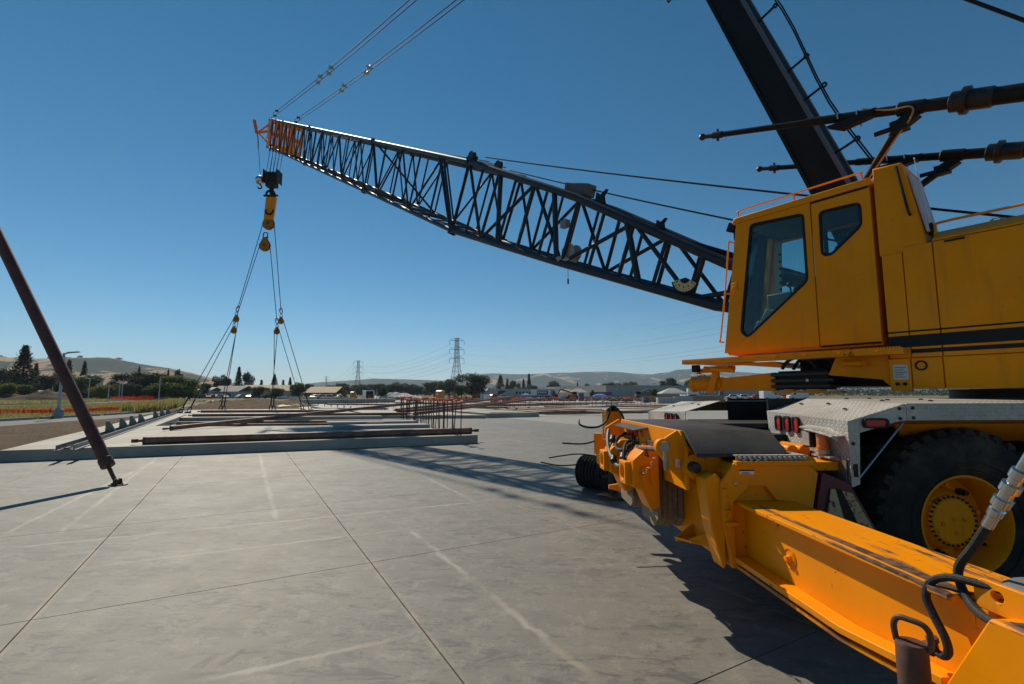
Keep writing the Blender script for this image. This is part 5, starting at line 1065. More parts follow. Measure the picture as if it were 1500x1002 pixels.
def verge():
    m = MB(); vs_ = []; nd, ne = 220, 26
    def along(P, t):
        x = t * (len(P) - 1); i = min(int(x), len(P) - 2); return P[i].lerp(P[i + 1], x - i)
    for j in range(nd + 1):
        a_, b_ = along(EDGE, j / nd), along(PAN_L, j / nd)
        for i in range(ne + 1):
            p = a_.lerp(b_, i / ne); k = min(1, 6 * min(i / ne, 1 - i / ne)); h = abs(nz0.noise(p * 0.7)) * 0.16 + abs(nz0.noise(p * 2.6)) * 0.10; vs_.append((p.x, p.y, -0.02 + h * k))
    m.add(vs_, [(j*(ne+1)+i, j*(ne+1)+i+1, (j+1)*(ne+1)+i+1, (j+1)*(ne+1)+i) for j in range(nd) for i in range(ne)]); return m.build('soil_verge', M_soil, None, 0, 70)
from mathutils import noise as nz0
tag(verge(), kind='structure')
def kerb(name, pts, w=0.16, h=0.13):
    m = MB()
    for a, b in zip(pts, pts[1:]): m.bar(Vector((a.x, a.y, h / 2 - 0.05)), Vector((b.x, b.y, h / 2 - 0.05)), w, h + 0.1)
    return tag(m.build(name, M_kerb, None, 0.02), kind='structure')
def cut(P, a, b): return [P[i].lerp(P[i + 1], f) for i, f in [(int(min(x, len(P) - 1.001)), x - int(min(x, len(P) - 1.001))) for x in [a + (b - a) * k / 12 for k in range(13)]]]
kerb('kerb', cut(KERB, 0, 3.0)); kerb('kerb', cut(KERB, 3.15, 4.9)); kerb('kerb', cut(KERB, 5.05, 6.6)); kerb('kerb', cut(KERB, 6.75, 9)); kerb('kerb', LA); kerb('kerb', LB); kerb('kerb', [at(u, v, 0) for u, v in ((262, 599.6), (268, 600.6), (276, 599.5), (292, 591.5))])
def leafy(g, c, rough):
    """leaf tissue: part of the light passes through"""
    m = g.set(c, rough, 0, Specular_IOR_Level=0.15); t = g.t; tr = t.nodes.new('ShaderNodeBsdfTranslucent'); mx = t.nodes.new('ShaderNodeMixShader'); mx.inputs[0].default_value = 0.45
    t.links.new(c, tr.inputs[0]); t.links.new(g.b.outputs[0], mx.inputs[1]); t.links.new(tr.outputs[0], mx.inputs[2]); t.links.new(mx.outputs[0], t.nodes['Material Output'].inputs[0]); return m
# grass: blades as one mass of thin quads
def grass(name, bands, mat, n, hmin, hmax, seed, label):
    """bands: (u0, u1, far line, near line) with the lines as ground points across the field"""
    rs = random.Random(seed); vs_ = []; fs = []
    for _ in range(n):
        A_, B_2, t0, t1 = rs.choice(bands); x = rs.random() * (len(A_) - 1); i = int(min(x, len(A_) - 1.001)); pa = A_[i].lerp(A_[i + 1], x - i); x = x / (len(A_) - 1) * (len(B_2) - 1); i = int(min(x, len(B_2) - 1.001)); pb = B_2[i].lerp(B_2[i + 1], x - i)
        p = pa.lerp(pb, t0 + (t1 - t0) * rs.random()); p.z = -0.06
        for q in range(3):
            a = rs.uniform(0, math.pi); h = rs.uniform(hmin, hmax); w = rs.uniform(0.02, 0.06) * (0.6 + p.length / 60)
            o = p + Vector((rs.uniform(-.2, .2), rs.uniform(-.2, .2), 0)); dx = Vector((math.cos(a) * w, math.sin(a) * w, 0)); tp = o + Vector((rs.uniform(-.15, .15), rs.uniform(-.15, .15), h))
            k = len(vs_); vs_ += [o - dx, o + dx, tp]; fs.append((k, k + 1, k + 2))
    me = bpy.data.meshes.new(name); me.from_pydata(vs_, [], fs); me.materials.append(mat)
    o = bpy.data.objects.new(name, me); col.objects.link(o); return tag(o, label, 'grass', None, 'stuff')
def blade_mat(name, a, b, c_):
    g = G(name); n = g.noise(0.09, 5, 0.6); f = g.noise(1.4, 4, 0.65)
    c = g.mix(g.step(n, 0.4, 0.62), a, b); c = g.mix(g.math('MULTIPLY', g.step(f, 0.4, 0.7), 0.7), c, c_)
    return leafy(g, c, 0.9)
M_grass = blade_mat('dry_and_green_grass', (0.36, 0.30, 0.11), (0.19, 0.23, 0.06), (0.46, 0.36, 0.17))
M_weeds = blade_mat('rusty_weeds', (0.36, 0.17, 0.06), (0.40, 0.25, 0.10), (0.24, 0.24, 0.07))
FAR = [at(u, v, 0) for u, v in ((-260, 588), (0, 586), (120, 584.5), (262, 583))]
grass('kerbside_grass', [(KERB, LA, 0.02, 0.28)], M_grass, 9000, 0.06, 0.24, 3, 'short yellow green grass along the kerb in front of the orange fence')
grass('meadow_grass', [(KERB, LA, 0.30, 0.95)], M_grass, 15000, 0.15, 0.5, 7, 'tall dry and green grass between the two roads')
grass('rough_grass', [(LB, FAR, 0.02, 1.0)], M_grass, 12000, 0.2, 0.7, 4, 'rough yellow green grass beyond the parking lane')
grass('reddish_weeds', [(KERB, LA, 0.25, 0.6)], M_weeds, 5500, 0.2, 0.55, 5, 'reddish dry weeds around the orange fence')
grass('roadside_weeds', [(KERB[6:], KERB[6:], 0, 1), ([q + Vector((-0.6, 0.4, 0)) for q in KERB[6:]], [q + Vector((-3.0, 2.0, 0)) for q in KERB[6:]], 0, 1)], M_grass, 2200, 0.3, 1.2, 6, 'tall green weeds beside the road bend')

# ---------------------------------------------------------------- tilt-up panels
def panel_mat():
    g = G('cast_concrete'); a = g.noise(0.5, 6, 0.6); b = g.noise(3, 5, 0.65); z = g.sep()[2]
    c = g.mix(g.step(a, 0.3, 0.7), (0.30, 0.278, 0.23), (0.43, 0.40, 0.34)); c = g.mix(g.math('MULTIPLY', g.step(b, 0.5, 0.8), 0.4), c, (0.26, 0.25, 0.225)); g.bump(g.noise(40, 3), 0.15, 0.004)
    return g.set(c, 0.75, 0, Specular_IOR_Level=0.3)
M_panel = panel_mat()
def slab(name, quad, z0, z1, label, cat='wall panel', group=None, mat=None):
    m = MB(); m.plate([Vector((p[0], p[1], z0)) for p in quad], (0, 0, z1 - z0)); return tag(m.build(name, mat or M_panel, None, 0.012), label, cat, group)
def edge_panel(u0, v0, u1, v1, z0, h, L, label, name='wall_panel', az=None):
    a, b = at(u0, v0, z0), at(u1, v1, z0); d = (Vector((-math.sin(R(az)), math.cos(R(az)), 0)) if az is not None else DIR_D) * L
    return slab(name, [a, b, b + d, a + d], z0, z0 + h, label)
A0, A1 = at(-4, 677.5, 0), at(700, 649.5, 0)
lA = DIR_D * 9.3
slab('wall_panel', [A0, A1, A1 + DIR_D * 10.2, A0 + lA], 0.0, 0.28, 'broad flat concrete wall panel cast on the slab under the long brown pipes')
s0 = A0 + lA * 1.002; slab('wall_panel', [s0, s0 + DIR_E * 1.9, s0 + DIR_E * 1.9 + DIR_D * 13.5, s0 + DIR_D * 13.5], 0.0, 0.28, 'narrow concrete strip panel carrying the far end of the steel ledger')
B0 = at(237, 617.5, 0.0); B1 = at(560, 614.0, 0.0)
slab('wall_panel', [B0, B1, B1 + DIR_D * 18, B0 + DIR_D * 16.5], 0.0, 0.22, 'flat concrete wall panel rigged to the crane slings')
for a in ((545, 613.3, 712, 613, 0.22, 9, 'low concrete panel between the rebar row and the orange stake'), (713, 612.4, 790, 610.6, 0.32, 9, 'thick concrete panel with clean front edge on the open slab'),
          (473, 601.0, 568, 600.2, 0.22, 9, 'pale concrete panel with a row of bolts on top'), (444, 592.2, 579, 589.6, 0.75, 3, 'upright grey concrete footing wall ahead of the rebar rows'),
          (425, 588.0, 520, 586, 0.75, 3, 'grey concrete footing wall staggered behind the first footing wall'), (406, 584.6, 500, 583.4, 0.7, 3, 'farthest grey concrete footing wall by the trench'),
          (800, 607.5, 880, 606, 0.22, 8, 'concrete panel beside the outrigger jack'), (902, 606, 1003, 603.5, 0.25, 9, 'concrete panel behind the crane deck'), (740, 601, 900, 600, 0.15, 10, 'thin pale concrete panel under the bundled pipes'),
          (860, 597, 1000, 595, 0.2, 12, 'pale concrete panel below the timber hoarding'), (1010, 597, 1130, 595, 0.25, 9, 'concrete panel hidden partly by the crane arm'), (690, 595.5, 790, 594.6, 0.3, 9, 'concrete panel behind the sloping rusty pipes'), (800, 593, 930, 592, 0.35, 10, 'concrete panel in the row before the boom lift'), (600, 592.4, 690, 591.8, 0.3, 8, 'concrete panel next to the orange portable toilet')):
    edge_panel(a[0], a[1], a[2], a[3], 0.0, a[4], a[5], a[6], 'footing_wall' if 'footing' in a[6] else 'wall_panel')
# strips lying on the first panel
for (u0, v0, u1, v1, lab) in ((482, 623.3, 612, 621.2, 'grey concrete strip lying on the broad panel, farther one of the pair'), (493, 629.6, 630, 626.8, 'grey concrete strip lying on the broad panel, nearer one of the pair')):
    a, b = at(u0, v0, 0.28), at(u1, v1, 0.28); slab('concrete_strip', [a, b, b + DIR_D * 0.9, a + DIR_D * 0.9], 0.282, 0.42, lab, 'concrete strip', None, simple('grey_strip', (0.27, 0.27, 0.265), 0.7))

# steel ledger with gussets along the panel edge
def ledger():
    t = thing('steel_ledger', at(82, 657, 0.28), 'grey steel ledger angle with triangular gussets along the panel edge', 'steel ledger'); lm = simple('galvanised_grey', (0.14, 0.15, 0.16), 0.5, 0.2)
    p0, p1 = at(82, 656.5, 0.36), at(251, 604.6, 0.36); q0 = at(103, 657, 0.36); d = (p1 - p0); L = d.length; d.normalize(); side = (q0 - p0) - d * (q0 - p0).dot(d); q0 = p0 + side
    for a, nm in ((p0, 'rail'), (q0, 'rail')):
        m = MB(); m.bar(a, a + d * L, 0.02, 0.13); m.bar(a + Vector((0, 0, -0.06)), a + d * L + Vector((0, 0, -0.06)), 0.10, 0.02); m.build(nm, lm, t)
    for k, t_ in enumerate((0.105, 0.20, 0.29, 0.37, 0.455, 0.64, 0.75, 0.87)):
        c = p0 + d * (L * t_) + side * 0.5
        m = MB(); s = side * 0.46
        m.plate([c - s, c + s, c + s * 0.9 + Vector((0, 0, 0.06)), c - s * 0.35 + Vector((0, 0, 0.40)), c - s + Vector((0, 0, 0.40))], d * 0.10); m.build('gusset', lm, t)
    for k in range(40):
        c = p0 + d * (L * (k + 0.5) / 40) + side * 0.5 + Vector((0, 0, -0.03)); m = MB(); m.tube(c, c + Vector((0, 0, -0.05)), 0.012, n=6); m.bar(c - side * 0.45, c + side * 0.45, 0.02, 0.02); m.build('tie', lm, t)
ledger()

# ---------------------------------------------------------------- braces
def pipe(name, a, b, r, mat, label, cat='pipe', group=None, ends=True):
    t = thing(name, a, label, cat, group)
    d = (b - a).normalized()
    m = MB(); m.tube(a, b, r, n=18); m.build('tube', mat, t)
    if ends:
        for p, s in ((a, -1), (b, 1)):
            m = MB(); m.tube(p, p + d * s * 0.18, r * 0.35, n=8); m.lathe([(0, 0), (r * 1.06, 0), (r * 1.06, 0.06), (0, 0.06)], p, d * s, 16); m.bar(p + d * s * 0.18, p + d * s * 0.32, r * 0.9, r * 0.9); m.build('end_shoe', M_rust, t)
    return t
def tall_brace():
    foot = at(172, 711, 0.0); top = foot + Vector((-2.5, 0.35, 3.75)).normalized() * 7.2
    t = thing('tilt_up_brace', foot, 'dark red steel tilt-up brace leaning from a foot plate bolted to the floor', 'brace')
    d = (top - foot).normalized(); k0 = foot + d * 0.42
    m = MB(); m.path([k0, k0 + d * 6.5], 0.098, n=28); m.build('tube', M_brace, t)
    m = MB(); m.lathe([(0, -0.02), (0.108, -0.02), (0.112, 0.0), (0.112, 0.14), (0.10, 0.15)], k0, d, 24); m.build('end_cap', M_rust, t)
    m = MB(); m.tube(foot + d * 0.10, k0, 0.032, n=12)
    for i in range(10): m.lathe([(0.032, 0), (0.036, 0.008), (0.032, 0.016)], foot + d * (0.14 + i * 0.024), d, 12)
    m.build('screw', M_rust, t)
    m = MB(); x = Vector((d.x, d.y, 0)).normalized(); y = Vector((-x.y, x.x, 0)); f = frame(foot, x, y); m.M = f
    m.span((-0.14, -0.075, 0.001), (0.12, 0.075, 0.018))
    for s in (-0.05, 0.05): m.plate([(-0.06, s, 0.018), (0.07, s, 0.018), (0.03, s, 0.12), (-0.03, s, 0.12)], (0, 0.014 if s < 0 else -0.014, 0))
    m.tube((0, -0.07, 0.085), (0, 0.07, 0.085), 0.016, n=10); m.tube((-0.10, 0, 0.018), (-0.10, 0, 0.045), 0.016, n=8); m.tube((0.09, 0.03, 0.018), (0.09, 0.03, 0.045), 0.016, n=8); m.build('foot_plate', M_rust, t)
tall_brace()
def lying(u0, v0, u1, v1, z0, z1, r, label, mat=M_brown, grp=None, y1=None, ends=True):
    a = at(u0, v0, z0 + r); b = at(u1, v1, z1 + r) if y1 is None else at(u1, v1, y=y1)
    return pipe('brace_pipe', a, b, r, mat, label, 'brace pipe', grp, ends)
lying(214, 645.3, 688, 630.8, 0.28, 0.28, 0.105, 'long brown brace pipe lying nearest the broad panel front edge with a yellow tag')
lying(252, 627.0, 616, 589.5, 0.29, 0.9, 0.085, 'long dark brown brace pipe sloping up across the panels', y1=33.0)
lying(262, 620.6, 600, 616.8, 0.28, 0.28, 0.09, 'brown brace pipe lying behind the sloping pipe on the broad panel')
lying(268, 623.0, 560, 620.6, 0.28, 0.28, 0.05, 'thin brown pipe beside the concrete strips')
lying(284, 608.3, 596, 606.0, 0.22, 0.22, 0.09, 'brown brace pipe lying on the rigged panel near its edge')
lying(296, 602.6, 500, 601.8, 0.22, 0.22, 0.10, 'brown brace pipe lying along the rigged panel near the slings')
lying(581, 600.5, 752, 581.6, 0.3, 1.1, 0.11, 'rusty brace pipe sloping to the right, farthest of three', y1=62.0)
lying(586, 603.0, 778, 585.6, 0.3, 1.1, 0.11, 'rusty brace pipe sloping to the right, middle of three', y1=55.0)
lying(609, 606.0, 786, 584.6, 0.3, 1.1, 0.10, 'rusty brace pipe sloping to the right, nearest of three', y1=50.0)
lying(480, 592.0, 600, 592.6, 0.2, 0.2, 0.11, 'brown pipe lying ahead of the footing wall')
for k, (u0, v0, u1, v1) in enumerate(((745, 599, 905, 604.5), (748, 597.6, 880, 600.8), (800, 595.5, 960, 600.0), (890, 594, 1005, 597), (905, 592.6, 1010, 594.5), (700, 596, 800, 597.6), (690, 593.5, 860, 592.4), (760, 590.5, 905, 592), (820, 602.5, 940, 603.8), (930, 599, 1020, 600.5), (720, 606, 850, 603.4), (640, 590.6, 760, 589.4))):
    lying(u0, v0, u1, v1, 0.16, 0.16, 0.10, 'rust brown pipe lying across the far panels beyond the open slab', grp='pipes on the far panels')
tp = at(663, 631.5, 0.385); tq = at(667, 631.4, 0.385); m = MB(); m.tube(tp, tq, 0.109, n=18); tag(m.build('yellow_tag', simple('yellow_tape', (0.75, 0.55, 0.03), 0.6), None, 0.01), 'yellow tape band wrapped round the front brown pipe', 'tape')

# ---------------------------------------------------------------- rebar with safety caps
M_cap = simple('orange_plastic', (0.80, 0.13, 0.035), 0.5, 0, 0.15, 4, 'obj'); M_bar = simple('rebar_steel', (0.075, 0.05, 0.038), 0.7, 0.2, 0.4, 9, 'obj')
def rebar_proto(h):
    m = MB(); m.tube((0, 0, 0), (0, 0, h), 0.017, n=6); o = m.build('rebar', M_bar, None, origin=(0, 0, 0))
    m = MB(); m.lathe([(0.024, -0.09), (0.028, -0.02), (0.075, -0.015), (0.08, 0.0), (0.07, 0.02), (0, 0.03)], (0, 0, h), (0, 0, 1), 8); m.build('safety_cap', M_cap, o)
    return o
rb = None
def rebar_row(u0, v0, u1, v1, z, n, h, label, grp, lean=0.05, jit=0.08, s=1.0):
    global rb
    a, b = at(u0, v0, z), at(u1, v1, z)
    for k in range(n):
        if rb is None: rb = rebar_proto(1.15); o = rb
        else: o = copy_tree(rb)
        p = a + (b - a) * ((k + random.uniform(-.2, .2)) / max(1, n - 1)); p.x += random.uniform(-jit, jit)
        o.location = p; o.rotation_euler = (random.uniform(-lean, lean), random.uniform(-lean, lean), random.uniform(0, 3)); hh = h / 1.15 * random.uniform(0.95, 1.06); o.scale = (s, s, hh)
        tag(o, label, 'rebar', grp)
rebar_row(672, 638.5, 586, 613.5, 0.282, 26, 1.15, 'thin rebar with orange cap standing along the broad panel side', 'rebars along the broad panel')
rebar_row(664, 636.5, 590, 614.5, 0.282, 12, 1.15, 'thin rebar with orange cap standing along the broad panel side', 'rebars along the broad panel', 0.09)
rebar_row(500, 595, 600, 606, 0.0, 24, 1.15, 'dark rebar with orange cap in the long row ahead of the footing wall', 'rebars before the footing wall', 0.03)
rebar_row(725, 603, 778, 600, 0.0, 14, 1.05, 'rebar with orange cap beside the sloping rusty pipes', 'rebars by the sloping pipes', 0.04)
rebar_row(800, 600, 960, 597, 0.0, 22, 1.0, 'far rebar with orange cap in the row beyond the outrigger', 'rebars beyond the outrigger', 0.03, s=1.3)
rebar_row(600, 597, 700, 595, 0.0, 16, 1.0, 'far rebar with orange cap behind the portable toilet slab', 'rebars by the portable toilet', 0.03, s=1.3)
rebar_row(770, 594, 985, 592, 0.0, 30, 1.1, 'far rebar with orange cap in the back row before the lifts', 'rebars before the lifts', 0.03, s=1.5)
# panel lifting bolts
for k in range(6):
    p = at(466 + k * 9.5, 594.5 + k * 0.9, 0.22); m = MB(); m.tube(p, p + Vector((0, 0, 0.2)), 0.04, n=8); m.box(p + Vector((0, 0, 0.22)), (0.14, 0.14, 0.06)); tag(m.build('anchor_bolt', M_darkgrease), 'short dark anchor bolt on the pale panel edge', 'anchor bolt', 'anchor bolts on the pale panel')
def stake(u, v, z, h, label, w=0.28):
    p = at(u, v, z); m = MB(); m.plate([p + Vector((-w / 2, 0, 0)), p + Vector((w / 2, 0, 0)), p + Vector((w * 0.62, 0, h)), p + Vector((-w * 0.38, 0, h))], (0, 0.05, 0)); tag(m.build('orange_stake', M_cap), label, 'stake')
stake(615, 608.5, 0.0, 0.62, 'flat orange marker stake beside the sloping dark pipe', 0.11); stake(679, 591, 0, 0.9, 'thin orange stake right of the portable toilet', 0.14)

# ---------------------------------------------------------------- rigging
HY = 41.5
def hook():
    c = at(399, 258, y=HY); tpz = 24.0
    t = thing('hook_block', c, 'black multi sheave hook block hanging from the boom head', 'hook block')
    m = MB()
    for k in range(7): m.lathe([(0, -0.06), (0.55, -0.06), (0.5, 0), (0.55, 0.06), (0, 0.06)], c + Vector((-0.5 + k * 0.16, 0.0, -0.15)), (1, 0.2, 0), 16)
    m.build('sheaves', M_darkgrease, t)
    for k in (-0.62, 0.6):
        m = MB(); m.plate([c + Vector((k, -0.5, -0.7)), c + Vector((k, 0.5, -0.7)), c + Vector((k, 0.5, 0.45)), c + Vector((k, -0.5, 0.45))], (0.06, 0, 0)); m.build('cheek_plate', M_black, t)
    m = MB(); m.box(c + Vector((0, 0, -0.85)), (0.9, 0.6, 0.4)); m.tube(c + Vector((0, 0, -1.0)), c + Vector((0, 0, -1.75)), 0.2, 0.16, 12); m.path(arc(c + Vector((0, 0, -2.0)), 0.30, 100, -170, 14), 0.10, 8); m.build('hook', M_black, t)
    # falls of rope to the boom head
    tp = SUP @ Vector((45.75, 0, interp(LO, 45.7)))
    for k in range(8):
        x = -0.48 + k * 0.14
        m = MB(); m.tube(c + Vector((x, 0.4 * (-1) ** k, 0.2)), tp + Vector((x * 1.1 - 0.1, 0.4 * (-1) ** k, 0.0)), 0.022, n=6); m.build('rope_fall', M_cable, t)
    b = at(381, 264, y=HY); m = MB(); m.ball(b, 0.42, 12); o = m.build('headache_ball', M_chrome); o['label'] = 'round steel headache ball hanging beside the hook block'; o['category'] = 'headache ball'; o['w'] = o.location[:]
    m = MB(); m.tube(b + Vector((0, 0, 0.4)), SUP @ Vector((46.4, 1.62, 25.25)), 0.02, n=6); m.build('whip_line', M_cable, o)
    m = MB(); m.path(arc(b + Vector((0, 0, -0.62)), 0.18, 90, -180, 10), 0.06, 6); m.build('hook', M_black, o)
hook()
M_block = paint('weathered_orange_block', 0.6, (0.42, 0.16, 0.012), 0.5)
def snatch(u, v, s, label, link=True):
    c = at(u, v, y=HY); t = thing('snatch_block', c, label, 'snatch block')
    prof = [(-0.55, 0.55), (-0.22, 1.25), (0.22, 1.25), (0.55, 0.55), (0.85, 0.0), (0.72, -0.6), (0.3, -0.95), (-0.3, -0.95), (-0.72, -0.6), (-0.85, 0.0)]
    for y in (-0.22, 0.16):
        m = MB(); m.plate([c + Vector((a * s, y * s, b * s)) for a, b in prof], (0, 0.06 * s, 0)); m.build('cheek_plate', M_block, t, 0.02 * s)
    m = MB(); m.lathe([(0, -0.14 * s), (0.8 * s, -0.14 * s), (0.7 * s, 0), (0.8 * s, 0.14 * s), (0, 0.14 * s)], c, (0, 1, 0), 20); m.build('sheave', M_darkgrease, t)
    m = MB(); m.lathe([(0, 0.06 * s), (0.22 * s, 0.05 * s), (0.26 * s, 0)], c + Vector((0, -0.22 * s, 0)), (0, -1, 0), 12); m.build('axle_pin', M_rust, t)
    if link:
        m = MB(); k = c + Vector((0, 0, 1.55 * s)); m.path([k + Vector((0.34 * s * math.sin(a), 0, 0.48 * s * math.cos(a))) for a in [2 * math.pi * i / 14 for i in range(14)]], 0.085 * s, 8, True); m.tube(k + Vector((-0.42 * s, 0, -0.35 * s)), k + Vector((0.42 * s, 0, -0.35 * s)), 0.1 * s, n=8); m.build('shackle', M_black, t)
    return c
S1 = snatch(393.5, 327, 0.62, 'large weathered yellow snatch block below the yellow lifting link', False)
S2 = snatch(388, 359, 0.58, 'lower weathered yellow snatch block hung by a shackle')
SL1 = snatch(346, 467, 0.30, 'small orange pulley block, upper one of the steeply splayed pair'); SL2 = snatch(342.5, 484, 0.30, 'small orange pulley block, lower one of the steeply splayed pair')
SR1 = snatch(411.5, 470, 0.30, 'small orange pulley block, upper one of the near vertical pair'); SR2 = snatch(405.5, 485, 0.30, 'small orange pulley block, lower one of the near vertical pair')
def link_bar():
    c = at(395.5, 302, y=HY); t = thing('lifting_link', c, 'bright yellow lifting link under the hook', 'lifting link')
    m = MB(); m.plate([c + Vector(v) for v in ((-0.45, -0.15, -1.3), (0.35, -0.15, -1.3), (0.55, -0.15, 0.75), (0.4, -0.15, 0.95), (-0.25, -0.15, 0.95), (-0.35, -0.15, 0.7))], (0, 0.3, 0)); m.build('body', M_yellow, t, 0.04)
    m = MB(); m.path(arc(c + Vector((0.08, -0.2, 1.0)), 0.38, 190, -10, 12), 0.10, 8); m.tube(c + Vector((-0.5, -0.2, 0.9)), c + Vector((0.75, -0.2, 0.9)), 0.1, n=8); m.build('shackle', M_black, t)
    m = MB(); m.path(arc(c + Vector((0.1, -0.25, -0.5)), 0.34, 170, 370, 12), 0.08, 8); m.build('shackle', M_black, t)
link_bar()
ends = [at(263, 605.2, 0.22), at(275, 605.2, 0.22), at(322, 603.6, 0.22), at(327, 603.8, 0.22), at(396, 602.8, 0.22), at(401, 603.4, 0.22), at(444, 601.0, 0.22), at(455, 601.4, 0.22)]
pairs = [(S1 + Vector((-0.5, 0, 0)), SL1 + Vector((0, 0, 0.6)), 0), (S2 + Vector((-0.45, 0, 0)), SL2 + Vector((0, 0, 0.6)), 0), (S1 + Vector((0.5, 0, 0)), SR1 + Vector((0, 0, 0.6)), 0), (S2 + Vector((0.45, 0, 0)), SR2 + Vector((0, 0, 0.6)), 0),
         (SL1 + Vector((-0.22, 0, 0)), ends[0], 1), (SL1 + Vector((0.22, 0, 0)), ends[2], 1), (SL2 + Vector((-0.22, 0, 0)), ends[1], 1), (SL2 + Vector((0.22, 0, 0)), ends[3], 1),
         (SR1 + Vector((-0.22, 0, 0)), ends[4], 1), (SR1 + Vector((0.22, 0, 0)), ends[7], 1), (SR2 + Vector((-0.22, 0, 0)), ends[5], 1), (SR2 + Vector((0.22, 0, 0)), ends[6], 1)]
sl_lab = ['long sling rope from the large yellow block to the upper splayed pulley', 'long sling rope from the lower yellow block to the lower splayed pulley', 'long sling rope from the large yellow block to the upper near vertical pulley', 'long sling rope from the lower yellow block to the lower near vertical pulley',
          'most splayed sling leg reaching the panel corner by the ledger', 'sling leg of the upper splayed pulley running almost straight down', 'second splayed sling leg beside the panel corner', 'sling leg of the lower splayed pulley running almost straight down',
          'straight sling leg of the upper near vertical pulley', 'sling leg of the upper near vertical pulley slanting to the trench side', 'straight sling leg of the lower near vertical pulley', 'sling leg of the lower near vertical pulley slanting to the trench side']
for (a, b, e), lab in zip(pairs, sl_lab):
    t = thing('sling_rope', b, lab, 'sling rope')
    m = MB(); m.tube(a, b + (a - b).normalized() * (0.5 if e else 0.3), 0.028, n=6); m.build('rope', M_cable, t)
    d = (a - b).normalized()
    m = MB(); m.path([b + d * (0.3 + 0.26 * math.cos(q)) + Vector((0.12 * math.sin(q), 0, 0)) for q in [2 * math.pi * i / 10 for i in range(10)]], 0.035, 6, True)
    if e: m.box(b + Vector((0, 0, 0.06)), (0.32, 0.3, 0.12)); m.tube(b + d * 0.5, b + d * 1.3, 0.05, n=6)
    m.build('end_loop', M_black, t)
# ================================================================ the distance: hills, trees, buildings, site clutter
from mathutils import noise as nz
def hill_mat(name, grass_c, green, cover, scale):
    g = G(name); a = g.noise(scale, 6, 0.6, dist=0.5); b = g.noise(scale * 6, 5, 0.6); z = g.sep()[2]
    c = g.mix(b, tuple(q * 0.78 for q in grass_c), grass_c)
    w = g.math('ADD', a, g.math('MULTIPLY', b, 0.25))
    c = g.mix(g.step(w, cover, cover + 0.035), c, g.mix(g.noise(scale * 30, 3), tuple(q * 0.6 for q in green), green))
    g.bump(w, 0.5, 20); return g.set(c, 0.95, 0, Specular_IOR_Level=0.05)
def ridge(name, prof, dist, depth, mat, seed, amp, front=1.0):
    """a hill: ridge heights over bearing, falling to the plain in front and behind"""
    n = 180; rows = 26; us = [prof[0][0] + (prof[-1][0] - prof[0][0]) * i / n for i in range(n + 1)]
    vs_ = []
    for j in range(rows + 1):
        t = j / rows
        for u in us:
            for (a, va), (b, vb) in zip(prof, prof[1:]):
                if a <= u <= b: v = va + (vb - va) * (u - a) / (b - a); break
            top = at(u, v, y=dist); H = max(top.z, 0)
            k = math.sin(min(1, t / 0.62) * math.pi / 2) ** 1.3 if t < 0.62 else math.cos((t - 0.62) / 0.38 * math.pi / 2)
            yy = dist + depth * (t - 0.62); x = top.x * (1 + (yy - dist) / dist)
            q = Vector((x * 0.004 + seed, yy * 0.004, seed)); spur = (nz.noise(q) + 0.5 * nz.noise(q * 2.7)) * amp * (1 - abs(t - 0.3) * 1.2 if t < 0.62 else 0.3)
            spur *= 0.0 if abs(t - 0.62) < 0.03 else 1.0
            vs_.append((x, yy, -8 + (H + 8) * k + spur * k * (1 - k) * 3 + nz.noise(q * 9) * H * 0.02 * k))
    m = MB(); m.add(vs_, [(j*(n+1)+i, j*(n+1)+i+1, (j+1)*(n+1)+i+1, (j+1)*(n+1)+i) for j in range(rows) for i in range(n)])
    o = m.build(name, mat, None, 0, 80); return tag(o, kind='structure')
TAN = (0.42, 0.27, 0.15); OAK = (0.035, 0.048, 0.022)
ridge('hill', [(-900, 540), (-400, 525), (-100, 522), (0, 526.5), (50, 528), (110, 526), (165, 528), (200, 534), (250, 541), (290, 549), (330, 560), (350, 568), (372, 580)], 1500, 1100, hill_mat('near_hill', TAN, OAK, 0.625, 0.0055), 3.1, 46)
ridge('hill', [(330, 582), (380, 573), (430, 564.5), (470, 560), (520, 557), (545, 555), (590, 556), (640, 557.5), (670, 559), (720, 562), (780, 575), (810, 584)], 3600, 1900, hill_mat('wooded_hill', (0.20, 0.17, 0.10), (0.045, 0.06, 0.035), 0.47, 0.0022), 7.7, 60)
ridge('hill', [(560, 584), (610, 566), (650, 558), (690, 549), (730, 547.5), (760, 549), (800, 547.5), (845, 546), (900, 545.5), (955, 549), (985, 545), (1010, 541), (1035, 540), (1070, 545), (1140, 549), (1250, 544), (1400, 548), (1600, 545), (2200, 550), (2600, 575)], 4200, 2300, hill_mat('far_hill', (0.40, 0.27, 0.16), (0.04, 0.055, 0.035), 0.53, 0.0026), 12.3, 85)

# ---------------------------------------------------------------- trees
def foliage_mat(name, dark, light):
    g = G(name, 'obj'); r = g.rnd(); n = g.noise(0.9, 4, 0.6); f = g.noise(6, 3)
    c = g.mix(g.step(g.math('ADD', g.math('MULTIPLY', n, 0.7), g.math('MULTIPLY', f, 0.3)), 0.35, 0.65), dark, light)
    c = g.mix(g.math('MULTIPLY', r, 0.35), c, tuple(q * 0.55 for q in dark))
    return leafy(g, c, 0.7)
F_dark = foliage_mat('dark_foliage', (0.022, 0.034, 0.014), (0.060, 0.080, 0.028)); F_mid = foliage_mat('mid_foliage', (0.038, 0.065, 0.014), (0.10, 0.15, 0.032)); F_light = foliage_mat('light_foliage', (0.075, 0.115, 0.018), (0.16, 0.20, 0.035)); F_con = foliage_mat('conifer_needles', (0.016, 0.026, 0.014), (0.045, 0.062, 0.030)); F_yel = foliage_mat('yellow_green_foliage', (0.13, 0.15, 0.02), (0.24, 0.23, 0.05))
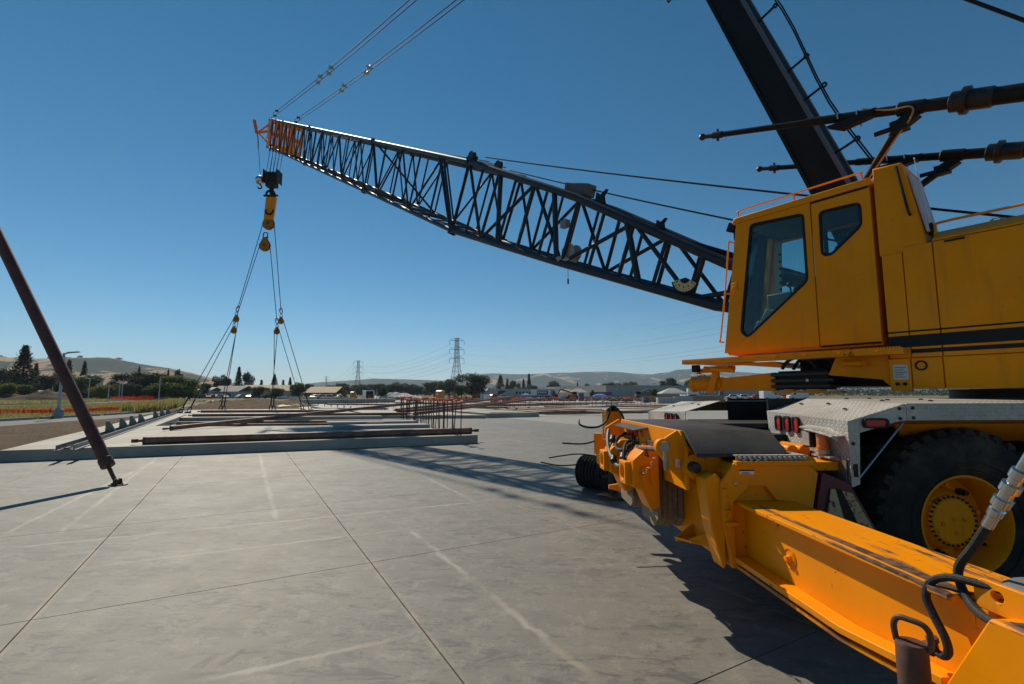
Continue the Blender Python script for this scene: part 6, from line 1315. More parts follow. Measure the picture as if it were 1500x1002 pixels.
M_bark = simple('bark', (0.075, 0.055, 0.04), 0.9, 0, 0.4, 3, 'obj', 0.4)
def leafset(pts, size, rs):
    vs_ = []; fs = []
    for p in pts:
        for _ in range(2):
            nrm = Vector((rs.gauss(0, 1), rs.gauss(0, 1), rs.gauss(0, 1) + 0.4)).normalized(); a = nrm.orthogonal().normalized(); b = nrm.cross(a); s = size * rs.uniform(0.6, 1.3); o = p + Vector((rs.gauss(0, 1), rs.gauss(0, 1), rs.gauss(0, 1))) * size
            k = len(vs_); vs_ += [o - a * s, o - b * s * 0.6, o + a * s, o + b * s * 0.6]; fs.append((k, k + 1, k + 2, k + 3))
    return vs_, fs
def mesh_of(name, vs_, fs, mat):
    me = bpy.data.meshes.new(name); me.from_pydata(vs_, [], fs); me.materials.append(mat); return me
def broad_meshes(seed, n=1500, wide=1.0):
    """unit tree: height 1, crown radius about 0.42"""
    rs = random.Random(seed); lobes = []
    for k in range(rs.randint(12, 16)):
        a = rs.uniform(0, 6.28); r = rs.uniform(0.10, 0.36) * wide; z = rs.uniform(0.27, 0.80); lobes.append((Vector((r * math.cos(a), r * math.sin(a), z)), rs.uniform(0.11, 0.20)))
    lobes.append((Vector((0, 0, 0.84)), 0.15)); lobes.append((Vector((0, 0, 0.55)), 0.22))
    pts = []
    while len(pts) < n:
        c, r = rs.choice(lobes); d = Vector((rs.gauss(0, 1), rs.gauss(0, 1), rs.gauss(0, 1))).normalized(); p = c + d * r * rs.uniform(0.55, 1.05)
        if p.z > 0.06: pts.append(p)
    vs_, fs = leafset(pts, 0.026, rs)
    m = MB(); m.path([(0, 0, -0.02), (0.01, 0.0, 0.2), (0.0, 0.01, 0.45), (0, 0, 0.7)], [0.035, 0.028, 0.018, 0.006], 7)
    for c, r in lobes[:6]: m.path([(0, 0, 0.22), c * 0.6 + Vector((0, 0, 0.1)), c], [0.016, 0.010, 0.003], 5)
    return (vs_, fs), (m.v, m.f)
def conifer_meshes(seed, n=1500, slim=1.0):
    rs = random.Random(seed); pts = []
    while len(pts) < n:
        z = rs.random() ** 1.15; tier = (z * 13) % 1; rad = (1 - z) ** 0.85 * 0.34 * slim * (0.65 + 0.5 * (1 - tier)) * rs.uniform(0.85, 1.1); a = rs.uniform(0, 6.28); lob = 0.8 + 0.3 * math.sin(a * 5 + z * 17)
        r = rad * lob * rs.uniform(0.35, 1.0) ** 0.5; pts.append(Vector((r * math.cos(a), r * math.sin(a), 0.07 + z * 0.93 - r * 0.25)))
    vs_, fs = leafset(pts, 0.016, rs); m = MB(); m.path([(0, 0, -0.02), (0, 0, 0.5), (0, 0, 0.99)], [0.022, 0.012, 0.003], 6)
    return (vs_, fs), (m.v, m.f)
PROTO = {}
for i in range(4): PROTO['b%d' % i] = broad_meshes(20 + i, 3000, 1.0 + 0.15 * (i % 2))
for i in range(3): PROTO['c%d' % i] = conifer_meshes(40 + i, 2600, (1.1, 0.75, 0.45)[i])
MESHES = {}
def tree(kind, mat, u, vtop, vbase, wpx, label, group=None, y=None, name=None):
    """a tree at its distance; width in pixels there sets the crown's real spread"""
    base = at(u, vbase, -0.05) if y is None else at(u, vbase, y=y)
    if y is not None: base.z = -0.05
    top = at(u, vtop, y=base.y); h = top.z - base.z; w = wpx * base.y / 700
    (cv, cf), (tv, tf) = PROTO[kind]
    k = (kind, mat.name)
    if k not in MESHES: MESHES[k] = (mesh_of('crown', cv, cf, mat), mesh_of('trunk', tv, tf, M_bark))
    t = thing(name or ('conifer_tree' if kind[0] == 'c' else 'leafy_tree'), base, label, 'tree', group)
    nat = {'b': 0.84, 'c': {'c0': 0.52, 'c1': 0.36, 'c2': 0.22}.get(kind, 0.5)}[kind[0]] * h
    s = w / nat
    for nm, me in zip(('crown', 'trunk'), MESHES[k]):
        o = bpy.data.objects.new(nm, me); col.objects.link(o); o.parent = t
    s *= 1.15 if kind[0] == 'b' else 1.0; t.scale = (h * s, h * s, h); t.rotation_euler = (0, 0, random.uniform(0, 6.28)); return t
TREES = [
 ('c0', F_con, 30, 507, 579, 46, 'tall broad dark conifer standing before the golden hill', 115), ('c1', F_con, 49, 533, 578, 16, 'small conifer close behind the tallest conifer', 150),
 ('b0', F_dark, 4, 540, 580, 40, 'dark leafy tree half hidden by the tallest conifer', 140), ('b1', F_light, 12, 561, 582, 34, 'bright green low tree at the foot of the tallest conifer', 100),
 ('c0', F_dark, 83, 523, 578, 24, 'dark grey green tree behind the tall lamp post', 190), ('c0', F_dark, 97, 528, 578, 24, 'grey green pine beside the tall lamp post', 190), ('b2', F_dark, 62, 549, 580, 44, 'rounded dark tree left of the red brace', 130),
 ('b3', F_mid, 100, 549, 581, 34, 'mid green tree under the pointed pine', 125), ('c1', F_con, 120, 530, 578, 15, 'pointed dark pine rising over the tree row', 170), ('b0', F_mid, 124, 549, 581, 40, 'green tree behind the double lamp', 140), ('b1', F_yel, 148, 564, 582, 24, 'yellow green bush tree behind the lamps', 120),
 ('b2', F_dark, 165, 556, 581, 26, 'dark tree between the two small lamps', 150), ('b1', F_dark, 200, 545, 582, 44, 'large dark oak with a wide crown by the lamp posts', 140), ('b0', F_dark, 224, 546, 582, 44, 'large dark oak next to the bright willow', 140), ('c0', F_dark, 201, 537, 578, 12, 'thin pine top showing over the dark oaks', 210), ('b3', F_dark, 258, 541, 578, 18, 'dark pine like tree over the bright willow', 200), ('c1', F_dark, 244, 542, 578, 8, 'thin dark tree over the bright willow', 200),
 ('b2', F_light, 254, 549, 582, 52, 'bright yellow green willow beside the bend in the road', 130), ('b1', F_dark, 300, 561, 580, 14, 'small dark tree beyond the sling ropes', 190), ('b3', F_dark, 326, 549, 579, 24, 'dark round tree left of the twin redwoods', 210), ('c1', F_con, 348, 538, 579, 15, 'tallest dark redwood behind the tan roof', 220), ('b0', F_con, 362, 545, 579, 17, 'spreading dark pine beside the tallest redwood', 220),
 ('b2', F_mid, 277, 562, 579, 30, 'green tree hiding the pale buildings', 200), ('c2', F_con, 382, 557, 578, 8, 'small pointed conifer over the tan roof', 240), ('c0', F_dark, 401, 549, 578, 18, 'dark tree with thin spire behind the slings', 230), ('c2', F_con, 414, 557, 578, 7, 'small dark spire tree behind the slings', 240), ('c1', F_con, 424, 553, 578, 10, 'dark pointed tree left of the gabled house', 240),
 ('b1', F_mid, 380, 566, 579, 20, 'green tree in front of the long tan roof', 170), ('b0', F_mid, 404, 568, 580, 22, 'low green tree before the long tan roof', 170), ('b3', F_mid, 436, 560, 579, 26, 'green tree before the gabled house', 180), ('b1', F_dark, 452, 562, 577, 12, 'dark tree behind the gabled house', 260),
 ('b2', F_dark, 500, 561, 578, 38, 'broad dark tree behind the far trucks', 300), ('b0', F_dark, 530, 563, 578, 34, 'dark tree in the far tree belt left of the white van', 320), ('b1', F_dark, 556, 562, 578, 34, 'dark tree in the belt behind the white van', 330), ('b3', F_dark, 580, 560, 578, 30, 'dark tree in the belt near the gravel heap', 330), ('b2', F_mid, 560, 566, 580, 16, 'brighter green tree right of the white van', 150), ('b0', F_dark, 606, 563, 578, 34, 'dark tree of the belt above the gravel heap', 330),
 ('b1', F_dark, 636, 559, 578, 32, 'dark tree of the belt behind the portable toilet', 300), ('b2', F_dark, 658, 555, 579, 30, 'dark tree of the belt below the pylon', 280), ('b3', F_mid, 645, 558, 579, 18, 'greener tree below the pylon', 270), ('b0', F_dark, 694, 547.5, 580, 46, 'largest dark oak in front of the low grey building', 200), ('b1', F_mid, 676, 564, 580, 20, 'green bush tree at the foot of the largest oak', 170),
 ('c0', F_con, 733, 550, 577, 22, 'dense conifer group behind the low grey building', 330), ('c2', F_con, 743, 555, 577, 7, 'thin conifer beside the dense conifer group', 330), ('b2', F_mid, 752, 557, 577, 20, 'green tree behind the low grey building', 330), ('c1', F_con, 767, 555, 577, 8, 'small cypress behind the low grey building', 330), ('c2', F_con, 775, 548, 577, 8, 'tall cypress behind the low grey building', 330), ('b1', F_mid, 778, 564, 577, 16, 'round green tree by the corner of the warehouse', 300),
 ('b3', F_dark, 810, 558, 576, 26, 'dark tree over the long warehouse roof', 420), ('b2', F_dark, 860, 562, 576, 16, 'small dark tree top over the warehouse roof', 420), ('b0', F_dark, 895, 560, 576, 26, 'dark tree top over the warehouse corner', 420), ('b1', F_light, 925, 558.5, 576, 18, 'pale green tree over the warehouse roof', 400), ('b2', F_dark, 983, 553, 578, 28, 'wide oak over the warehouse end beside the crane', 300), ('b3', F_mid, 1012, 556, 578, 22, 'green tree partly behind the crane arm', 300), ('b0', F_mid, 1030, 548, 578, 30, 'tree behind the crane cylinder', 280),
 ('b1', F_mid, 734, 571, 581, 10, 'round bush before the low grey building', 230), ('b2', F_mid, 868, 571, 581, 8, 'small tree beside the white canopies', 210), ('b3', F_mid, 960, 569, 582, 12, 'small green tree beside the wide canopy', 200), ('c2', F_dark, 846, 560, 576, 4, 'narrow tree top over the warehouse roof', 420)]
for kd, mt, u, vt, vb, w, lab, y in TREES: tree(kd, mt, u, vt, vb, w, lab, y=y)
rs = random.Random(31)
for k in range(34):
    u = -30 + k * 9.3 + rs.uniform(-4, 4); mt = rs.choice((F_dark, F_mid, F_dark, F_mid, F_light)); tree('b%d' % rs.randrange(4), mt, u, rs.uniform(560, 569), 581, rs.uniform(18, 30), 'low %s bush in the hedge row along the far grass' % ('dark' if mt is F_dark else 'mid green' if mt is F_mid else 'bright green'), 'hedge row bushes, %s' % mt.name, rs.uniform(118, 165), 'bush')
for k in range(16):
    u = rs.uniform(-10, 170); t = tree('b%d' % rs.randrange(4), F_dark, u, 577 - rs.uniform(4, 7), 577, rs.uniform(5, 12), 'tiny dark oak on the crest of the golden hill', 'oaks on the hill crest', 1490, 'leafy_tree')
    for (a, va), (b, vb) in zip(((-100, 522), (0, 526.5), (50, 528), (110, 526)), ((0, 526.5), (50, 528), (110, 526), (180, 530))):
        if a <= u <= b: t.location.z = at(u, va + (vb - va) * (u - a) / (b - a), y=1490).z - 3; break
# far wood that reads as one mass along the foot of the hills
rs = random.Random(9); pts = []
for _ in range(9000):
    u = rs.uniform(-250, 1500); yy = rs.uniform(420, 700); x = (u - 750) / 700 * yy; h = 5 + 5 * abs(nz.noise(Vector((x * 0.02, yy * 0.02, 0)))); pts.append(Vector((x, yy, rs.uniform(0, h))))
vs_, fs = leafset(pts, 1.3, rs); o = bpy.data.objects.new('distant_wood', mesh_of('distant_wood', vs_, fs, F_dark)); col.objects.link(o); tag(o, 'far off belt of dark trees along the foot of the hills', 'wood', None, 'stuff')

# ---------------------------------------------------------------- power line
M_pyl = simple('galvanised_lattice', (0.17, 0.18, 0.19), 0.6, 0.3, 0.1, 0.1)
def pylon_proto(H=46.0):
    t = thing('transmission_tower', (0, 0, 0), 'x', 'transmission tower')
    me = bar_mesh('lattice_bar', M_pyl)
    def lac(a, b, r, nm='lattice_bar'): return lacing(a, b, r, t, me, Matrix.Identity(4), nm)
    hw = lambda z: 5.2 - 3.6 * min(1, z / (H * 0.6)) if z < H * 0.6 else 1.6 - 0.5 * (z - H * 0.6) / (H * 0.4)
    zs = [0, 8, 14.5, 19.5, 23.5, 27, 30.5, 34, 37, 40, 43, H]
    co = ((-1, -1), (1, -1), (1, 1), (-1, 1))
    for z0, z1 in zip(zs, zs[1:]):
        a, b = hw(z0), hw(z1)
        for k in range(4):
            p, q = co[k], co[(k + 1) % 4]
            lac((p[0]*a, p[1]*a, z0), (p[0]*b, p[1]*b, z1), 0.16, 'tower_leg'); lac((p[0]*a, p[1]*a, z0), (q[0]*b, q[1]*b, z1), 0.09); lac((q[0]*a, q[1]*a, z0), (p[0]*b, p[1]*b, z1), 0.09); lac((p[0]*b, p[1]*b, z1), (q[0]*b, q[1]*b, z1), 0.09)
    for z in (29.5, 36.8, 44.0):
        for s in (-1, 1):
            for y in (-1, 1): lac((0, y, z), (s * 6.2, 0, z + 0.2), 0.12, 'cross_arm'); lac((0, y, z + 2.2), (s * 4.2, 0, z + 1.3), 0.10, 'cross_arm'); lac((s * 4.2, 0, z + 1.3), (s * 6.4, 0, z - 0.2), 0.10, 'cross_arm')
            lac((s * 6.4, 0, z - 0.2), (s * 6.4, 0, z - 3.4), 0.16, 'insulator')
    return t
py0 = pylon_proto()
TW = [(Vector((-44, 380, 0)), 1.0, 'tallest lattice transmission tower rising behind the dark oak'), (Vector((-206, 640, 0)), 1.0, 'second lattice transmission tower behind the far tree belt'), (Vector((-372, 960, 0)), 0.8, 'distant small lattice tower over the gabled house'), (Vector((124, 118, 0)), 1.0, 'lattice transmission tower beside the site, next along the line')]
rot = math.atan2(160, 262)
for k, (p, s, lab) in enumerate(TW):
    o = py0 if k == 0 else copy_tree(py0)
    o.location = p; o.rotation_euler = (0, 0, rot); o.scale = (s, s, s); o['label'] = lab; o['group'] = 'transmission towers of one line'
def wires(p, q, sp, sq, lab):
    ax = Vector((math.cos(rot), math.sin(rot), 0))
    for s in (-1, 1):
        for z in (26.1, 33.4, 40.6):
            a = p + ax * (6.4 * s * sp) + Vector((0, 0, z * sp)); b = q + ax * (6.4 * s * sq) + Vector((0, 0, z * sq)); sag = (b - a).length * 0.03
            m = MB(); m.path([a + (b - a) * t + Vector((0, 0, -sag * 4 * t * (1 - t))) for t in [i / 24 for i in range(25)]], 0.028 + 0.00007 * (a.length + b.length) / 2, 4); tag(m.build('power_line', M_pyl), lab, 'power line', 'power lines, ' + lab[:40])
wires(TW[0][0], TW[1][0], 1, 1, 'thin power line sagging between the two big transmission towers'); wires(TW[0][0], TW[3][0], 1, 1, 'thin power line running from the tallest tower towards the crane'); wires(TW[1][0], TW[2][0], 1, 0.8, 'thin power line between the second tower and the distant small tower')

# ---------------------------------------------------------------- buildings
M_ware = simple('grey_panel_wall', (0.36, 0.35, 0.33), 0.8, 0, 0.12, 0.05); M_ware2 = simple('pale_grey_wall', (0.42, 0.41, 0.39), 0.8, 0, 0.12, 0.05); M_roofw = simple('pale_roof', (0.42, 0.42, 0.41), 0.8); M_tanroof = simple('tan_roof', (0.46, 0.33, 0.20), 0.85, 0, 0.15, 0.1); M_dkglass = simple('dark_window', (0.02, 0.025, 0.03), 0.2)
def building(corners, h, label, wall, doors=(), cat='building', seams=8, roofbits=()):
    c0 = corners[0]; t = thing('warehouse', Vector((c0[0], c0[1], 0)), label, cat)
    n = len(corners)
    for i in range(n):
        a, b = Vector((*corners[i], 0)), Vector((*corners[(i + 1) % n], 0)); d = (b - a); L = d.length; d.normalize(); nrm = Vector((d.y, -d.x, 0))
        k = max(1, int(L / seams)) if i < 2 else 1
        for j in range(k):
            p = a + d * (L * j / k + 0.03); q = a + d * (L * (j + 1) / k - 0.03)
            m = MB(); m.plate([p + Vector((0, 0, -0.1)), q + Vector((0, 0, -0.1)), q + Vector((0, 0, h)), p + Vector((0, 0, h))], nrm * -0.25); m.build('wall_section', wall, t)
    m = MB(); m.plate([Vector((*c, h - 0.35)) for c in corners], (0, 0, 0.2)); m.build('roof', M_roofw, t)
    for (i, f0, f1, z0, z1, mt, nm) in doors:
        a, b = Vector((*corners[i], 0)), Vector((*corners[(i + 1) % n], 0)); d = (b - a); L = d.length; d.normalize(); nrm = Vector((d.y, -d.x, 0))
        p, q = a + d * L * f0 + nrm * 0.02, a + d * L * f1 + nrm * 0.02; m = MB(); m.plate([p + Vector((0, 0, z0)), q + Vector((0, 0, z0)), q + Vector((0, 0, z1)), p + Vector((0, 0, z1))], nrm * 0.1); m.build(nm, mt, t)
    for (f0, f1, s) in roofbits:
        p = Vector((*corners[0], 0)) * (1 - f0) * (1 - f1) + Vector((*corners[1], 0)) * f0 * (1 - f1) + Vector((*corners[-1], 0)) * f1; m = MB(); m.box(p + Vector((0, 0, h + s / 2 - 0.2)), (s * 1.4, s * 1.4, s)); m.build('roof_unit', M_roofw, t)
    return t
def fl(u, y): p = at(u, 577, y=y); return (p.x, p.y)
building([fl(788, 310), fl(888, 235), fl(1160, 268), fl(1060, 380)], 5.9, 'long grey warehouse with plain panel walls behind the white canopies', M_ware,
         [(1, 0.16, 0.23, 0, 2.6, M_dkglass, 'loading_door'), (1, 0.05, 0.055, 3.6, 4.0, M_white, 'wall_lamp'), (1, 0.5, 0.6, 0, 3.0, M_dkglass, 'loading_door'), (0, 0.2, 0.28, 0, 3.2, M_grey, 'loading_door')], roofbits=((0.3, 0.3, 1.6), (0.7, 0.3, 1.4), (0.95, 0.5, 1.5), (0.5, 0.6, 1.6)))
building([fl(693, 270), fl(800, 255), fl(820, 330), fl(715, 340)], 4.4, 'low grey building with a row of small windows beside the oak', M_ware2, [(0, 0.60 + 0.045 * k, 0.625 + 0.045 * k, 1.6, 2.9, M_dkglass, 'window') for k in range(5)], roofbits=((0.45, 0.1, 1.4), (0.65, 0.1, 1.3)))
def gable(u0, u1, y, hw, hr, depth, label, wall, roof, name='house'):
    a, b = Vector((*fl(u0, y), 0)), Vector((*fl(u1, y), 0)); d = (b - a).normalized(); nn = Vector((-d.y, d.x, 0)) * depth
    t = thing(name, a, label, 'house')
    m = MB(); m.plate([a + Vector((0, 0, -.1)), b + Vector((0, 0, -.1)), b + nn + Vector((0, 0, -.1)), a + nn + Vector((0, 0, -.1))], (0, 0, hw)); m.build('wall', wall, t)
    rf = None
    for s0, s1, nm in ((0, .5, 'roof_slope'), (1, .5, 'roof_slope')):
        p, q = a + nn * s0 - d * .6, b + nn * s0 + d * .6; r_, s_ = b + nn * s1 + d * .6, a + nn * s1 - d * .6
        m = MB(); m.plate([p + Vector((0, 0, hw - .15)), q + Vector((0, 0, hw - .15)), r_ + Vector((0, 0, hr)), s_ + Vector((0, 0, hr))], (0, 0, 0.15)); m.build(nm, roof, t)
    L = (b - a).length; k = max(2, int(L / 5))
    for j in range(k):
        p = a + d * (L * (j + .35) / k) - nn.normalized() * .04; m = MB(); m.plate([p + Vector((0, 0, .9)), p + d * 1.4 + Vector((0, 0, .9)), p + d * 1.4 + Vector((0, 0, 2.0)), p + Vector((0, 0, 2.0))], nn.normalized() * -.05); m.build('window', M_dkglass, t)
    return t
M_cream = simple('cream_wall', (0.45, 0.40, 0.32), 0.85); M_brownroof = simple('brown_shingle', (0.25, 0.16, 0.09), 0.9)
gable(347, 423, 205, 3.0, 5.4, 14, 'long low house with a wide tan roof beyond the trench', M_cream, M_tanroof); gable(446, 490, 215, 2.2, 4.8, 16, 'gabled house with a sunlit tan roof near the far trucks', simple('brown_wall', (0.16, 0.11, 0.07), 0.9), M_tanroof)
gable(305, 346, 195, 2.6, 4.9, 16, 'grey roofed house beside the redwoods', M_ware2, simple('grey_roof', (0.27, 0.26, 0.24), 0.9)); gable(279, 305, 190, 3.0, 4.2, 9, 'pale cream house at the bend of the road', M_cream, M_roofw); gable(700, 712, 245, 3.2, 4.6, 9, 'small pale shed between the oak and the white cabin', M_ware2, M_roofw, 'shed'); gable(108, 118, 150, 6.4, 7.6, 8, 'pale house showing between the pines under the hill', M_white, M_roofw); gable(48, 60, 118, 1.6, 2.4, 4, 'low blue grey shed by the dirt bank', simple('blue_grey', (0.22, 0.27, 0.32), 0.7), M_roofw, 'shed')

# ---------------------------------------------------------------- lamp posts
M_pole = simple('pale_grey_pole', (0.42, 0.43, 0.46), 0.5, 0.3, 0.1, 2, 'obj')
def lamp(u, vb, h, label, arms, y, base=True):
    p = at(u, vb, y=y); p.z = -0.05; t = thing('lamp_post', p, label, 'lamp post', 'parking lamp posts')
    m = MB(); m.path([p + Vector((0, 0, 0.4 if base else 0)), p + Vector((0, 0, h))], [0.10, 0.075], 10); m.build('pole', M_pole, t)
    if base:
        m = MB(); m.lathe([(0, 0), (0.30, 0), (0.30, 0.62), (0.27, 0.65), (0, 0.65)], p, (0, 0, 1), 18); m.build('concrete_base', M_kerb, t); m = MB(); m.lathe([(0.2, 0), (0.12, 0.12), (0.1, 0.2)], p + Vector((0, 0, 0.65)), (0, 0, 1), 12); m.build('base_cover', M_pole, t)
    for s in arms:
        m = MB(); m.bar(p + Vector((0, 0, h - 0.05)), p + Vector((0.35 * s, 0, h + 0.02)), 0.06, 0.08); m.plate([p + Vector((0.3 * s, -0.16, h)), p + Vector((1.0 * s, -0.14, h + 0.05)), p + Vector((1.0 * s, 0.14, h + 0.05)), p + Vector((0.3 * s, 0.16, h))], (0, 0, 0.07)); m.build('lamp_head', M_pole, t)
lamp(84.5, 611, 4.55, 'tall grey lamp post on a round concrete base among the weeds', (1,), 33.5)
lamp(129, 587, 4.9, 'grey twin arm lamp post left of the yellow bush', (-1, 1), 100, False); lamp(158, 586, 4.4, 'grey twin arm lamp post right of the yellow bush', (-1, 1), 105, False); lamp(174, 584, 4.5, 'grey lamp post left one of a close pair before the dark oaks', (-1, 1), 118, False); lamp(178, 584, 4.6, 'grey lamp post right one of a close pair before the dark oaks', (-1, 1), 112, False); lamp(232, 591, 4.7, 'plain grey pole before the bright willow', (), 82, True); lamp(75, 588, 3.2, 'grey lamp post half hidden behind the red brace', (), 100, False)
lamp(552, 582, 3.0, 'thin grey pole beside the white van', (), 130, False)

# ---------------------------------------------------------------- orange netting fence
def netting(pts, h, label, seed):
    rs = random.Random(seed); t = thing('safety_fence', Vector(pts[0]), label, 'safety fence'); g = G('orange_netting'); 
    nm = leafy(g, g.mix(g.noise(1.2, 4), (0.70, 0.075, 0.008), (0.90, 0.15, 0.02)), 0.7)
    P = smooth_path([Vector(p) for p in pts], 8); m = MB(); vs_ = []; rows = 7; n = len(P)
    for i, p in enumerate(P):
        hh = h * (0.72 + 0.35 * abs(nz.noise(p * 0.35 + Vector((seed, 0, 0)))))
        for j in range(rows + 1): vs_.append(p + Vector((0.08 * nz.noise(p + Vector((j, 0, 0))), 0.10 * nz.noise(p * 1.3 + Vector((0, j, 0))), 0.05 + hh * j / rows)))
    m.v = vs_
    for i in range(n - 1):
        a, b = i * (rows + 1), (i + 1) * (rows + 1)
        for j in range(rows + 1): m2 = None
    # strands: thin horizontal and upright bands with open mesh between
    m = MB()
    for j in range(rows + 1):
        for i in range(n - 1): m.bar(vs_[i*(rows+1)+j], vs_[(i+1)*(rows+1)+j], 0.01, h / rows * 0.62)
    for i in range(n): m.bar(vs_[i*(rows+1)], vs_[i*(rows+1)+rows], 0.01, 0.08)
    m.build('netting', nm, t, 0, 0)
    for i in range(0, n, 6):
        m = MB(); m.tube(P[i] + Vector((0, 0.05, -0.05)), P[i] + Vector((0, 0.05, h * 1.15)), 0.025, n=6); m.build('stake', M_rust, t)
netting([at(u, v, -.05)[:] for u, v in ((-120, 613), (0, 608.6), (60, 607.4), (110, 606.2), (175, 603.2), (205, 600.5))], 0.46, 'sagging orange plastic safety fence in the weeds by the lamp post', 2)
netting([(-102, 118, -.05), (-96, 122, -.05), (-90, 121, -.05)], 1.2, 'orange plastic fence far behind the grass by the dirt bank', 3)
for k, (u0, u1, y) in enumerate(((560, 600, 150), (655, 690, 150), (728, 770, 155), (806, 840, 170), (910, 960, 165))):
    a, b = fl(u0, y), fl(u1, y); netting([(a[0], a[1], 0), ((a[0] + b[0]) / 2, y + 1.5, 0), (b[0], b[1], 0)], 0.8, ('stretch of far orange netting behind the %s' % ('white van', 'portable toilet', 'white cabin', 'white canopies', 'timber hoarding')[k]), 10 + k)
# ---------------------------------------------------------------- site clutter in the middle distance
def gp(u, v=None, y=None): 
    p = at(u, v, 0.0) if y is None else at(u, 577, y=y); p.z = 0; return p
def toilet(p, mat, label, rz=0.0, s=1.0):
    M = Matrix.Translation(p) @ Matrix.Rotation(rz, 4, 'Z') @ Matrix.Diagonal((s, s, s, 1))
    t = thing('portable_toilet', p, label, 'portable toilet')
    m = MB(M); m.span((-0.58, -0.58, 0.08), (0.58, 0.58, 2.1)); m.build('cabin', mat, t, 0.03)
    m = MB(M); m.span((-0.62, -0.62, 0), (0.62, 0.62, 0.10)); m.build('skid', M_grey, t)
    m = MB(M); m.lathe([(0.86, 2.08), (0.86, 2.14), (0.70, 2.28), (0.4, 2.36), (0, 2.38)], (0, 0, 0), (0, 0, 1), 4) if False else m.plate([(-0.62, -0.62, 2.1), (-0.62, -0.35, 2.28), (-0.62, 0, 2.34), (-0.62, 0.35, 2.28), (-0.62, 0.62, 2.1)], (1.24, 0, 0)); m.build('roof', simple('translucent_roof', (0.62, 0.58, 0.52), 0.5), t, 0.02)
    m = MB(M); m.span((-0.40, -0.61, 0.14), (0.40, -0.578, 2.0)); d = m.build('door', mat, t, 0.015)
    m = MB(M); m.span((-0.34, -0.618, 1.45), (-0.08, -0.611, 1.85)); m.build('door_sign', M_white, d)
    m = MB(M); m.span((0.30, -0.63, 1.0), (0.36, -0.611, 1.15)); m.build('handle', M_black, d)
    for k in range(4):
        m = MB(M); m.span((0.579, -0.4, 0.5 + k * 0.35), (0.60, 0.4, 0.56 + k * 0.35)); m.build('rib', mat, t)
M_or = simple('orange_brown_plastic', (0.50, 0.19, 0.03), 0.5, 0, 0.1, 2)
toilet(gp(645, y=88), M_or, 'orange portable toilet with pale roof standing on the slab', R(-28)); toilet(gp(257.5, y=140), simple('red_orange_plastic', (0.55, 0.14, 0.05), 0.6), 'red orange portable toilet by the willow', R(10), 0.95); toilet(gp(517, y=145), M_or, 'small far orange portable toilet left of the white van', R(-20)); 
def cabin(p, rz, w, d, h, mat, label, name='site_cabin'):
    M = Matrix.Translation(p) @ Matrix.Rotation(rz, 4, 'Z'); t = thing(name, p, label, 'site cabin')
    m = MB(M); m.span((-w/2, -d/2, 0.15), (w/2, d/2, h)); m.build('body', mat, t, 0.02); m = MB(M); m.span((-w/2 - .05, -d/2 - .05, h), (w/2 + .05, d/2 + .05, h + .12)); m.build('roof', M_roofw, t)
    for k in range(3):
        m = MB(M); m.span((-w/2 + .15, -d/2 - .03, 0.4 + k * 0.5), (-0.05, -d/2, 0.75 + k * 0.5)); m.build('louvre', simple('grey_louvre', (0.25, 0.26, 0.27), 0.7), t)  # louvre panels in plain mid grey
    m = MB(M); m.span((0.1, -d/2 - .03, 0.3), (w/2 - .15, -d/2, h - .3)); m.build('door', M_white, t)
    for s in (-1, 1):
        m = MB(M); m.tube((s * w * .3, -d/2 - .05, 0.16), (s * w * .3, d/2, 0.16), 0.15, n=10); m.build('skid', M_black, t)
cabin(gp(711, y=112), R(-25), 1.7, 1.6, 1.55, simple('white_cabin', (0.66, 0.67, 0.68), 0.5), 'small white generator cabin beside the sloping rusty pipes')
M_wht = simple('vehicle_white', (0.70, 0.70, 0.69), 0.35, 0, 0.08)
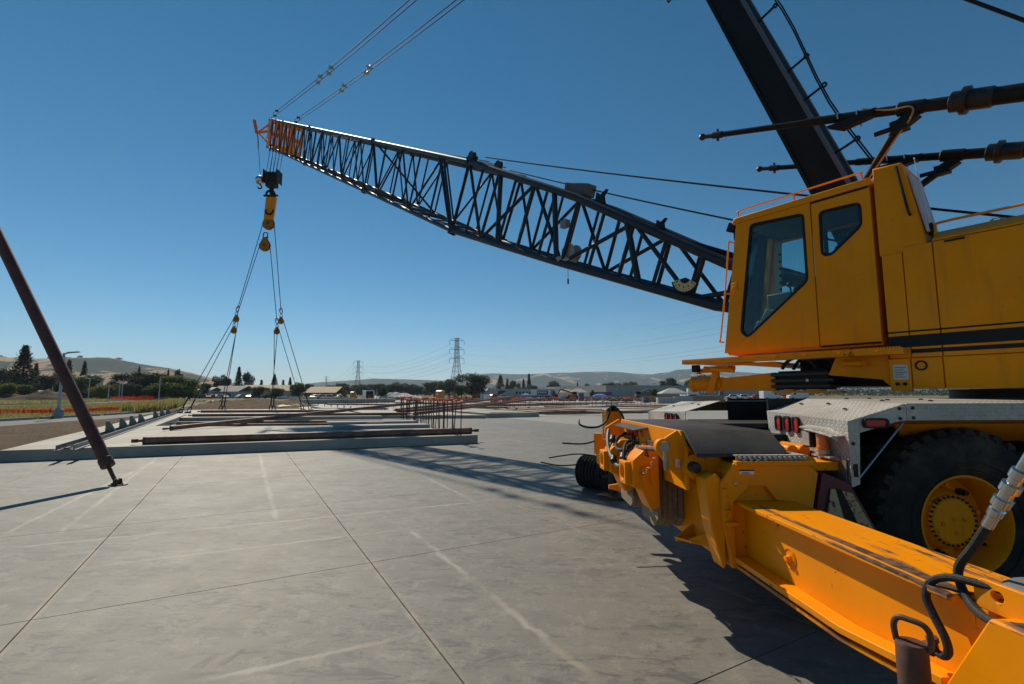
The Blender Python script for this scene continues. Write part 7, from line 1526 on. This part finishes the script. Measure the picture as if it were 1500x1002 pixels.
def van(p, rz, label, body=M_wht, L=5.4, W=2.0, H=2.5, opened=False, cat='van', grp=None):
    M = Matrix.Translation(p) @ Matrix.Rotation(rz, 4, 'Z'); t = thing('van' if cat == 'van' else 'parked_car' if cat == 'car' else 'truck', p, label, cat, grp)
    if cat == 'car': prof = [(-L/2, .35), (-L/2, .85), (-L*.36, .95), (-L*.22, H), (L*.18, H), (L*.32, .95), (L/2, .82), (L/2, .35)]
    else: prof = [(-L/2, .4), (-L/2, H), (L*.22, H), (L*.36, 1.35), (L/2, 1.15), (L/2, .4)]
    m = MB(M); m.plate([(a, -W/2, b) for a, b in prof], (0, W, 0)); m.build('body', body, t, 0.06)
    for x in (-L*.31, L*.31):
        for s in (-1, 1):
            m = MB(M); m.lathe([(0, .12), (.2, .12), (.33, .1), (.34, 0), (.33, -.1), (0, -.1)], (x, s * (W/2 - .08), .34), (0, 1, 0), 16); m.build('wheel', M_tyre, t)
    for s in (-1, 1):
        m = MB(M)
        if cat == 'car': m.plate([(-L*.30, s*(W/2+.004), .98), (-L*.20, s*(W/2+.004), H-.1), (L*.16, s*(W/2+.004), H-.1), (L*.27, s*(W/2+.004), .98)], (0, .01*s, 0))
        else: m.plate([(L*.12, s*(W/2+.004), 1.4), (L*.12, s*(W/2+.004), H-.25), (L*.2, s*(W/2+.004), H-.25), (L*.31, s*(W/2+.004), 1.4)], (0, .01*s, 0))
        m.build('side_window', M_dkglass, t)
    m = MB(M)
    if cat == 'car': m.plate([(L*.195, -W/2+.12, H-.04), (L*.315, -W/2+.08, 1.0), (L*.315, W/2-.08, 1.0), (L*.195, W/2-.12, H-.04)], (.02, 0, .02))
    else: m.plate([(L*.235, -W/2+.12, H-.08), (L*.365, -W/2+.08, 1.4), (L*.365, W/2-.08, 1.4), (L*.235, W/2-.12, H-.08)], (.02, 0, .02))
    m.build('windscreen', M_dkglass, t)
    if opened:
        m = MB(M); m.span((-L/2 - .03, -W/2 + .15, .6), (-L/2 + .0, W/2 - .15, H - .2)); m.build('painted_dark_bay', M_black, t)  # black sheet on the solid rear, painting in the shade of the bay
        for s in (-1, 1): m = MB(M); m.span((-L/2 - .75, s * (W/2 + .02), .5), (-L/2 - .02, s * (W/2 - .02), H - .15)); m.build('rear_door', body, t)
        m = MB(M); m.span((-L/2 - .12, -.5, .62), (-L/2 - .04, .4, 1.3)); m.build('cargo', simple('dark_red_cargo', (0.30, 0.05, 0.03), 0.7), t)
    return t
van(gp(538, y=118), R(118), 'white van with its rear doors open and dark inside', opened=True)
def trailer(p, rz, L, H, label, band=None):
    M = Matrix.Translation(p) @ Matrix.Rotation(rz, 4, 'Z'); t = thing('box_trailer', p, label, 'trailer')
    m = MB(M); m.span((-L/2, -1.25, 1.0), (L/2, 1.25, H)); b = m.build('box', M_wht, t, 0.03)
    if band:
        m = MB(M); m.span((-L * .15, -1.262, 1.3), (L * .45, -1.252, H - .3)); m.build('printed_panel', band, b)
        for k in range(5): m = MB(M); m.span((-L * .1 + k * L * .1, -1.266, 1.9), (-L * .04 + k * L * .1, -1.2625, 2.6)); m.build('printed_letter', M_wht, b)
    for x in (-L * .38, -L * .28, L * .35):
        for s in (-1, 1): m = MB(M); m.lathe([(0, .12), (.5, .12), (.5, -.12), (0, -.12)], (x, s * 1.1, .5), (0, 1, 0), 14); m.build('wheel', M_tyre, t)
    m = MB(M); m.span((-L/2, -.5, .7), (L/2, .5, .98)); m.build('frame', M_black, t)
trailer(gp(792, y=190), R(-20), 7.5, 3.3, 'white box trailer with a dark blue printed side', simple('dark_blue_print', (0.03, 0.05, 0.20), 0.5)); trailer(gp(1030, y=175), R(-8), 11, 3.6, 'long white trailer behind the crane cylinder', simple('green_grey_print', (0.20, 0.25, 0.24), 0.5))
gc_ = G('white_canvas'); CANVAS = leafy(gc_, gc_.mix(gc_.noise(0.8, 3), (0.70, 0.68, 0.62), (0.82, 0.80, 0.75)), 0.8)
def canopy(u, y, w, d, he, hr, label, colr=None):
    p = gp(u, y=y); t = thing('canopy_tent', p, label, 'canopy tent'); mt = colr or CANVAS
    a = [Vector((-w/2, -d/2, 0)), Vector((w/2, -d/2, 0)), Vector((w/2, d/2, 0)), Vector((-w/2, d/2, 0))]; m = MB()
    r0, r1 = p + Vector((-w * .12, 0, hr)), p + Vector((w * .12, 0, hr)); c = [p + q + Vector((0, 0, he)) for q in a]; lo = [q - Vector((0, 0, .35)) for q in c]
    m.add(c + [r0, r1] + lo, [(0, 1, 5, 4), (1, 2, 5), (2, 3, 4, 5), (3, 0, 4), (0, 6, 7, 1), (1, 7, 8, 2), (2, 8, 9, 3), (3, 9, 6, 0)]); m.build('roof', mt, t, 0, 0)
    for q in a: m = MB(); m.tube(p + q * .98, p + q * .98 + Vector((0, 0, he)), .06, n=6); m.build('post', M_steel, t)
    return t
canopy(829, 185, 6.5, 5, 2.3, 3.5, 'white canopy tent left of a pair before the warehouse'); canopy(847, 180, 6.5, 5, 2.3, 3.6, 'white canopy tent right of a pair before the warehouse'); canopy(985, 170, 9, 6, 2.0, 3.7, 'wide white canopy tent beside the crane arm'); canopy(770, 165, 3.2, 3, 1.2, 1.9, 'blue covered shelter behind the pipes', simple('blue_tarp', (0.08, 0.20, 0.48), 0.7)); canopy(879, 180, 5, 3, 1.1, 1.7, 'blue tarpaulin shelter below the purple banner', simple('blue_tarp', (0.08, 0.22, 0.50), 0.7))
p = gp(884, y=195); m = MB(); m.box(p + Vector((0, 0, 1.7)), (7, 0.1, 1.4)); t = thing('banner', p, 'purple banner in front of the warehouse corner', 'banner'); m.build('sheet', simple('purple_sheet', (0.16, 0.03, 0.22), 0.7), t)
for s in (-3.4, 0, 3.4): m = MB(); m.tube(p + Vector((s, 0.1, 0)), p + Vector((s, 0.1, 2.5)), .05, n=6); m.build('post', M_steel, t)
def lift(p, sgn, mat, reach, height, label, name):
    t = thing(name, p, label, 'lift machine'); P = lambda x, y, z: p + Vector((x * sgn, y, z))
    m = MB(); m.span(P(-1.4, -1, .5), P(1.4, 1, 1.5)); m.build('chassis', mat, t, .05)
    for x in (-1.1, 1.1):
        for y in (-1.0, 1.0): m = MB(); m.lathe([(0, .2), (.55, .2), (.6, .1), (.6, -.1), (.55, -.2), (0, -.2)], P(x, y, .6), (0, 1, 0), 16); m.build('wheel', M_tyre, t)
    m = MB(); m.bar(P(1.2, 0, 1.5), P(-reach, 0, height), .45, .5); b = m.build('boom_arm', mat, t, .03); m = MB(); m.bar(P(-reach * .75, 0, height * .83), P(-reach * 1.05, 0, height * 1.02), .3, .32); m.build('inner_arm', M_grey, b)
    m = MB(); m.bar(P(-reach, 0, height), P(-reach - 1.4, 0, height - 1.6), .25, .3); m.box(P(-reach - 1.5, 0, height - 1.9), (1.0, 1.4, .6)); m.build('jib_and_basket', M_black, t)
    m = MB(); m.span(P(.1, -.7, 1.5), P(1.3, .3, 2.3)); m.build('operator_cab', M_black, t, .05)
lift(gp(838, y=140), 1, simple('orange_lift', (0.55, 0.12, 0.03), .5), 3.2, 3.0, 'orange boom lift with raised arm before the canopies', 'boom_lift'); lift(gp(938, y=135), -1, simple('grey_lift', (0.16, 0.16, 0.16), .5), 2.4, 2.9, 'dark grey telehandler with raised arm left of the wide canopy', 'telehandler'); lift(gp(700, y=140), -1, simple('red_lift', (0.35, 0.06, 0.03), .5), 1.6, 1.5, 'low red brown lift beside the white cabin', 'boom_lift')
# timber hoarding of upright boards
a, b = gp(944, y=98), gp(1060, y=104); t = thing('timber_hoarding', a, 'low hoarding of upright timber boards beyond the far panels', 'hoarding'); n = 46
for k in range(n):
    c = a + (b - a) * (k + .5) / n; m = MB(); m.box(c + Vector((0, random.uniform(-.02, .02), .62)), ((b - a).length / n * .9, .05, 1.25 + random.uniform(-.05, .05))); m.build('board', M_wood if k % 3 else simple('pale_board', (0.34, 0.28, 0.18), .9) if k < 6 else M_wood, t)
m = MB(); m.bar(a + Vector((0, .08, .9)), b + Vector((0, .08, .9)), .06, .12); m.build('rail', M_wood, t)
for (u, y, w, h, mt, lab) in ((976, 82, 3.2, 1.0, M_ware2, 'grey block crate beyond the deck of the crane'), (1000, 86, 3.2, 1.1, M_ware, 'darker grey block crate next to the grey block crate'), (724, 96, 1.6, .9, M_or, 'bright orange barrier block left of the dark block'), (740, 97, 1.2, .8, M_grey, 'dark grey block beside the orange barrier'), (851, 112, 1.2, 1.8, M_grey, 'dark upright cabinet on the far slab'), (945, 90, 1.0, 1.0, M_grey, 'grey box below the timber hoarding')):
    p = gp(u, y=y); m = MB(); m.box(p + Vector((0, 0, h / 2)), (w, 1.2, h)); m.box(p + Vector((0, 0, h + .03)), (w + .08, 1.28, .06)); 
    for s in (-.35, .35): m.box(p + Vector((w * s, -.62, h * .5)), (.1, .06, h * .95))
    tag(m.build('site_block', mt if mt is not M_or else simple('bright_orange', (0.75, 0.16, 0.04), .6), None, .02), lab, 'site block')
def cone(u, y, h, lab):
    p = gp(u, y=y); t = thing('traffic_cone', p, lab, 'traffic cone'); m = MB(); m.lathe([(.16 * h, .04), (.04 * h, h), (0, h)], p, (0, 0, 1), 14); m.box(p + Vector((0, 0, .02)), (.42 * h, .42 * h, .04)); m.build('body', M_cap, t); m = MB(); m.lathe([(.118 * h, .42 * h), (.09 * h, .62 * h)], p, (0, 0, 1), 14); m.build('reflective_band', M_white, t)
cone(883, 78, 1.1, 'orange traffic cone with white band on the far slab'); cone(862, 80, .9, 'smaller orange traffic cone by the dark cabinet'); cone(762, 74, .8, 'orange red traffic cone under the rusty pipes'); cone(662, 110, .9, 'orange traffic cone behind the portable toilet')
# heaps
def heap(u, y, w, d, h, mat, lab, name='dirt_heap', cat='heap'):
    p = gp(u, y=y); n = 26; vs_ = []
    for j in range(n + 1):
        for i in range(n + 1):
            x, yy = (i / n - .5), (j / n - .5); r = math.hypot(x, yy) * 2; q = p + Vector((x * w, yy * d, 0)); k = max(0, 1 - r) ** .8
            vs_.append(q + Vector((0, 0, -.12 + h * k * (1 + .5 * nz.noise(q * .5)) + .25 * k * nz.noise(q * 2.1))))
    m = MB(); m.add(vs_, [(j*(n+1)+i, j*(n+1)+i+1, (j+1)*(n+1)+i+1, (j+1)*(n+1)+i) for j in range(n) for i in range(n)]); return tag(m.build(name, mat, None, 0, 60), lab, cat)
heap(375, 62, 14, 26, 1.1, M_soil, 'brown dirt heap beside the trench behind the slings'); heap(352, 75, 12, 14, .7, M_soil, 'low brown dirt heap on the road side of the trench'); heap(70, 100, 16, 10, 2.6, M_soil, 'dark dirt bank below the conifers'); heap(20, 98, 18, 9, 1.8, M_soil, 'low dark dirt bank at the foot of the tallest conifer'); heap(430, 80, 8, 8, .9, M_soil, 'small dirt heap by the footing walls')
M_gravel = simple('white_rubble', (0.50, 0.47, 0.42), .9, 0, .5, 1.5, bump=.8)
heap(583, 150, 22, 8, 2.2, M_gravel, 'pale rubble heap in front of the tree belt', 'rubble_heap', 'rubble')
def rocks(name, u0, u1, y0, y1, n, s0, s1, mats, lab, seed):
    rs_ = random.Random(seed); m = MB()
    for _ in range(n):
        y = rs_.uniform(y0, y1); p = gp(rs_.uniform(u0, u1), y=y); s = rs_.uniform(s0, s1); m.box(p + Vector((0, 0, s * .3)), (s * rs_.uniform(.6, 2.2), s, s * rs_.uniform(.4, 1)), Matrix.Rotation(rs_.uniform(0, 3), 3, 'Z'))
    o = m.build(name, mats, None, 0, 0); return tag(o, lab, 'rubble', None, 'stuff')
rocks('rubble', 560, 602, 144, 152, 160, .4, 1.1, M_gravel, 'scattered pale rubble blocks on the rubble heap', 1)
rocks('building_debris', 870, 1000, 118, 150, 260, .3, 1.0, simple('mixed_debris', (0.20, 0.17, 0.13), .9, 0, .7, .8), 'mass of brown site debris before the timber hoarding', 2)
rocks('orange_debris', 610, 1000, 118, 152, 190, .2, .7, M_cap, 'scattered small orange caps and cones over the far site', 3)
rocks('timber_offcuts', 600, 960, 100, 150, 240, .3, .9, M_brown, 'scattered brown timber and steel offcuts on the far slab', 4)
rocks('blue_bundles', 760, 900, 150, 175, 40, .5, 1.2, simple('blue_bundle', (0.12, 0.25, 0.50), .7), 'blue wrapped bundles beside the canopies', 5)
rocks('soil_clods', -40, 215, 17, 30, 120, .05, .22, M_soil, 'loose soil clods on the bare verge', 6) if False else None
# yellow sheeting along the trench
for k, (u, y, w, d) in enumerate(((420, 60, 1.6, 6), (424, 68, 1.5, 5), (438, 64, 1.2, 3.5), (330, 92, 7, .5), (300, 96, 4, .5))):
    p = gp(u, y=y); m = MB(); n = 10; vs_ = [p + Vector(((i / n - .5) * w, (j / n - .5) * d, .12 + .45 * abs(nz.noise(p + Vector((i * .7, j * .7, k)))))) for j in range(n + 1) for i in range(n + 1)]
    m.add(vs_, [(j*(n+1)+i, j*(n+1)+i+1, (j+1)*(n+1)+i+1, (j+1)*(n+1)+i) for j in range(n) for i in range(n)]); tag(m.build('yellow_sheeting', simple('yellow_sheet', (0.62, 0.50, 0.16), .6, 0, .3), None, 0, 40), ('crumpled yellow sheeting %s' % ('in the trench nearest the slings', 'in the trench beyond the first sheet', 'at the trench edge by the panel', 'along the far side of the road', 'at the far road corner')[k]), 'sheeting')
sheet('trench_floor', [ed(3.2, 46), ed(6.2, 46), ed(6.2, 90), ed(3.2, 90)], M_soil, 0.004)
bumpy('soil_ground', -4.9, 3.0, 52, 110, 30, 120, M_soil, 0.0, 0.9)['kind'] = 'structure'
# parked vehicles far across the site
CARCOL = [simple('car_paint_%d' % i, c, .3, 0, .05) for i, c in enumerate(((.65, .65, .64), (.05, .06, .08), (.30, .31, .33), (.35, .04, .03), (.06, .12, .25), (.55, .50, .42)))]
rs = random.Random(5)
cars = [(470, 150), (478, 152), (486, 149), (462, 151), (300, 175), (309, 172), (318, 176), (328, 173), (1075, 150), (1092, 152), (1108, 149), (1122, 153), (1138, 150), (1152, 151), (1168, 150), (575, 170), (592, 172), (722, 175), (738, 172), (1000, 152), (1015, 154), (355, 172), (366, 170), (395, 175), (410, 172), (500, 160)]
names_ = ['white', 'black', 'silver grey', 'dark red', 'blue', 'beige']
for k, (u, y) in enumerate(cars):
    c = rs.randrange(6) if k % 3 else 0
    van(gp(u, y=y), rs.uniform(0, 6.28), '%s car parked on the far side of the site' % names_[c], CARCOL[c], 4.5, 1.8, 1.5, False, 'car', 'far parked %s cars' % names_[c])
van(gp(1128, y=132), R(8), 'white van parked beyond the crane deck', M_wht, 5.2, 2.0, 2.4); van(gp(1168, y=136), R(170), 'second white van parked beyond the crane deck near the fender', M_wht, 5.2, 2.0, 2.2)
# people in high visibility vests
M_vest = simple('lime_vest', (0.55, 0.80, 0.06), .7, 0, .1, 4, 'obj'); M_vesto = simple('orange_vest', (0.80, 0.20, 0.04), .7, 0, .1, 4, 'obj'); M_cloth = simple('work_trousers', (0.05, 0.06, 0.09), .9, 0, .3, 6, 'obj'); M_hat = simple('white_helmet', (0.7, 0.7, 0.68), .4, 0, .1, 4, 'obj')
def person(p, rz, vest, label, bend=0.0):
    t = thing('person', p, label, 'person'); t.rotation_euler = (0, 0, rz)
    hip = Vector((0, 0, .92)); ch = hip + Vector((.42 * math.sin(bend), 0, .42 * math.cos(bend))); nk = ch + Vector((.14 * math.sin(bend), 0, .14 * math.cos(bend))); hd = nk + Vector((.17 * math.sin(bend) + .02, 0, .17 * math.cos(bend)))
    J = [hip, ch, nk, hd]; E_ = [(0, 1), (1, 2), (2, 3)]; rad = [.155, .175, .06, .10]
    for s in (-1, 1):
        k = len(J); J += [hip + Vector((0, .10 * s, -.06)), Vector((.06 - .03 * s, .11 * s, .48)), Vector((.0 - .04 * s, .12 * s, .08)), Vector((.15 - .04 * s, .13 * s, .04))]; rad += [.10, .07, .05, .04]; E_ += [(0, k), (k, k + 1), (k + 1, k + 2), (k + 2, k + 3)]
        k = len(J); J += [ch + Vector((0, .20 * s, .04)), ch + Vector((.05 + .15 * bend, .26 * s, -.24)), ch + Vector((.25 + .2 * bend, .20 * s, -.38)), ch + Vector((.34 + .2 * bend, .17 * s, -.40))]; rad += [.065, .05, .038, .045]; E_ += [(1, k), (k, k + 1), (k + 1, k + 2), (k + 2, k + 3)]
    me = bpy.data.meshes.new('body'); me.from_pydata([v[:] for v in J], E_, []); o = bpy.data.objects.new('body', me); col.objects.link(o); o.parent = t; me.materials.append(M_cloth)
    o.modifiers.new('skin', 'SKIN'); sv = me.skin_vertices[0].data
    for i, r in enumerate(rad): sv[i].radius = (r, r)
    sv[0].use_root = True; o.modifiers.new('sub', 'SUBSURF').levels = 1
    Mx = Matrix.Translation(ch) @ Matrix.Rotation(bend, 4, 'Y')
    def child(fn, nm, mt):
        m = MB(Mx); fn(m); ob = m.build(nm, mt, None, 0, 40); w = Vector(ob['w']); ob.parent = t; ob.location = w
    child(lambda m: m.lathe([(.20, -.38), (.205, -.15), (.21, .05), (.15, .13), (.08, .15)], (0, 0, 0), (0, 0, 1), 14), 'vest', vest)
    m = MB(); m.lathe([(.15, 0), (.125, .02), (.12, .08), (.07, .14), (0, .155)], hd + Vector((0, 0, .05)), (math.sin(bend) * .6, 0, 1), 14); ob = m.build('helmet', M_hat, None); w = Vector(ob['w']); ob.parent = t; ob.location = w
person(gp(495, y=92), R(20), M_vest, 'person in a lime vest bending over the rebar row', .7); person(gp(503, y=93), R(200), M_vesto, 'person in an orange vest stooping beside the lime vest worker', .9); person(gp(522, y=112), R(-60), M_vest, 'person in a lime vest standing left of the white van'); person(gp(668.5, y=150), R(100), M_vest, 'person in a lime vest standing behind the portable toilet'); person(gp(683, y=120), R(140), M_vest, 'person in a lime vest working right of the portable toilet', .5); person(gp(466, y=95), R(60), M_vesto, 'person in an orange vest behind the footing wall', .6)
# ---------------------------------------------------------------- air
m = MB(); m.span((-7000, -900, -1.2), (7000, 8000, 420)); hz = m.build('haze', M_white, None, 0, 0)
hm = bpy.data.materials.new('hazy_air'); hm.use_nodes = True; ht = hm.node_tree; ht.nodes.remove(ht.nodes['Principled BSDF']); pv = ht.nodes.new('ShaderNodeVolumePrincipled')
pv.inputs['Color'].default_value = (0.66, 0.83, 1.0, 1); pv.inputs['Density'].default_value = 0.00013; pv.inputs['Anisotropy'].default_value = 0.2
ht.links.new(pv.outputs[0], ht.nodes['Material Output'].inputs['Volume']); hz.data.materials.clear(); hz.data.materials.append(hm); tag(hz, kind='stuff')
for o in bpy.data.objects:
    if 'w' in o: del o['w']
